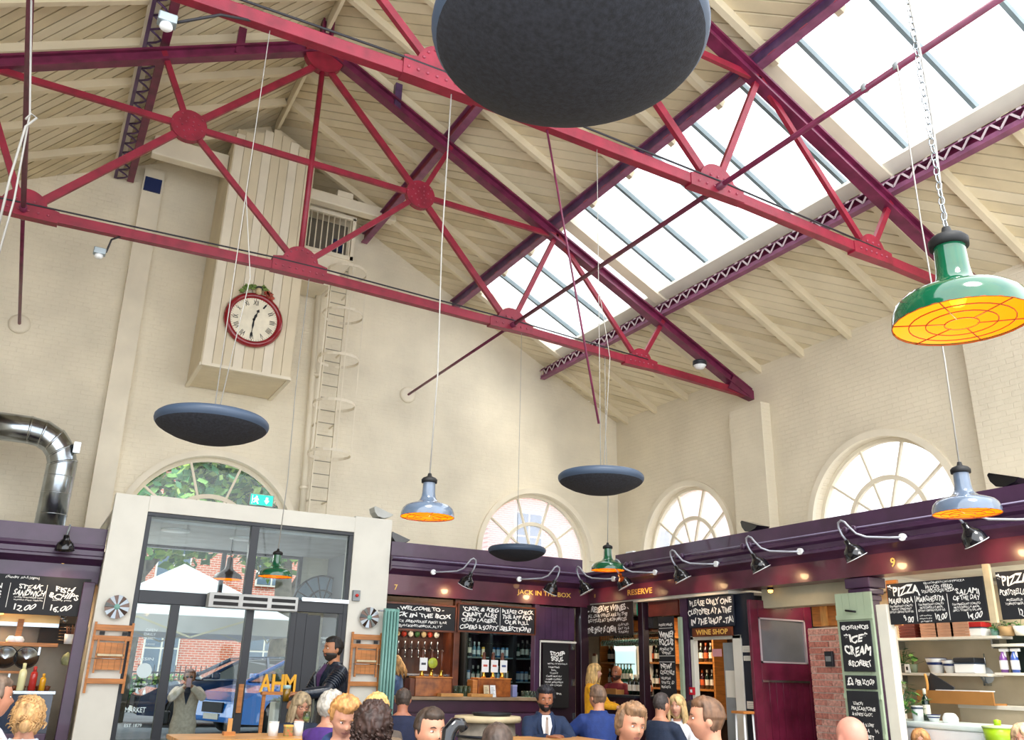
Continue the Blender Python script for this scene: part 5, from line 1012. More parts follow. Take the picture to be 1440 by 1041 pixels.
L = slight((8.7, 8.2, 2.55), 6, .1, (1, .6, .25)); t = thing('soffit_lamp', 'small glowing lamp under the fascia above the burgundy door', 'lamp', (8.45, at(1083, 826, X=8.45).y, 2.60)); m = MB(); m.lathe([(0, -.03), (.03, -.02), (.035, .01), (0, .01)], 12); m.build('bulb', M('warm_bulb'), t); m = MB(); m.lathe([(.04, .01), (.04, .04), (0, .04)], 12); m.build('base', BLKM, t)
sbox('trim_5', (8.9, 8.66, 0), (8.98, 8.74, 2.6), GREYP)
# passage: brick pier and side wall
bp = thing('brick_pier', 'pale red brick pier lit by daylight beside the open door', 'wall pier', (8.92, 8.2, 0))
m = MB(); m.box((.012, -1.1, 0), (.3, -.0, 2.15)); m.build('mortar', M('pale_mortar', '#e0d8cc', .9), bp)
bm_ = [M('brick_a', '#cf9082', .85, n=.2, sc=30), M('brick_b', '#c07e70', .85, n=.2, sc=30), M('brick_c', '#d6a294', .85, n=.2, sc=30)]; rnd = random.Random(2)
for r_ in range(28):
    z = .004 + r_ * .0765
    for c_ in range(6):
        y = -1.1 + c_ * .225 - (.112 if r_ % 2 else 0); a, b = max(y, -1.1), min(y + .215, 0)
        if b - a > .03: m = MB(); m.box((rnd.uniform(-.003, .003), a, z), (.02, b, z + .066)); m.build('brick', bm_[rnd.randrange(3)], bp)
t = thing('wood_box_frame', 'orange plywood box frame above the brick pier', 'box frame', (8.92, 7.3, 2.17)); m = MB(); m.box((0, 0, 0), (.25, .8, .42)); m.build('panel', WOOD, t); m = MB(); m.box((-.03, .55, 0), (0, .64, .42)); m.build('batten', WOOD2, t)
t = thing('grey_box', 'small dark grey socket box on the brick pier', 'box', at(1168, 927, X=8.90)); m = MB(); m.box((-.04, -.06, -.09), (0, .06, .09)); m.build('case', SLATE, t, bevel=.006); m = MB(); m.box((-.045, -.04, -.03), (-.04, .04, .03)); m.build('cover', GREYP, t)
tag(MB().box((8.56, 6.98, 2.40), (8.8, 8.6, 2.66)).build('trim_6', M('dull_sage_soffit', '#b3af98', .6)), kind='structure'); sbox('wall_passage_end', (10.4, 8.03, 0), (10.45, 8.95, 2.66), OFFW)
# sage shutter with the ice cream board
fr, w, h = RR(8.18, 1176, 838, 1235, 1041); y0_ = at(1174, 842, X=8.18).y; y1_ = at(1224, 838, X=8.18).y
ssg = thing('sage_shutter', 'tall sage green boarded shutter carrying the ice cream chalkboards', 'shutter', (8.18, y0_, 0)); ww = y0_ - y1_
for k in range(5): m = MB(); m.box((0, -(k + 1) * ww / 5 + .003, .3), (.03, -k * ww / 5, 2.46)); m.build('board', SAGE, ssg)
for z in (.95, 1.34, 2.17): m = MB(); m.box((-.015, -ww, z), (0, 0, z + .05)); m.build('ledge', SAGE, ssg)
m = MB(); m.tube([(-.02, -.15, 2.27), (-.04, -.3, 2.25)], .012, 6); m.build('latch', BLKM, ssg)
def icb(zlo, zhi, label, lines, nm='chalk_menu_board'): board(nm, label, 'sign', ((8.155, y0_ - .05, zlo), (0, -1, 0), (0, 0, 1)), ww - .08, zhi - zlo, lines, t=.012)
icb(1.62, 2.15, 'chalkboard reading ICE CREAM & SORBET on the sage shutter', [('@CHORNICES', .5, .87, .11, .88, .03), ('*ICE*', .5, .66, .17, .72, .045), ('CREAM', .52, .41, .19, .86, .045), ('&SORBET', .55, .16, .12, .74, .03)])
icb(1.44, 1.58, 'narrow chalkboard strip reading £3 PER SCOOP', [('£3', .16, .5, .6, .2, .04), ('PER SCOOP', .64, .5, .42, .6, .03)])
icb(.78, 1.42, 'chalkboard listing the sorbet flavours low on the shutter', [('LEMON', .35, .80, .05, .3, .015), ('MASCARPONE', .5, .72, .06, .75, .015), ('& WHITE CHOC', .45, .63, .05, .65, .015), ('VANILLA & LIME', .45, .47, .05, .65, .015), ('& VANILLA', .4, .38, .05, .45, .015), ('SORBET', .5, .28, .06, .5, .015), ('(v)', .85, .38, .06, .12, .015)])
# --- pizza stall shelves and goods
XS = 9.85
zA, zB_, zC_ = at(1320, 897, X=XS).z, at(1320, 947, X=XS).z, 1.30
yL, yR = at(1247, 900, X=XS).y, at(1412, 900, X=XS).y
shelf('wall_shelf', (XS - .12, yR, zA - .03), (XS + .2, yL + .1, zA), 'upper cream shelf with pizza boxes in the right stall', STC); yR2 = at(1396, 945, X=XS).y; shelf('wall_shelf', (XS - .1, yR2, zB_ - .03), (XS + .2, yL + .1, zB_), 'middle cream shelf with enamel bowls in the right stall', STC)
def onS(px, z, X=XS): return (X, at(px, 900, X=X).y, z)
PB = M('pizza_box_card', '#c4977c', .7, n=.06, sc=6); PB2 = M('dark_red_card', '#5f2018', .6)
for st, (px, n, mt, l_) in enumerate(((1285, 7, PB2, 'dark red'), (1316, 5, PB, 'leftmost kraft'), (1338, 5, PB, 'middle kraft'), (1360, 5, PB, 'rightmost kraft'))):
    x, y, z = onS(px, zA)
    for k in range(n):
        hh = .034; t = thing('pizza_box', l_ + ' pizza box in the stack of ' + str(n) + ' on the upper shelf', 'box', (x + .03, y, z + k * hh), 0, l_ + ' pizza boxes on the upper shelf'); m = MB(); m.box((-.14, -.115, 0), (.14, .115, hh - .004)); m.build('box', mt, t); m = MB(); m.box((-.143, -.118, hh - .012), (.14, .118, hh - .003)); m.build('lid', mt, t)
def tubx(loc, w_, d_, h_, mt, label, lid=None, cat='tub'):
    t = thing('enamel_tub', label, cat, loc); m = MB(); m.box((-d_ / 2, -w_ / 2, 0), (d_ / 2, w_ / 2, h_)); m.build('tub', mt, t, bevel=.015); m = MB(); m.box((-d_ / 2 - .006, -w_ / 2 - .006, h_ - .012), (d_ / 2 + .006, w_ / 2 + .006, h_)); m.build('rim', CHRIM, t, bevel=.003)
    if lid: m = MB(); m.box((-d_ / 2, -w_ / 2, h_), (d_ / 2, w_ / 2, h_ + .06)); m.build('contents', lid, t, bevel=.01)
    return t
tubx(onS(1378, zA), .22, .2, .10, WHITE, 'white tub topped with red cloths on the upper shelf', M('red_cloth')); tubx(onS(1358, zB_), .27, .2, .115, WHITE, 'rectangular white enamel tub with utensils on the middle shelf', SLATE)
def bowl(loc, r, h_, label, mt=WHITE, band=M('navy_band', '#24346a', .3)):
    t = thing('enamel_bowl', label, 'bowl', loc); m = MB(); m.lathe([(0, 0), (r * .6, 0), (r * .95, h_ * .9), (r, h_), (r * .9, h_ * .95), (r * .5, .02), (0, .02)], 20); m.build('bowl', mt, t); m = MB(); m.lathe([(r * .82, h_ * .55), (r * .9, h_ * .72)], 20, caps=False) ; m.v = [(a * 1.03, b * 1.03, c) for a, b, c in m.v]; m.build('band', band, t); m = MB(); m.tube([(r * math.cos(a), r * math.sin(a), h_) for a in [2 * PI * j / 20 for j in range(20)]], .004, 5, True); m.build('rim', band, t)
bowl(onS(1312, zB_), .12, .17, 'large white enamel basin with a navy band on the middle shelf'); bowl(onS(1332, zB_), .10, .15, 'second enamel basin with a navy band, right of the large one'); bowl(onS(1343, zB_, XS - .04), .05, .07, 'small white enamel cup bowl on the middle shelf')
def leafy(t, base, n, R_, mats, rnd, up=.5, size=.05, flat=1):
    for k in range(n):
        a = rnd.uniform(0, 2 * PI); e = rnd.uniform(.2, 1.4); rr = R_ * rnd.uniform(.4, 1); c = Vector(base) + Vector((math.cos(a) * math.cos(e) * rr, math.sin(a) * math.cos(e) * rr, math.sin(e) * rr * up * 2))
        d = Vector((math.cos(a), math.sin(a), rnd.uniform(-.7, .3))).normalized(); sd = d.cross(Vector((0, 0, 1))).normalized(); L_ = size * rnd.uniform(.7, 1.3)
        m = MB(); m.tube([Vector(base), c], .0025, 4); n_ = d.cross(sd)
        m.add([c, c + d * L_ * .5 + sd * L_ * .42, c + d * L_ * 1.2, c + d * L_ * .5 - sd * L_ * .42, c + d * L_ * .55 + n_ * .006], [(0, 1, 4), (1, 2, 4), (2, 3, 4), (3, 0, 4)]); m.build('leaf', mats[k % len(mats)], t)
LF = [M('leaf_dark', '#1f5a2c', .4, n=.2, sc=20), M('leaf_mid', '#3a7a38', .4, n=.2, sc=20), M('leaf_light', '#6a9a48', .4, n=.2, sc=20)]
def pot(loc, r, h_, mt, label, n, R_, size=.05, seed=1, cat='plant', nm='potted_plant', up=.5):
    t = thing(nm, label, cat, loc); m = MB(); m.lathe([(0, 0), (r * .75, 0), (r, h_), (r * .92, h_), (r * .7, .02), (0, .02)], 18); m.build('pot', mt, t); m = MB(); m.lathe([(r * .9, h_ * .9), (0, h_ * .92)], 14, caps=False); m.build('soil', M('soil', '#3a2a1c', .9), t); leafy(t, (0, 0, h_ * .9), n, R_, LF, random.Random(seed), up, size); return t
pot(onS(1266, zB_), .07, .11, M('grey_pot', '#8d8c84', .6), 'bushy green plant in a grey pot on the middle shelf', 34, .2, .06, 4); pot(onS(1280, zB_, XS - .06), .05, .10, M('sage_pot', '#7d8a72', .6), 'trailing big leaved plant beside the white tins', 10, .16, .09, 8)
pot(onS(1418, zA), .09, .10, M('tan_pot', '#a88a60', .7), 'small succulent in a tan bowl at the right of the upper shelf', 10, .10, .05, 9); pot(onS(1438, zA), .08, .10, OFFW, 'plant in a white pot at the far right of the upper shelf', 12, .1, .05, 12)
pot(onS(1401, zA), .05, .08, TEAL, 'small green sprig pot beside the red cloth tub', 14, .12, .05, 13)
for k, px in enumerate((1256, 1272)):
    t = thing('labelled_tin', ('left' if k == 0 else 'right') + ' small white labelled tin before the shelf plants', 'tin', onS(px, zB_, XS - .09)); m = MB(); m.box((-.02, -.035, 0), (.02, .035, .10)); m.build('tin', WHITE, t, bevel=.004); m = MB(); m.box((-.023, -.012, .03), (-.02, .012, .07)); m.build('mark', BLKM, t)
shelf('wall_shelf', (9.82, 3.4, 1.62), (10.04, at(1408, 970, X=9.9).y, 1.65), 'cream ledge with spray bottles at the far right', STC); shelf('wall_shelf', (9.82, 3.4, 1.93), (10.04, at(1402, 920, X=9.9).y, 1.96), 'upper narrow cream ledge at the far right', STC)
t = thing('dark_panel', 'dark green chalk panel behind the far right ledges', 'panel', (10.02, 3.4, 1.65)); m = MB(); m.box((0, 0, 0), (.03, at(1405, 930, X=9.9).y - 3.4 - .05, .5)); m.build('panel', M('dark_green_panel', '#14241f', .3), t); m = MB(); m.box((-.005, 0, .5), (.03, 2.0, .53)); m.build('edge', STC, t)
for k, (px, c_) in enumerate(((1416, '#7a4a9a'), (1432, '#3a5ab0'))): b_ = bottle((9.88, at(px, 960, X=9.88).y, 1.651), ('purple' if k == 0 else 'blue') + ' trigger spray bottle on the far right ledge', None, 'spray', c_, '#e9e9ef'); b_.scale = (1.1,) * 3
t = thing('sieve', 'round wire sieve hanging below the shelves in the right stall', 'sieve', (9.98, at(1388, 950, X=9.98).y, at(1388, 950, X=9.98).z)); m = MB(); m.lathe([(.0, .03), (.07, .02), (.09, 0)], 20, (0, 0, 0), Matrix.Rotation(-PI / 2, 3, 'Y'), caps=False); m.build('mesh', GREYP, t); m = MB(); m.tube([(0, 0, .09), (0, 0, .24)], .008, 6); m.build('handle', STEEL, t)
t = thing('worktop', 'cream fixed worktop ledge with paper along the right stall back', 'worktop', (9.6, 3.4, 0)); zp = at(1340, 990, X=9.6).z
m = MB(); m.box((0, 0, zp - .04), (.44, 3.3, zp)); m.build('top', STC, t); m = MB(); m.box((.02, 0, 0), (.42, 3.3, zp - .04)); m.build('body', STW, t)
t = thing('brown_carton', 'long brown cardboard carton on the right stall worktop', 'carton', (9.62, at(1352, 990, X=9.62).y, zp)); m = MB(); m.box((-.15, -.45, -.0), (.15, .45, .02)); m.build('base', M('cardboard'), t); m = MB(); m.box((-.16, -.5, .0), (-.14, .45, .14)); m.build('side', M('cardboard'), t); m = MB(); m.box((-.15, -.35, .14), (.12, .2, .15)); m.build('paper', WHITE, t)
pp = thing('curled_dough_peel', 'dark slate board with a curled wooden strip on the worktop', 'board', (9.5, at(1318, 985, X=9.5).y, zp)); m = MB(); m.box((0, -.16, .0), (.02, .16, .2), Matrix.Rotation(.5, 3, 'X'), (0, 0, .08)); m.build('slate', SLATE, pp)
m = MB(); m.beam((0, .0, .0), (0, .0, .01), .01, .01)
pts = [Vector((-.03, .13 - .05 * math.sin(q * 2.4), .02 + .30 * q)) for q in [j / 12 for j in range(13)]]
for j in range(12): m.beam(pts[j], pts[j + 1], .03, .014, (0, 1, 0))
tag(m.build('curled_strip', WOOD2, pp), kind='stuff')
fzr = thing('chest_freezer', 'large white chest freezer with side vents in the right stall', 'freezer', (8.62, 5.78, 0)); zf = at(1320, 1016, X=8.8).z
m = MB(); m.box((0, 0, 0), (.6, 1.3, zf - .06)); m.build('body', WHITE, fzr, bevel=.03); m = MB(); m.box((-.02, -.02, zf - .06), (.62, 1.32, zf)); m.build('lid', M('freezer_lid', '#dfeeec', .3), fzr, bevel=.02)
for k in range(7): m = MB(); m.box((-.008, 1.05, zf - .16 - k * .05), (0, 1.24, zf - .135 - k * .05)); m.build('vent', GREYP, fzr)
vz = thing('flower_vase', 'glass vase of yellow and white flowers beside the cream post', 'flowers', (8.85, at(1265, 1000, X=8.85).y, zf)); m = MB(); m.lathe([(0, 0), (.045, 0), (.055, .16), (.05, .16), (.04, .01), (0, .01)], 16); m.build('vase', JAR, vz); rnd = random.Random(21)
leafy(vz, (0, 0, .05), 70, .32, LF, rnd, .60, .08)
for k in range(11):
    a = rnd.uniform(0, 2 * PI); p = Vector((.12 * math.cos(a) - .05, .14 * math.sin(a) - (.06 if k < 4 else -.03), .28 + rnd.uniform(0, .08))); m = MB()
    for j in range(9):
        q = j * 2 * PI / 9; m.add([p, p + Vector((-.01, math.cos(q) * .035 - math.sin(q) * .012, math.sin(q) * .035 + math.cos(q) * .012)), p + Vector((-.02, math.cos(q) * .042, math.sin(q) * .042)), p + Vector((-.01, math.cos(q) * .035 + math.sin(q) * .012, math.sin(q) * .035 - math.cos(q) * .012))], [(0, 1, 2, 3)])
    m.lathe([(0, .012), (.012, .006), (.014, 0)], 8, p, Matrix.Rotation(-PI / 2, 3, 'Y')); m.build('flower', M('yellow_petal', '#f0c020', .5) if k < 5 else M('white_petal', '#f4f0d8', .5), vz)
t = thing('white_canister', 'white metal canister beside the flower vase', 'canister', (8.85, at(1290, 1000, X=8.85).y, zf)); m = MB(); m.lathe([(0, 0), (.055, 0), (.06, .15), (.055, .155), (0, .155)], 18); m.build('canister', WHITE, t); m = MB(); m.lathe([(.061, .12), (.062, .13), (.061, .14)], 18, caps=False); m.build('ring', CHRIM, t)
bottle((9.0, at(1303, 1000, X=9.0).y, zf), 'dark green wine bottle behind the canister on the freezer', None, 'wine', '#10281c', '#e9e2cf').scale = (1.1,) * 3
bowl((8.85, at(1312, 1000, X=8.85).y, zf), .07, .07, 'blue and white enamel bowl on the freezer'); t = thing('white_parcel', 'crumpled white paper parcel on the freezer', 'parcel', (8.82, at(1336, 1010, X=8.82).y, zf)); m = MB(); m.lathe([(0, 0), (.08, 0), (.085, .05), (.06, .09), (.03, .1), (0, .09)], 7); m.build('parcel', WHITE, t, bevel=.01)
t = thing('lime_tub', 'lime green round salad tub with a clear lid', 'tub', (8.6, at(1402, 1015, X=8.6).y, at(1402, 1041, X=8.6).z - .02)); m = MB(); m.lathe([(0, 0), (.12, 0), (.14, .13), (.0, .13)], 24); m.build('tub', M('lime_plastic', '#a8d020', .3), t); m = MB(); m.lathe([(.145, .13), (.145, .145), (.05, .155), (0, .155)], 24); m.build('lid', M('pale_lid', '#c8e0a0', .3), t); m = MB(); m.lathe([(.03, .15), (.035, .2), (0, .21)], 12); m.build('knob', M('lime_plastic'), t)
zq = t.location.z; t = thing('side_table', 'small steel prep table under the lime tub', 'table', (8.6, t.location.y, 0)); m = MB(); m.box((-.2, -.3, zq - .03), (.3, .3, zq)); m.build('top', STEEL, t)
for a, b in ((-.18, -.28), (.28, -.28), (-.18, .28), (.28, .28)): m = MB(); m.tube([(a, b, 0), (a, b, zq - .03)], .015, 6); m.build('leg', STEEL, t)

# ---------------------------------------------------------------- outdoors, seen through the glass
sbox('ground', (-30, 15.25, -.12), (45, 17.5, -.0), M('paving', '#a8a49c', .8, n=.12, sc=2)); sbox('street', (-30, 17.5, -.12), (45, 60, .28), M('asphalt', '#8d9094', .85, n=.12, sc=1))
sbox('yard', (11.3, -5, -.12), (45, 15.25, -.0), M('paving'))
def brickmat(nm, col, ax):
    m = M(nm, col, .85, n=.12, sc=1.5, brick=ax, bsc=30, bump=.4); N = m.node_tree.nodes; Lk = m.node_tree.links
    bt = [x for x in N if x.bl_idname == 'ShaderNodeTexBrick'][0]; b = N['Principled BSDF']; c = lin(col)
    b2 = N.new('ShaderNodeTexBrick'); b2.inputs['Scale'].default_value = 1; b2.inputs['Brick Width'].default_value = .225; b2.inputs['Row Height'].default_value = .075; b2.inputs['Mortar Size'].default_value = .01
    b2.inputs['Color1'].default_value = c; b2.inputs['Color2'].default_value = tuple(v * .8 for v in c[:3]) + (1,); b2.inputs['Mortar'].default_value = lin('#c9bcae')
    Lk.new(bt.inputs['Vector'].links[0].from_socket, b2.inputs['Vector']); Lk.new(b2.outputs['Color'], b.inputs['Base Color']); return m
BX = brickmat('orange_brick_far', '#c8694c', 'X'); BY = brickmat('pink_brick_far', '#c07a6a', 'Y')
def building(x0, x1, y, z1, label, cols, rows, ax='X', mt=None):
    t = thing('brick_building', label, 'building', (x0, y, .0) if ax == 'X' else (y, x0, 0))
    if ax == 'X':
        m = MB(); m.box((0, .1, 0), (x1 - x0, 6, z1)); m.build('wall', mt or BX, t); m = MB(); m.prism([(-.3, z1), (x1 - x0 + .3, z1), ((x1 - x0) * .5, z1 + 2.2)], 6.4, ((0, 6.2, 0), (1, 0, 0), (0, 0, 1))); m.build('roof', SLATE, t)
        P = lambda a, d, z: (a, d, z)
    else:
        m = MB(); m.box((.1, 0, 0), (6, x1 - x0, z1)); m.build('wall', mt or BY, t); m = MB(); m.box((-.2, -.2, z1), (6.2, x1 - x0 + .2, z1 + .3)); m.build('roof', SLATE, t); P = lambda a, d, z: (d, a, z)
    sp = (x1 - x0) / cols
    for i in range(cols):
        for z in rows:
            a = sp * (i + .5); f = MB(); f.box(tuple(map(min, P(a - .55, 0, z), P(a + .55, .12, z))), tuple(map(max, P(a - .55, 0, z), P(a + .55, .12, z + 1.7)))); w_ = f.build('window', OFFW, t)
            for sx_ in (-1, 1):
                for sz in (0, 1):
                    m = MB(); lo_, hi_ = P(a + (-.5 if sx_ < 0 else .03), -.02, z + .06 + sz * .82), P(a + (-.03 if sx_ < 0 else .5), .0, z + .82 + sz * .82); m.box(tuple(map(min, lo_, hi_)), tuple(map(max, lo_, hi_))); m.build('pane', M('far_pane', '#5b6f80', .08), w_)
    return t
building(-4, 12.5, 31, 8, 'orange brick building with white windows across the street', 5, (1.2, 4.2)); building(13.5, 26, 26, 9.5, 'pink brick building seen through the back arched window', 4, (1.6, 5.2), mt=brickmat('pink_brick_far_x', '#c98a80', 'X'))
building(6, 16, 22, 5.2, 'low brick building seen through the side arched windows', 4, (1.2, 3.2), 'Y')
def tree(x, y, z0, h, R_, label, n, seed, mats=LF, size=.34, forked=False):
    t = thing('tree', label, 'tree', (x, y, z0)); rnd = random.Random(seed); BK = M('bark', '#6f6a5a', .9, n=.25, sc=6)
    m = MB(); m.tube([(0, 0, 0), (.1, 0, h * .25), (.0, 0, h * .42), (-.1, 0, h * .8)], [.32, .28, .22, .08], 10); m.build('trunk', BK, t)
    for k in range(5):
        a = k * 1.26 + .4; z = h * (.32 + .07 * k); m = MB(); m.tube([(0, 0, z), (math.cos(a) * R_ * .4, math.sin(a) * R_ * .4, z + h * .18), (math.cos(a) * R_ * .75, math.sin(a) * R_ * .75, z + h * .3)], [.16, .10, .03], 7); m.build('branch', BK, t)
    m = MB()
    for k in range(n):
        u_ = rnd.uniform(0, 2 * PI); v_ = rnd.uniform(-1, 1); r = R_ * rnd.uniform(.55, 1) ** .6 * (1 + .25 * math.sin(3 * u_ + seed) * math.cos(4 * v_)); c = Vector((r * math.cos(u_) * math.sqrt(1 - v_ * v_), r * math.sin(u_) * math.sqrt(1 - v_ * v_), h * .68 + r * v_ * .85))
        d = Vector((rnd.uniform(-1, 1), rnd.uniform(-1, 1), rnd.uniform(-.8, .5))).normalized(); s_ = d.orthogonal().normalized(); L_ = size * rnd.uniform(.5, 1.2); m.cur = rnd.randrange(3)
        m.add([c, c + d * L_ * .5 + s_ * L_ * .4, c + d * L_, c + d * L_ * .5 - s_ * L_ * .4], [(0, 1, 2, 3)])
    tag(m.build('foliage', mats, t), kind='stuff'); return t
LO = [M('leaf_far_a', '#3f7a4a', .6, n=.2, sc=2), M('leaf_far_b', '#78a858', .6, n=.2, sc=2), M('leaf_far_c', '#a8cc6a', .6, n=.2, sc=2)]
tree(2.2, 22.5, .28, 9.5, 3.1, 'large leafy tree beyond the entrance, filling the left arched window', 9000, 3, LO); tree(6.3, 24.5, .28, 8.5, 2.2, 'second green tree right of the entrance tree', 3500, 5, LO); tree(22, 6.0, 0, 6.0, 2.2, 'small tree outside the right arched window', 2500, 8, LO); tree(-1.2, 20.5, .28, 5, 1.5, 'small green tree at the left side of the entrance view', 2000, 9, LO)
ga = thing('market_gazebo', 'white pop up market gazebo standing outside the entrance', 'gazebo', (2.62, 17.7, 0)); zE, zP, hw = 2.32, 3.35, 1.75
for k in range(4):
    a = [(-hw, -hw), (hw, -hw), (hw, hw), (-hw, hw)]; p, q = a[k], a[(k + 1) % 4]; m = MB(); m.add([(*p, zE), (*q, zE), (0, 0, zP), (*p, zE + .012), (*q, zE + .012), (0, 0, zP + .012)], [(0, 2, 1), (3, 4, 5), (0, 1, 4, 3), (1, 2, 5, 4), (2, 0, 3, 5)]); m.build('canopy_panel', M('white_canvas', '#eef3f8', .8, n=.05), ga)
    m = MB(); m.beam((*p, zE - .14), (*q, zE - .14), .012, .28); m.build('valance', M('grey_canvas', '#b9bdbf', .8, n=.05), ga)
    m = MB(); m.tube([(p[0], p[1], .28 if p[1] > 0 else 0), (p[0], p[1], zE)], .03, 6); m.build('leg', WHITE, ga)
    for f in (.25, .5, .75): m = MB(); x_ = p[0] + (q[0] - p[0]) * f; y_ = p[1] + (q[1] - p[1]) * f; x2 = p[0] + (q[0] - p[0]) * (f - .25); y2 = p[1] + (q[1] - p[1]) * (f - .25); m.beam((x_, y_, zE - .05 if f != .5 else zE - .35), (x2, y2, zE - .35 if f != .5 else zE - .05), .02, .03); m.build('truss_bar', M('pale_alloy', '#c8c4a8', .4), ga)
rl = thing('iron_railings', 'black iron railings with a hedge across the street', 'railing', (-2, 27, .28))
for k in range(90): m = MB(); m.tube([(k * .14, 0, 0), (k * .14, 0, 1.25)], .014, 5); m.build('bar', BLKM, rl)
for z in (.15, 1.05): m = MB(); m.beam((0, 0, z), (12.6, 0, z), .03, .04); m.build('rail', BLKM, rl)
hd_ = thing('hedge', 'light green hedge behind the railings', 'hedge', (-2, 27.6, .28)); m = MB(); rnd = random.Random(4)
for k in range(5000):
    c = Vector((rnd.uniform(0, 13), rnd.uniform(0, .6), rnd.uniform(0, .95))); d = Vector((rnd.uniform(-1, 1), rnd.uniform(-1, 1), rnd.uniform(-.5, 1))).normalized(); s_ = d.orthogonal().normalized() * .05; m.cur = rnd.randrange(3); m.add([c, c + d * .08 + s_, c + d * .16, c + d * .08 - s_], [(0, 1, 2, 3)])
tag(m.build('foliage', LO, hd_), kind='stuff')
m = MB(); m.box((0, .1, 0), (13, .5, .85)); m.build('stems', LF[0], hd_)

def car(loc, rz, col, label, nm):
    t = thing('car', label, 'car', loc, rz); PT = M(nm, col, .18, n=0, coat=1); GL = M('car_glass', '#26333c', .06, n=0, coat=1); L2 = 2.25
    def side():
        pts = []
        def archp(cx): return [(cx + .37 * math.cos(a), .33 + .37 * math.sin(a)) for a in [PI * j / 10 for j in range(11)]]
        pts += [(-L2, .35), (-L2 + .02, .25)] + [(-1.35 - .37, .22)] + archp(-1.35)[::-1] + [(1.35 - .37, .22)] + archp(1.35)[::-1] + [(L2 - .05, .24), (L2, .45), (L2 - .03, .85), (L2 - .35, .98), (.4, 1.0), (-.9, .96), (-1.3, .90), (-1.9, .78), (-L2 + .05, .62)]
        return pts
    m = MB(); m.plate([side()], 1.76, ((0, 0, 0), (1, 0, 0), (0, 0, 1))); m.build('body', PT, t, bevel=.04)
    a = [(-1.0, .96), (-.15, 1.40), (.9, 1.44), (1.75, 1.22), (2.05, .98)]
    m = MB(); n = len(a); vs = [(x, -(.86 if i in (0, n - 1) else .68), z) for i, (x, z) in enumerate(a)] + [(x, (.86 if i in (0, n - 1) else .68), z) for i, (x, z) in enumerate(a)]
    m.add(vs, [tuple(range(n)), tuple(range(n, 2 * n))[::-1]] + [(i, i + n, i + 1 + n, i + 1) for i in range(n - 1)]); m.build('cabin_glass', GL, t, bevel=.03)
    m = MB(); m.add([(-.17, -.69, 1.41), (.92, -.69, 1.45), (.92, .69, 1.45), (-.17, .69, 1.41), (-.17, -.6, 1.46), (.92, -.6, 1.49), (.92, .6, 1.49), (-.17, .6, 1.46)], [(0, 3, 2, 1), (4, 5, 6, 7), (0, 1, 5, 4), (1, 2, 6, 5), (2, 3, 7, 6), (3, 0, 4, 7)]); m.build('roof', PT, t, bevel=.02)
    for s in (-1, 1):
        for p, q in (((-1.02, s * .865, .96), (-.15, s * .69, 1.42)), ((.42, s * .865, .98), (.38, s * .69, 1.44)), ((2.05, s * .865, .98), (1.3, s * .70, 1.38))): m = MB(); m.beam(p, q, .05, .05); m.build('pillar', PT, t)
        m = MB(); m.beam((-1.0, s * .885, .965), (2.0, s * .885, 1.0), .02, .03); m.build('chrome_strip', STEEL, t)
        m = MB(); m.box((-.85, min(s * .88, s * 1.05), .98), (-.68, max(s * .88, s * 1.05), 1.12)); m.build('mirror', PT, t, bevel=.03)
        m = MB(); m.lathe([(0, .03), (.10, .02), (.13, -.01), (0, -.03)], 14, (-2.12, s * .62, .66), Matrix.Rotation(-PI / 2, 3, 'Y'), sx=.7); m.build('headlight', M('headlight', '#dfe9ef', .1, coat=1), t)
        for x in (-.25, .75): m = MB(); m.box((x + .35, min(s * .88, s * .9), .82), (x + .5, max(s * .88, s * .9), .85)); m.build('door_handle', STEEL, t)
        for x in (-1.35, 1.35):
            R = Matrix.Rotation(PI / 2 * s, 3, 'X'); m = MB(); m.lathe([(.2, .0), (.30, .0), (.33, .03), (.33, .19), (.30, .22), (.2, .22)], 24, (x, s * .70, .33), Matrix.Rotation(-s * PI / 2, 3, 'X')); w_ = m.build('wheel', BLKM, t)
            m = MB(); m.lathe([(0, .19), (.05, .2), (.05, .17)], 12, (x, s * .70, .33), Matrix.Rotation(-s * PI / 2, 3, 'X')); m.tube([(x + .225 * math.cos(q), s * .90, .33 + .225 * math.sin(q)) for q in [2 * PI * j / 24 for j in range(24)]], .018, 6, True)
            for k in range(10): q = k * PI / 5; m.beam((x + .03 * math.cos(q), s * .895, .33 + .03 * math.sin(q)), (x + .22 * math.cos(q), s * .895, .33 + .22 * math.sin(q)), .03, .02, (0, 1, 0))
            m.build('alloy_rim', STEEL, w_)
    m = MB(); m.box((-L2 - .01, -.35, .42), (-L2 + .03, .35, .6)); m.build('grille', BLKM, t); m = MB(); m.box((-L2 - .02, -.25, .30), (-L2, .25, .40)); m.build('number_plate', OFFW, t)
    return t
car((4.75, 21.3, .28), 0, '#1c2c48', 'dark navy car parked side on across the entrance', 'navy_car_paint'); car((5.65, 18.75, .28), math.radians(20), '#1f78d8', 'bright blue car parked nearer, nose towards the entrance', 'blue_car_paint')
t = thing('planter', 'pale tall planter with dark green leaves in the lobby by the yellow letters', 'planter', (3.62, 13.3, 0)); m = MB(); m.box((-.16, -.16, 0), (.22, .16, 1.05)); m.build('box', OFFW, t, bevel=.01); leafy(t, (.02, 0, 1.0), 60, .24, LF, random.Random(6), .35, .09)
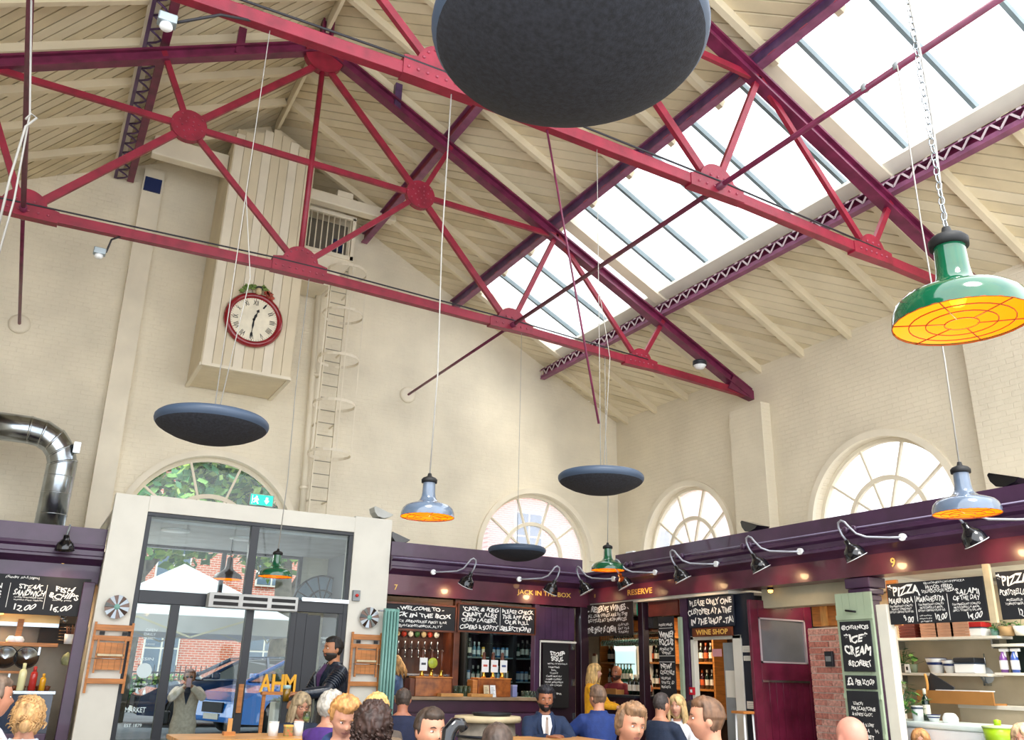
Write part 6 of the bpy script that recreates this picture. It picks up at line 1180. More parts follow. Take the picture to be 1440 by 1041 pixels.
# yellow letters inside the glass
yl = thing('yellow_letter_sign', 'yellow cut out letters AHM standing in front of the entrance doors', 'sign', (2.98, 12.0, 0)); 
for tx, px in (('A', 374), ('H', 391), ('M', 408)):
    p = at(px, 961, Y=12.0); m = MB(); wtext(m, tx, ((p.x - 2.98, 0, p.z), (1, 0, 0), (0, 0, 1)), .22, .155, .02); o = m.build('letter', M('yellow_paint', '#f0b020', .5), yl); sm_ = o.modifiers.new('s', 'SOLIDIFY'); sm_.thickness = .03
zb = at(391, 973, Y=12.0).z; m = MB(); m.box((-.02, -.05, zb - .04), (.6, .06, zb)); m.build('ledge', WOOD, yl)
for x in (0, .54): m = MB(); m.box((x, 0, 0), (x + .04, .04, zb - .04)); m.build('leg', WOOD, yl)
p = at(411, 940, Y=13.0); board('chalk_sign_board', 'small blue grey chalk sign leaning inside the lobby by the curtain', 'sign', ((p.x - .12, 13.0, p.z - .3), (1, 0, 0), (0, 0, 1)), .25, .42, [('WINE', .5, .8, .14, .8, .03), ('& THE', .5, .6, .10, .6, .02), ('BEER', .5, .42, .12, .7, .02), ('GARDEN', .5, .22, .10, .8, .02)], mat=M('slate_blue', '#5f7c92', .6))
t = thing('pendant_lamp', 'brown enamel lamp hanging inside the glazed lobby', 'lamp', at(320, 815, Y=13.4)); c = t.location.copy(); s = .9
m = MB(); m.lathe([(.226 * s, 0), (.224 * s, .03), (.2 * s, .07), (.12 * s, .11), (.07 * s, .15), (.055 * s, .2), (.05 * s, .3), (.02, .33), (0, .33)], 32, caps=False); m.build('shade', BROWNE, t); m = MB(); m.lathe([(.22 * s, .002), (.14 * s, .08), (0, .09)], 32, caps=False); m.build('reflector', ORG, t); m = MB(); m.tube([(0, 0, .3), (0, 0, 3.34 - c.z)], .006, 5); m.build('flex', DCABLE, t)

c0 = at(452, 852, Y=14.6); aw = thing('arch_reflection', 'dark barred fanlight seen through the right upper lobby pane', 'window', (c0.x, 14.6, c0.z))  # solid stand-in for the reflection of an arch behind the camera
m = MB(); m.plate([circ(.50, 28, 0, 0, 0, PI)], .01, ((0, .03, 0), (1, 0, 0), (0, 0, 1))); m.build('pane', M('reflected_arch_glass', '#9fb4c6', .2), aw)
for r_ in (.50, .26): m = MB(); m.plate([circ(r_, 28, 0, 0, 0, PI) + circ(r_ - .025, 28, 0, 0, 0, PI)[::-1]], .04, ((0, 0, 0), (1, 0, 0), (0, 0, 1))); m.build('arch_bar', SLATE, aw)
for k in range(1, 7): a = k * PI / 7; m = MB(); m.beam((.04 * math.cos(a), 0, .04 * math.sin(a)), (.49 * math.cos(a), 0, .49 * math.sin(a)), .012, .03, (0, 1, 0)); m.build('glazing_bar', SLATE, aw)
m = MB(); m.box((-.55, -.03, -.06), (.55, .05, 0)); m.build('sill', SLATE, aw); m = MB(); m.box((-.5, -.02, -c0.z), (-.44, .03, -.06)); m.box((.44, -.02, -c0.z), (.5, .03, -.06)); tag(m.build('legs', SLATE, aw), kind='stuff')

# ---------------------------------------------------------------- tables and seats
def table(x0, y0, x1, y1, z, label):
    t = thing('dining_table', label, 'table', ((x0 + x1) / 2, (y0 + y1) / 2, 0)); w, d = (x1 - x0) / 2, (y1 - y0) / 2; n = max(2, round(2 * d / .13))
    for k in range(n): m = MB(); m.box((-w, -d + 2 * d * k / n + .002, z - .035), (w, -d + 2 * d * (k + 1) / n - .002, z)); m.build('plank', WOOD2, t, bevel=.003)
    for a in (-1, 1):
        for b in (-1, 1): m = MB(); m.box((a * (w - .06) - .03, b * (d - .06) - .03, 0), (a * (w - .06) + .03, b * (d - .06) + .03, z - .035)); m.build('leg', WOOD, t)
    m = MB(); m.box((-w + .05, -d + .05, z - .12), (w - .05, d - .05, z - .036)); m.build('apron', WOOD, t); return t
TZ = .93
table(1.35, 8.0, 2.68, 8.72, TZ, 'plank topped wooden table in front of the woman with glasses'); table(4.25, 7.25, 5.15, 7.95, TZ, 'plank topped wooden table between the two men in blue suits')
bt = thing('barrel_table', 'grey barrel table with a pale wooden rim and a black tray', 'table', (4.7, 8.95, 0)); zt_ = at(715, 1007, Y=8.95).z
m = MB(); m.lathe([(0, 0), (.27, 0), (.33, .35), (.34, .55), (.30, zt_ - .06), (0, zt_ - .06)], 28); m.build('barrel', M('grey_stave', '#9a9284', .7, n=.2, sc=5), bt)
for z in (.15, .6, zt_ - .2): m = MB(); m.tube([(.335 * math.cos(a), .335 * math.sin(a), z) for a in [2 * PI * j / 28 for j in range(28)]], .015, 5, True); m.build('hoop', SLATE, bt)
m = MB(); m.lathe([(0, zt_ - .06), (.36, zt_ - .06), (.37, zt_ - .03), (.36, zt_), (0, zt_)], 28); m.build('top', PALEW, bt)
t = thing('black_tray', 'black tray lying on the barrel table', 'tray', (4.75, 8.95, zt_)); m = MB(); m.lathe([(0, 0), (.2, 0), (.22, .03), (.21, .03), (.19, .01), (0, .01)], 28); m.build('tray', BLKM, t); m = MB(); m.tube([(.215 * math.cos(a), .215 * math.sin(a), .03) for a in [2 * PI * j / 28 for j in range(28)]], .004, 5, True); m.build('rim', SLATE, t)
def mug(px, py, Y, label, r=.045, h=.12): p = at(px, py, Y=Y); t = thing('white_mug', label, 'mug', (p.x, Y, TZ)); m = MB(); m.lathe([(0, 0), (r * .95, 0), (r, h), (r * .9, h), (r * .85, .01), (0, .01)], 18); m.build('cup', WHITE, t); m = MB(); m.lathe([(r * 1.0, h * .9), (r * 1.04, h), (r * .95, h)], 18, caps=False); m.build('rim', OFFW, t)
mug(384, 1030, 8.35, 'white enamel cup left on the table of the woman with glasses'); mug(419, 1030, 8.35, 'white enamel cup right on the table of the woman with glasses')
p = at(430, 1020, Y=8.45); t = glassware((p.x, 8.45, TZ), .04, .2, 'glass of white wine on the table of the woman with glasses', None, stem=True); m = MB(); m.lathe([(0, .115), (.02, .118), (.031, .14), (.031, .155), (0, .155)], 12); m.build('wine', M('white_wine', '#e6d890', .1), t)
p = at(405, 1030, Y=8.3); t = thing('patterned_tin', 'small orange and green patterned tin on the table', 'tin', (p.x, 8.3, TZ)); m = MB(); m.box((-.035, -.03, 0), (.035, .03, .09)); m.build('tin', M('tin_pattern', '#c8603a', .5, c2='#5a8a4a', sc=40), t, bevel=.004); m = MB(); m.box((-.037, -.032, .08), (.037, .032, .095)); m.build('lid', GOLD, t)
t = thing('menu_holder', 'wooden menu block standing at the left end of the table', 'holder', (at(322, 1030, Y=8.5).x, 8.5, TZ)); m = MB(); m.box((-.05, -.04, 0), (.05, .04, .03)); m.build('block', WOOD, t); m = MB(); m.box((-.02, -.006, .03), (.02, .006, .14)); m.build('card', WOOD2, t)

# ---------------------------------------------------------------- people
from mathutils import noise
def head_r(d, big=False):
    """surface of a head in direction d (face towards -Y), about the head centre"""
    p = Vector((d.x * .075, d.y * .094, d.z * .116)); z = p.z
    if z < -.01:
        t_ = min(1, (-z - .01) / .105); p.x *= 1 - .30 * t_ * t_
        if p.y > 0: p.y *= 1 - .55 * t_
        else: p.y = p.y * (1 + .10 * t_)
    if z > 0: e_ = 1 + .13 * min(1, z / .09); p.x *= e_; p.y *= e_ * (1.03 if p.y > 0 else .97)
    if p.y < 0:
        g = lambda x0, z0, sx, sz: math.exp(-((abs(p.x) - x0) / sx) ** 2 - ((z - z0) / sz) ** 2); dy = 0
        nz_ = max(0, min(1, (.022 - z) / .05)); 
        if z > -.036: dy -= .030 * math.exp(-(p.x / .0125) ** 2) * nz_ * (1 if z > -.028 else max(0, (z + .036) / .008))
        dy += .013 * g(.031, .008, .017, .013); dy -= .006 * g(.028, .032, .024, .009); dy -= .006 * g(0, -.050, .024, .006); dy -= .006 * g(0, -.064, .020, .006); dy += .004 * g(0, -.057, .024, .0035)
        dy -= .009 * g(0, -.094, .02, .014); dy -= .006 * g(.042, -.022, .018, .02); p.y = max(p.y, -.090 if abs(p.x) > .02 else -.2) + dy
    return p
def sph_dirs(nu, nv):
    return [[Vector((math.cos(2 * PI * i / nu) * math.sin(PI * j / nv), math.sin(2 * PI * i / nu) * math.sin(PI * j / nv), math.cos(PI * j / nv))) for i in range(nu)] for j in range(nv + 1)]
def gridmesh(m, fn, nu, nv):
    rows = sph_dirs(nu, nv); vs = [fn(rows[0][0])]; 
    for j in range(1, nv): vs += [fn(d) for d in rows[j]]
    vs.append(fn(rows[nv][0])); fs = [(0, 1 + i, 1 + (i + 1) % nu) for i in range(nu)]
    for j in range(nv - 2):
        a = 1 + j * nu; fs += [(a + i, a + nu + i, a + nu + (i + 1) % nu, a + (i + 1) % nu) for i in range(nu)]
    a = 1 + (nv - 2) * nu; e = len(vs) - 1; fs += [(a + i, e, a + (i + 1) % nu) for i in range(nu)]
    return m.add(vs, fs, True)
def ell(m, c, r, R=None, n=14):
    c = Vector(c); gridmesh(m, lambda d: c + ((R @ Vector((d.x * r[0], d.y * r[1], d.z * r[2]))) if R else Vector((d.x * r[0], d.y * r[1], d.z * r[2]))), n, n // 2 + 2)
def loft(m, secs, n=20):
    """secs: (centre, rx, ry) horizontal ellipses joined into a closed body"""
    vs = []
    for c, rx, ry in secs:
        c = Vector(c); vs += [c + Vector((rx * math.copysign(abs(math.cos(a)) ** .85, math.cos(a)), ry * math.copysign(abs(math.sin(a)) ** .85, math.sin(a)), 0)) for a in [2 * PI * j / n for j in range(n)]]
    k = len(secs); fs = [(i * n + j, i * n + (j + 1) % n, (i + 1) * n + (j + 1) % n, (i + 1) * n + j) for i in range(k - 1) for j in range(n)]
    if secs[0][0][2] > secs[-1][0][2]: fs = [f[::-1] for f in fs]
    up = secs[0][0][2] < secs[-1][0][2]; c0 = tuple(range(n)); c1 = tuple((k - 1) * n + j for j in range(n)); fs += [c0[::-1], c1] if up else [c0, c1[::-1]]
    return m.add(vs, fs, True)
def remeshed(m, vox):
    me = bpy.data.meshes.new('x'); me.from_pydata(m.v, [], m.f); o = bpy.data.objects.new('x', me); S.collection.objects.link(o)
    r = o.modifiers.new('r', 'REMESH'); r.mode = 'VOXEL'; r.voxel_size = vox; r.use_smooth_shade = True; s_ = o.modifiers.new('s', 'SMOOTH'); s_.factor = .5; s_.iterations = 1
    dg = bpy.context.evaluated_depsgraph_get(); me2 = bpy.data.meshes.new_from_object(o.evaluated_get(dg)); bpy.data.objects.remove(o); return me2
def ik(a, b, l1, l2, pole):
    a, b = Vector(a), Vector(b); d = b - a; L_ = min(d.length, (l1 + l2) * .995); dn = d.normalized(); b = a + dn * L_
    x = (l1 * l1 - l2 * l2 + L_ * L_) / (2 * L_); h_ = math.sqrt(max(0, l1 * l1 - x * x)); p = Vector(pole); p = (p - dn * p.dot(dn)).normalized(); return a + dn * x + p * h_, b
def hand(m, w, d, nrm, side, curl=.5):
    """palm, four unequal bent fingers and a thumb growing from the side of the palm; d = pointing direction, nrm = back of the hand"""
    w, d, nrm = Vector(w), Vector(d).normalized(), Vector(nrm); nrm = (nrm - d * nrm.dot(d)).normalized(); a = d.cross(nrm) * side
    for k in range(5): f = (k - 2) / 2; m.tube([w + a * f * .012, w + a * f * .032 + d * .045, w + a * f * .034 + d * .088], [.017, .016, .012], 8)
    for k, L_ in enumerate((.068, .078, .073, .058)):
        f = (k - 1.5) / 1.5; p0 = w + a * f * .031 + d * .085; pts = [p0 - d * .02, p0]; dd = d.copy()
        for s_ in (.45, .32, .23): dd = (dd - nrm * math.tan(curl * .75)).normalized(); pts.append(pts[-1] + dd * L_ * s_)
        m.tube(pts, [.0095, .0092, .0088, .008, .0062], 7)
    t0 = w + a * -.026 + d * .018; m.tube([t0, t0 - a * .022 + d * .022 - nrm * .008, t0 - a * .030 + d * .050 - nrm * .016, t0 - a * .026 + d * .070 - nrm * .024], [.014, .012, .0105, .008], 7)
SKIN = {}
def skin(c):
    if c not in SKIN: SKIN[c] = M('skin_' + c[1:], tuple(v * k for v, k in zip(lin(c)[:3], (.74, .66, .60))), .5, n=.05, sc=14)
    return SKIN[c]
LIP = M('lips', '#a8695c', .4, n=0); EYW = M('eye_white', '#eeeae2', .15, n=0); IRS = M('eye_iris', '#3a2a1c', .1, n=0); CAST = {}
def person(px, py, Y, face, label, sit=True, sk='#d9a58c', hair=('short', '#4a3524'), top=('jumper', '#1c2742'), hy=0, hp=0, hr=0, lean=0, hands=None, legs='#232a3c', beard=None, glasses=None, stool=True, vox=.0095, sc=1.0, curl=.5, extra=None, zoff=0):
    """px,py = top of the head in the photo, Y = distance plane; face = turn about the vertical, 0 looks at the camera side (-Y)"""
    T = at(px, py, Y=Y); face += -math.atan2(T.x, T.y); HT = (1.29 if sit else 1.72) * sc
    base = T.z - HT if sit else 0
    if not sit: sc = sc * T.z / (1.72 * sc)
    t = thing('person', label, 'person', (T.x, Y, base), face); t.scale = (sc,) * 3; dz = -.43 if sit else 0
    fl = Matrix.Rotation(lean, 3, 'X'); hip = Vector((0, 0, .95 + dz)); B = lambda v: hip + fl @ (Vector(v) + Vector((0, 0, dz)) - hip)     # torso leans forward about the hip
    hc = B((0, -.02, 1.600)); HR = (Matrix.Rotation(hy, 3, 'Z') @ Matrix.Rotation(hp, 3, 'X') @ Matrix.Rotation(hr, 3, 'Y'))
    # move so that the head top sits under the surveyed point
    off = Vector((hc.x, hc.y, 0)); t.location -= Matrix.Rotation(face, 3, 'Z') @ off * sc; 
    H_ = lambda v: hc + HR @ Vector(v)
    m = MB()
    gridmesh(m, lambda d: H_(head_r(d)), 44, 34)
    for s in (-1, 1): ell(m, H_((s * .075, .012, -.008)), (.011, .019, .030), HR @ Matrix.Rotation(s * .35, 3, 'Z'))
    nb = B((0, .01, 1.44)); m.tube([H_((0, .022, -.03)), H_((0, .022, -.085)), nb, nb + Vector((0, 0, -.06))], [.058, .054, .060, .075], 16)
    tors = [(B((0, 0, .90)), .150, .105), (B((0, 0, 1.02)), .138, .100), (B((0, -.005, 1.15)), .145, .108), (B((0, -.01, 1.28)), .165, .115), (B((0, 0, 1.38)), .165, .095), (B((0, .005, 1.43)), .120, .072), (B((0, .012, 1.475)), .066, .060)]
    loft(m, tors); sh_ = {}; el = {}; wr_ = {}; hands = hands or {}
    for s in (-1, 1):
        a = B((s * .175, .0, 1.385)); hd_ = hands.get(s, (s * .30, -.05, .92) if not sit else (s * .16, -.34, .98)); hd_ = Vector(hd_) + Vector((0, 0, dz)) 
        e, w = ik(a, hd_, .285, .255, (s * .9, .35, -.75)); sh_[s], el[s], wr_[s] = a, e, w; m.tube([a, a.lerp(e, .4), e, e.lerp(w, .35), w], [.052, .047, .038, .040, .026], 12)
        d = (w - e).normalized(); hand(m, w - d * .01, d, Vector((0, 0, 1)) if abs(d.z) < .8 else Vector((s * .8, -.3, .2)), -s, curl)
    knee, foot = {}, {}
    for s in (-1, 1):
        h0 = Vector((s * .09, 0, .93 + dz)); 
        if sit: k = Vector((s * .13, -.42, .50 + .02)); f = Vector((s * .13, -.38, .09 + .02))
        else: k = Vector((s * .10, -.02, .50)); f = Vector((s * .11, .02, .09))
        knee[s], foot[s] = k, f; m.tube([h0, h0.lerp(k, .5), k, k.lerp(f, .35), f], [.085, .072, .052, .055, .036], 12); m.tube([f, f + Vector((0, -.10, -.045)), f + Vector((0, -.17, -.055))], [.038, .035, .024], 10)
    me = remeshed(m, vox); me.materials.append(skin(sk)); me.materials.append(LIP); Hi = HR.inverted(); b = link('body', me, None, t)
    for pl in me.polygons:
        if pl.center.z > hc.z - .10:
            q = Hi @ (pl.center - hc)
            if q.y < -.07 and (q.x / .023) ** 2 + ((q.z + .057) / .0095) ** 2 < 1: pl.material_index = 1
    # eyes and brows
    for s in (-1, 1):
        m = MB(); m.cur = 0; ell(m, H_((s * .030, -.0735, .008)), (.0125, .010, .0056), HR, 10); m.cur = 1; ell(m, H_((s * .030, -.0805, .008)), (.0052, .0045, .0052), HR, 8); m.build('eye', [EYW, IRS], t)
        m = MB(); m.tube([H_((s * .014, -.0885, .026)), H_((s * .030, -.088, .031)), H_((s * .046, -.078, .026))], [.003, .0038, .002], 6); m.build('eyebrow', M('hair_' + hair[1][1:], hair[1], .6, n=.3, sc=30, stretch=(1, 1, .3)), t)
    HM = M('hair_' + hair[1][1:], hair[1], .5, n=.3, sc=30, stretch=(1, 1, .3)); st = hair[0]; sd = len(CAST) * 3.7; CAST[label] = 1
    if st != 'bald':
        def hfn(d):
            p = head_r(d); q = p.copy(); n1 = noise.noise(Vector((d.x * 7 + sd, d.y * 7, d.z * 3.5))); n2 = noise.noise(Vector((d.x * 22 + sd, d.y * 22, d.z * 7)))
            line = {'fringe': .030}.get(st, .062) if p.y < -.02 else (-.012 if p.y < .02 else -.075)
            if -.06 < p.y < .03 and p.y > -.02: line = -.012 - (p.y + .02) * 1.2
            if st in ('long', 'fringe', 'curly', 'bun') and p.y > -.045: line = -.12
            if st == 'long' and p.y <= -.045: line = .058 + abs(p.x) * -.9
            edge = (p.z - line + n1 * .008) / .022; k = max(0, min(1, edge)); th = {'short': .012, 'crop': .005, 'spot': .009, 'tousled': .024, 'long': .020, 'fringe': .022, 'curly': .034, 'bun': .020, 'updo': .024, 'wavy': .024}.get(st, .015)
            if st == 'spot' and d.z > .75 and d.y > -.5: th = .0005
            if st in ('short', 'tousled', 'wavy') and p.y < 0 and p.z > .05: th *= 1.35
            if p.z < .01 and st in ('short', 'crop', 'spot', 'tousled'): th *= .5
            amp = {'curly': .022, 'tousled': .012, 'wavy': .010, 'bun': .009}.get(st, .004); n = d.normalized(); return H_(p + n * ((th + amp * n1 + amp * .6 * n2) * k - .006 * (1 - k)))
        m = MB(); gridmesh(m, hfn, 72, 56)
        if st in ('long', 'fringe'):
            for k in range(26):
                a = -.55 + (PI + 1.1) * k / 25; r0 = Vector((math.cos(a) * .078, math.sin(a) * .092 + .004, -.01)); ln = .17 + .05 * math.sin(k * 2.3) if st == 'long' else .11; f = 1.22
                m.tube([H_(r0 * .98 + Vector((0, 0, .05))), H_(r0 * 1.10), H_(Vector((r0.x * f, r0.y * f, -.08))), H_(Vector((r0.x * (f + .06), r0.y * (f - .05) + .012, -ln * .8))), H_(Vector((r0.x * f * .95, r0.y * f * .9, -ln - .03)))], [.012, .018, .019, .016, .004], 6)
        if st == 'curly':
            rn = random.Random(5)
            for k in range(150):
                a = rn.uniform(-.4, PI + .4); z = rn.uniform(-.16, .12); r = .088 + rn.uniform(0, .032); c = Vector((math.cos(a) * r * (1 - max(0, z) * 3), math.sin(a) * r * (1 - max(0, z) * 3) + .005, z)); pts = [H_(c + Vector((math.cos(q) * .012, math.sin(q) * .012, -q * .005))) for q in [j * 1.3 for j in range(7)]]; m.tube(pts, [.008] * 6 + [.003], 5)
        if st == 'bun':
            rn = random.Random(9); ell(m, H_((0, .115, -.045)), (.035, .03, .04), None, 12)
            for k in range(70):
                a = rn.uniform(0, PI); z = rn.uniform(-.06, .12); r = .10 * (1 - max(0, z) * 3.2); c = Vector((math.cos(a) * r, math.sin(a) * r * 1.1, z)); m.tube([H_(c + Vector((math.cos(q) * .016, .006 * q, math.sin(q) * .014))) for q in [j * .9 for j in range(6)]], .0025, 4)
        if st == 'updo': ell(m, H_((0, .06, .10)), (.05, .05, .035), None, 12)
        m.build('hair', HM, t)
    if beard:
        def bfn(d):
            p = head_r(d); k = max(0, min(1, (-.028 - p.z) / .02)) * (1 if p.y < .02 else 0)
            if abs(p.x) < .022 and -.068 < p.z < -.048: k = 0
            n1 = noise.noise(d * 14); return H_(p + d.normalized() * ((.007 + .003 * n1) * k - .006 * (1 - k)))
        m = MB(); gridmesh(m, bfn, 60, 48); m.build('beard', M('hair_' + beard[1:], beard, .6, n=.3, sc=30), t)
    if glasses:
        m = MB()
        for s in (-1, 1): m.tube([H_((s * .031 + .022 * math.cos(a), -.099 + .01 * abs(math.cos(a)), .006 + .016 * math.sin(a))) for a in [2 * PI * j / 16 for j in range(16)]], .0022, 5, True); m.tube([H_((s * .052, -.090, .008)), H_((s * .079, .0, .004))], .002, 5)
        m.tube([H_((-.009, -.101, .008)), H_((.009, -.101, .008))], .002, 5); g_ = m.build('glasses', M('glasses_frame', '#2a1a18', .3), t); tag(g_, kind='stuff')
        if glasses == 'sun':
            for s in (-1, 1): m = MB(); ell(m, H_((s * .031, -.098, .004)), (.023, .004, .018), HR, 10); m.build('dark_lens', BLACK, t)
    # clothes
    st, col = top[0], top[1]; CM = M('cloth_' + col[1:] + ('l' if st == 'leather' else ''), col, .25 if st == 'leather' else .8, n=.10, sc=20, bump=.15, bsc=90, coat=.3 if st == 'leather' else 0); ex = {'tee': .016, 'jumper': .026, 'shirt': .02, 'suit': .034, 'hoodie': .034, 'coat': .045, 'leather': .036}[st]
    m = MB(); low = [(B((0, 0, .84)), .155 + ex, .115 + ex)] if st != 'coat' else [((0, .0, .42 + dz), .22, .19), ((0, 0, .7 + dz), .20 + .01, .165), (B((0, 0, .86)), .165 + ex, .12 + ex)]
    loft(m, low + [(c, rx + ex * (.9 if i < 5 else .7), ry + ex * (.9 if i < 5 else .7)) for i, (c, rx, ry) in enumerate(tors[1:6])] + [(B((0, .008, 1.452)), .078 + ex * .4, .068 + ex * .3)])
    for s in (-1, 1):
        a, e, w = sh_[s], el[s], wr_[s]
        if st == 'tee': m.tube([a + Vector((-s * .05, 0, .01)), a, a.lerp(e, .55), a.lerp(e, .62)], [.06, .066, .062, .060], 12)
        else: m.tube([a + Vector((-s * .06, 0, .0)), a + Vector((-s * .01, 0, 0)), a.lerp(e, .45), e, e.lerp(w, .4), w.lerp(e, .08)], [.046 + ex * .5, .050 + ex * .6, .050 + ex * .6, .044 + ex * .5, .042 + ex * .45, .032 + ex * .35], 12)
    if st == 'hoodie': m.tube([B((math.cos(q) * .095, .015 + math.sin(q) * .085, 1.465 - .035 * (1 - math.sin(q)) * .5)) for q in [-.9 + j * (PI + 1.8) / 14 for j in range(15)]], [.03] * 2 + [.036] * 11 + [.03] * 2, 8)
    if st in ('suit', 'shirt', 'coat', 'leather'): m.tube([B((math.cos(q) * .078, .006 + math.sin(q) * .072, 1.468)) for q in [-.8 + j * (PI + 1.6) / 12 for j in range(13)]], .016, 8)
    me = remeshed(m, .013); me.materials.append(CM); g_ = link({'tee': 't_shirt', 'suit': 'suit_jacket', 'leather': 'leather_jacket'}.get(st, st), me, None, t)
    if st in ('suit', 'leather', 'coat') and len(top) > 2:
        SM = M('cloth_' + top[2][1:], top[2], .7); yb = -.115 - ex
        m = MB(); m.add([B((-.045, -.085, 1.455)), B((.045, -.085, 1.455)), B((.052, yb - .004, 1.36)), B((0, yb - .006, 1.16)), B((-.052, yb - .004, 1.36)), B((0, -.06, 1.40))], [(0, 4, 3, 2, 1), (0, 1, 5), (1, 2, 5), (2, 3, 5), (3, 4, 5), (4, 0, 5)]); m.build('shirt_front', SM, t)
        for s in (-1, 1): m = MB(); m.add([B((s * .04, -.075, 1.475)), B((s * .085, -.09, 1.43)), B((s * .095, yb - .008, 1.34)), B((s * .012, yb - .014, 1.15)), B((s * .05, yb - .010, 1.34))] + [B((s * .06, -.06, 1.36))], [(0, 1, 2, 3, 4), (0, 5, 1), (1, 5, 2), (2, 5, 3), (3, 5, 4), (4, 5, 0)]); m.build('lapel', CM, t)
        if len(top) > 3: m = MB(); m.add([B((-.012, yb - .004, 1.425)), B((.012, yb - .004, 1.425)), B((.02, yb - .012, 1.20)), B((-.02, yb - .012, 1.20)), B((0, yb + .01, 1.30))], [(0, 3, 2, 1), (0, 1, 4), (1, 2, 4), (2, 3, 4), (3, 0, 4)]); ell(m, B((0, yb, 1.435)), (.014, .012, .014), None, 8); m.build('tie', M('cloth_' + top[3][1:], top[3], .6), t)
    if st == 'leather':
        for s in (-1, 1):
            for k in range(7): q = el[s].lerp(sh_[s], .25 + k * .09); m = MB(); dd = (sh_[s] - el[s]).normalized(); o_ = dd.orthogonal().normalized(); b2 = dd.cross(o_); m.tube([q + (o_ * math.cos(z) + b2 * math.sin(z)) * (.071 + .002 * k) for z in [2 * PI * j / 14 for j in range(14)]], .007, 5, True); m.build('quilted_rib', CM, t)
    m = MB(); loft(m, [(B((0, 0, .84)) if not sit else Vector((0, 0, .86 + dz)), .158, .12), (Vector((0, 0, .93 + dz)), .162, .122), (B((0, 0, 1.0)), .155, .115)])
    for s in (-1, 1): h0 = Vector((s * .09, 0, .93 + dz)); k, f = knee[s], foot[s]; m.tube([h0, h0.lerp(k, .5), k, k.lerp(f, .4), f.lerp(k, .1)], [.10, .088, .068, .066, .056], 10)
    me = remeshed(m, .018); me.materials.append(M('cloth_' + legs[1:], legs, .8, n=.1, sc=20)); link('trousers', me, None, t)
    for s in (-1, 1): f = foot[s]; m = MB(); ell(m, f + Vector((0, -.075, -.045)), (.045, .135, .045), None, 12); m.build('shoe', M('dark_shoe', '#1c1816', .4), t)
    if extra: extra(t, H_, B, wr_, el)
    if sit and stool:
        so = thing('wooden_stool', 'plain wooden stool under a seated customer', 'stool', (t.location.x, t.location.y, 0), face, 'stools under the seated customers'); hz = base + (.95 - .43 - .10) * sc
        m = MB(); m.lathe([(0, hz - .04), (.17, hz - .04), (.175, hz - .02), (.17, hz), (0, hz)], 20); m.build('seat', WOOD, so)
        for a in range(4): q = PI / 4 + a * PI / 2; m = MB(); m.tube([(math.cos(q) * .12, math.sin(q) * .12, hz - .04), (math.cos(q) * .17, math.sin(q) * .17, 0)], .016, 6); m.build('leg', WOOD, so)
        fz_ = base + .065 * sc; m = MB(); m.tube([(-.2, -.42 * sc, fz_ - .02), (.2, -.42 * sc, fz_ - .02)], .015, 6)
        for s in (-1, 1): m.tube([(s * .2, -.42 * sc, fz_ - .02), (s * .13, -.1, hz * .5)], .012, 6)
        m.build('foot_rest', STEEL, so)
    return t
D = math.radians
def beer(t, H_, B, wr, el):
    w = wr[1]; d = (w - el[1]).normalized(); c = w + d * .085 + Vector((0, -.035, 0)); g = MB(); g.lathe([(0, -.07), (.030, -.07), (.040, .08), (.038, .08), (.028, -.06), (0, -.06)], 14, c); o = g.build('beer_glass', JAR, t); g = MB(); g.lathe([(0, -.06), (.028, -.06), (.036, .05), (0, .05)], 14, c); g.build('beer', M('beer_amber', '#c8801a', .2), o); g = MB(); g.lathe([(0, .05), (.037, .05), (.038, .082), (0, .084)], 14, c); g.build('foam', WHITE, o)
def phone(t, H_, B, wr, el):
    c = (wr[1] + wr[-1]) * .5 + Vector((0, -.05, .07)); m = MB(); m.box((-.04, -.005, -.07), (.04, .005, .07), None, c); m.build('phone', M('phone_pink', '#c89aa0', .3), t, bevel=.004)
    m = MB(); m.box((-.36, -.06, -.20), (-.22, .08, .02), None, B((0, 0, 1.05))); m.build('shoulder_bag', M('black_bag', '#1c1618', .4), t, bevel=.03); m = MB(); m.tube([B((-.27, 0, 1.07)), B((-.20, -.13, 1.25)), B((-.13, -.03, 1.47)), B((-.2, .14, 1.25)), B((-.27, .02, 1.07))], .009, 5); m.build('bag_strap', M('black_bag'), t)
person(470, 896, 9.5, D(-60), 'man in a quilted black leather jacket standing and holding a beer', sit=False, sk='#c08a66', hair=('short', '#14100e'), top=('leather', '#1a2330', '#4a2a5c'), hands={1: (.16, -.44, 1.18), -1: (-.16, -.30, 1.10)}, beard='#2a2420', legs='#14161c', extra=beer, curl=1.0, hy=D(-4))
person(268, 942, 13.6, D(0), 'woman in a long beige coat photographing with a phone at the entrance', sit=False, sk='#d8a58a', hair=('updo', '#8a4a24'), top=('coat', '#d9c6b2', '#14203a'), hands={1: (.05, -.30, 1.46), -1: (-.05, -.30, 1.44)}, legs='#14203a', glasses='sun', extra=phone, curl=.9)
person(425, 974, 9.02, D(24), 'woman with glasses and long grey blond hair in a navy top', hair=('long', '#b09c7c'), top=('jumper', '#1f2c40'), hp=D(14), hands={1: (.14, -.36, 1.20), -1: (-.14, -.36, 1.20)}, glasses='clear', lean=D(6))
person(467, 974, 7.5, D(150), 'person with curly grey hair and a purple top seen from behind', hair=('wavy', '#b9b4aa'), top=('jumper', '#4a2a78'), hy=D(-20))
person(487, 978, 5.5, D(4), 'young man with ginger blond hair in a blue hoodie looking down', sk='#e3ad96', hair=('tousled', '#c08a50'), top=('hoodie', '#1f3a66'), hp=D(26), hy=D(10), lean=D(8), hands={1: (.10, -.34, 1.10), -1: (-.10, -.34, 1.10)})
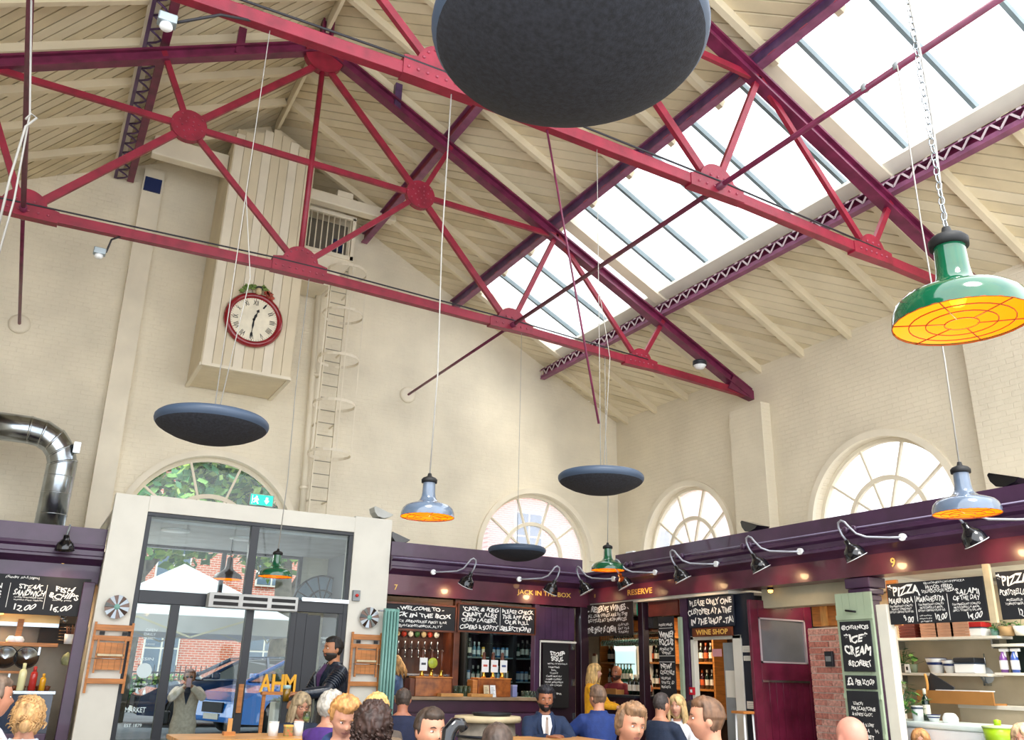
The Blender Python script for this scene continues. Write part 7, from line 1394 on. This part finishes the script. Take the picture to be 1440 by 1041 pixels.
person(530, 979, 6.6, D(170), 'person with wispy blond hair right behind the ginger haired man', hair=('wavy', '#d0a868'), top=('jumper', '#6a5a48'))
person(534, 980, 8.0, D(0), 'woman with a light brown fringe facing the camera over the curly head', sk='#e0b09a', hair=('fringe', '#b08a60'), top=('jumper', '#5a5048'))
person(526, 992, 5.1, D(176), 'woman with dark brown curly hair seen from behind', hair=('curly', '#3a2620'), top=('shirt', '#5a6a86'))
person(568, 967, 8.9, D(178), 'man with a thinning crown in a navy jumper seen from behind', sk='#c98a70', hair=('spot', '#4a3f38'), top=('jumper', '#1a2240'))
person(606, 996, 4.75, D(38), 'young man with short dark hair turned towards the right', sk='#dfa68c', hair=('short', '#3a2c22'), top=('jumper', '#38302c'), hy=D(-6), hp=D(4))
person(700, 1019, 4.5, D(180), 'head with short brown hair just rising over the bottom edge', hair=('short', '#4a3c34'), top=('jumper', '#5c564c'))
person(767, 966, 8.05, D(10), 'bearded man in a navy suit and tie facing the camera', sk='#b0785a', hair=('tousled', '#181822'), top=('suit', '#132848', '#e8ecf2', '#a89a90'), beard='#1c1614', hp=D(6), hands={1: (.10, -.40, 1.26), -1: (-.02, -.42, 1.26)}, lean=D(4))
person(840, 964, 7.85, D(-155), 'man in a royal blue suit seen from behind, facing the bearded man', sk='#d9a184', hair=('short', '#6a5240'), top=('suit', '#14306e'), hands={1: (.16, -.38, 1.26), -1: (-.10, -.42, 1.26)}, hy=D(14))
person(836, 934, 11.0, D(75), 'blond woman in a bright yellow top at the wine counter', sit=False, sk='#e0ae96', hair=('long', '#c8a468'), top=('jumper', '#e0a010'), hands={1: (.12, -.36, 1.12), -1: (-.08, -.38, 1.12)}, legs='#1c1c22')
person(867, 936, 11.9, D(-30), 'bald bearded barman in a dark red shirt behind the wine counter', sit=False, sk='#b87a5c', hair=('bald', '#2c1c14'), top=('tee', '#6a1420'), beard='#3a2a22', hands={1: (.14, -.38, 1.15), -1: (-.10, -.38, 1.15)})
person(556, 922, 12.95, D(-100), 'blond barmaid in a blue t-shirt working behind the bar', sit=False, sk='#dca488', hair=('long', '#c0955c'), top=('tee', '#5a78a8'), hp=D(24), hands={1: (.12, -.36, 1.16), -1: (-.10, -.36, 1.16)})
person(887, 992, 4.7, D(30), 'smiling man with wavy light brown hair looking right', sk='#e0a488', hair=('wavy', '#8a684a'), top=('jumper', '#3a3f4a'), hp=D(8), hr=D(6))
person(930, 974, 7.55, D(140), 'man with short dark hair in a navy t-shirt seen from behind', sk='#d29c80', hair=('crop', '#3a3230'), top=('tee', '#16243c'))
person(952, 978, 8.0, D(-22), 'blond woman facing the camera beside the navy t-shirt man', sk='#e0ac94', hair=('long', '#c8a874'), top=('shirt', '#dcdde2'))
person(973, 986, 8.6, D(170), 'dark haired person in a purple top behind the brown haired man', hair=('short', '#241c1c'), top=('jumper', '#5a2460'))
person(992, 981, 4.05, D(-78), 'man with neat brown hair at the right of the group, in profile facing left', sk='#e3a98e', hair=('short', '#6a4c36'), top=('shirt', '#3a5a8a'), hy=D(-10))
person(1195, 1007, 3.5, D(-150), 'bald pink head of a man at the bottom right', sk='#e8a898', hair=('bald', '#8a6a58'), top=('jumper', '#4a4a50'))
person(1293, 1026, 6.4, D(0), 'woman with ginger blond hair in the pizza stall, low in the frame', sk='#e3ae98', hair=('long', '#c08a58'), top=('shirt', '#dcd6cc'), stool=True)
person(1437, 1019, 4.6, D(-20), 'blond woman cut off at the bottom right corner', sk='#e3ae98', hair=('long', '#d8b890'), top=('shirt', '#e3d8c8'))
person(45, 981, 6.6, D(176), 'woman with frizzy blond hair in a bun and a pale blue shirt', sk='#dfa88e', hair=('bun', '#c49a66'), top=('shirt', '#cfe0ee'))
person(-2, 952, 6.2, D(110), 'man with greying brown hair cut off at the left edge', sk='#dba086', hair=('short', '#6a584a'), top=('shirt', '#c8c8d8'))
t = thing('headrest', 'shiny black curved wheelchair headrest beside the young dark haired man', 'headrest', at(634, 1041, Y=4.3)); 
m = MB(); m.tube([(0, 0, -.3), (-.02, 0, -.02), (-.012, 0, .04), (.02, 0, .075), (.055, 0, .075), (.075, 0, .05)], [.03, .034, .038, .036, .032, .026], 14); m.build('pad', BLACK, t); z = t.location.z; m = MB(); m.tube([(0, .03, -.3), (0, .05, -z)], .02, 8); m.build('post', STEEL, t)
m = MB(); m.lathe([(0, -z), (.18, -z), (.18, -z + .03), (0, -z + .03)], 20, (0, .05, 0)); m.build('foot', SLATE, t)
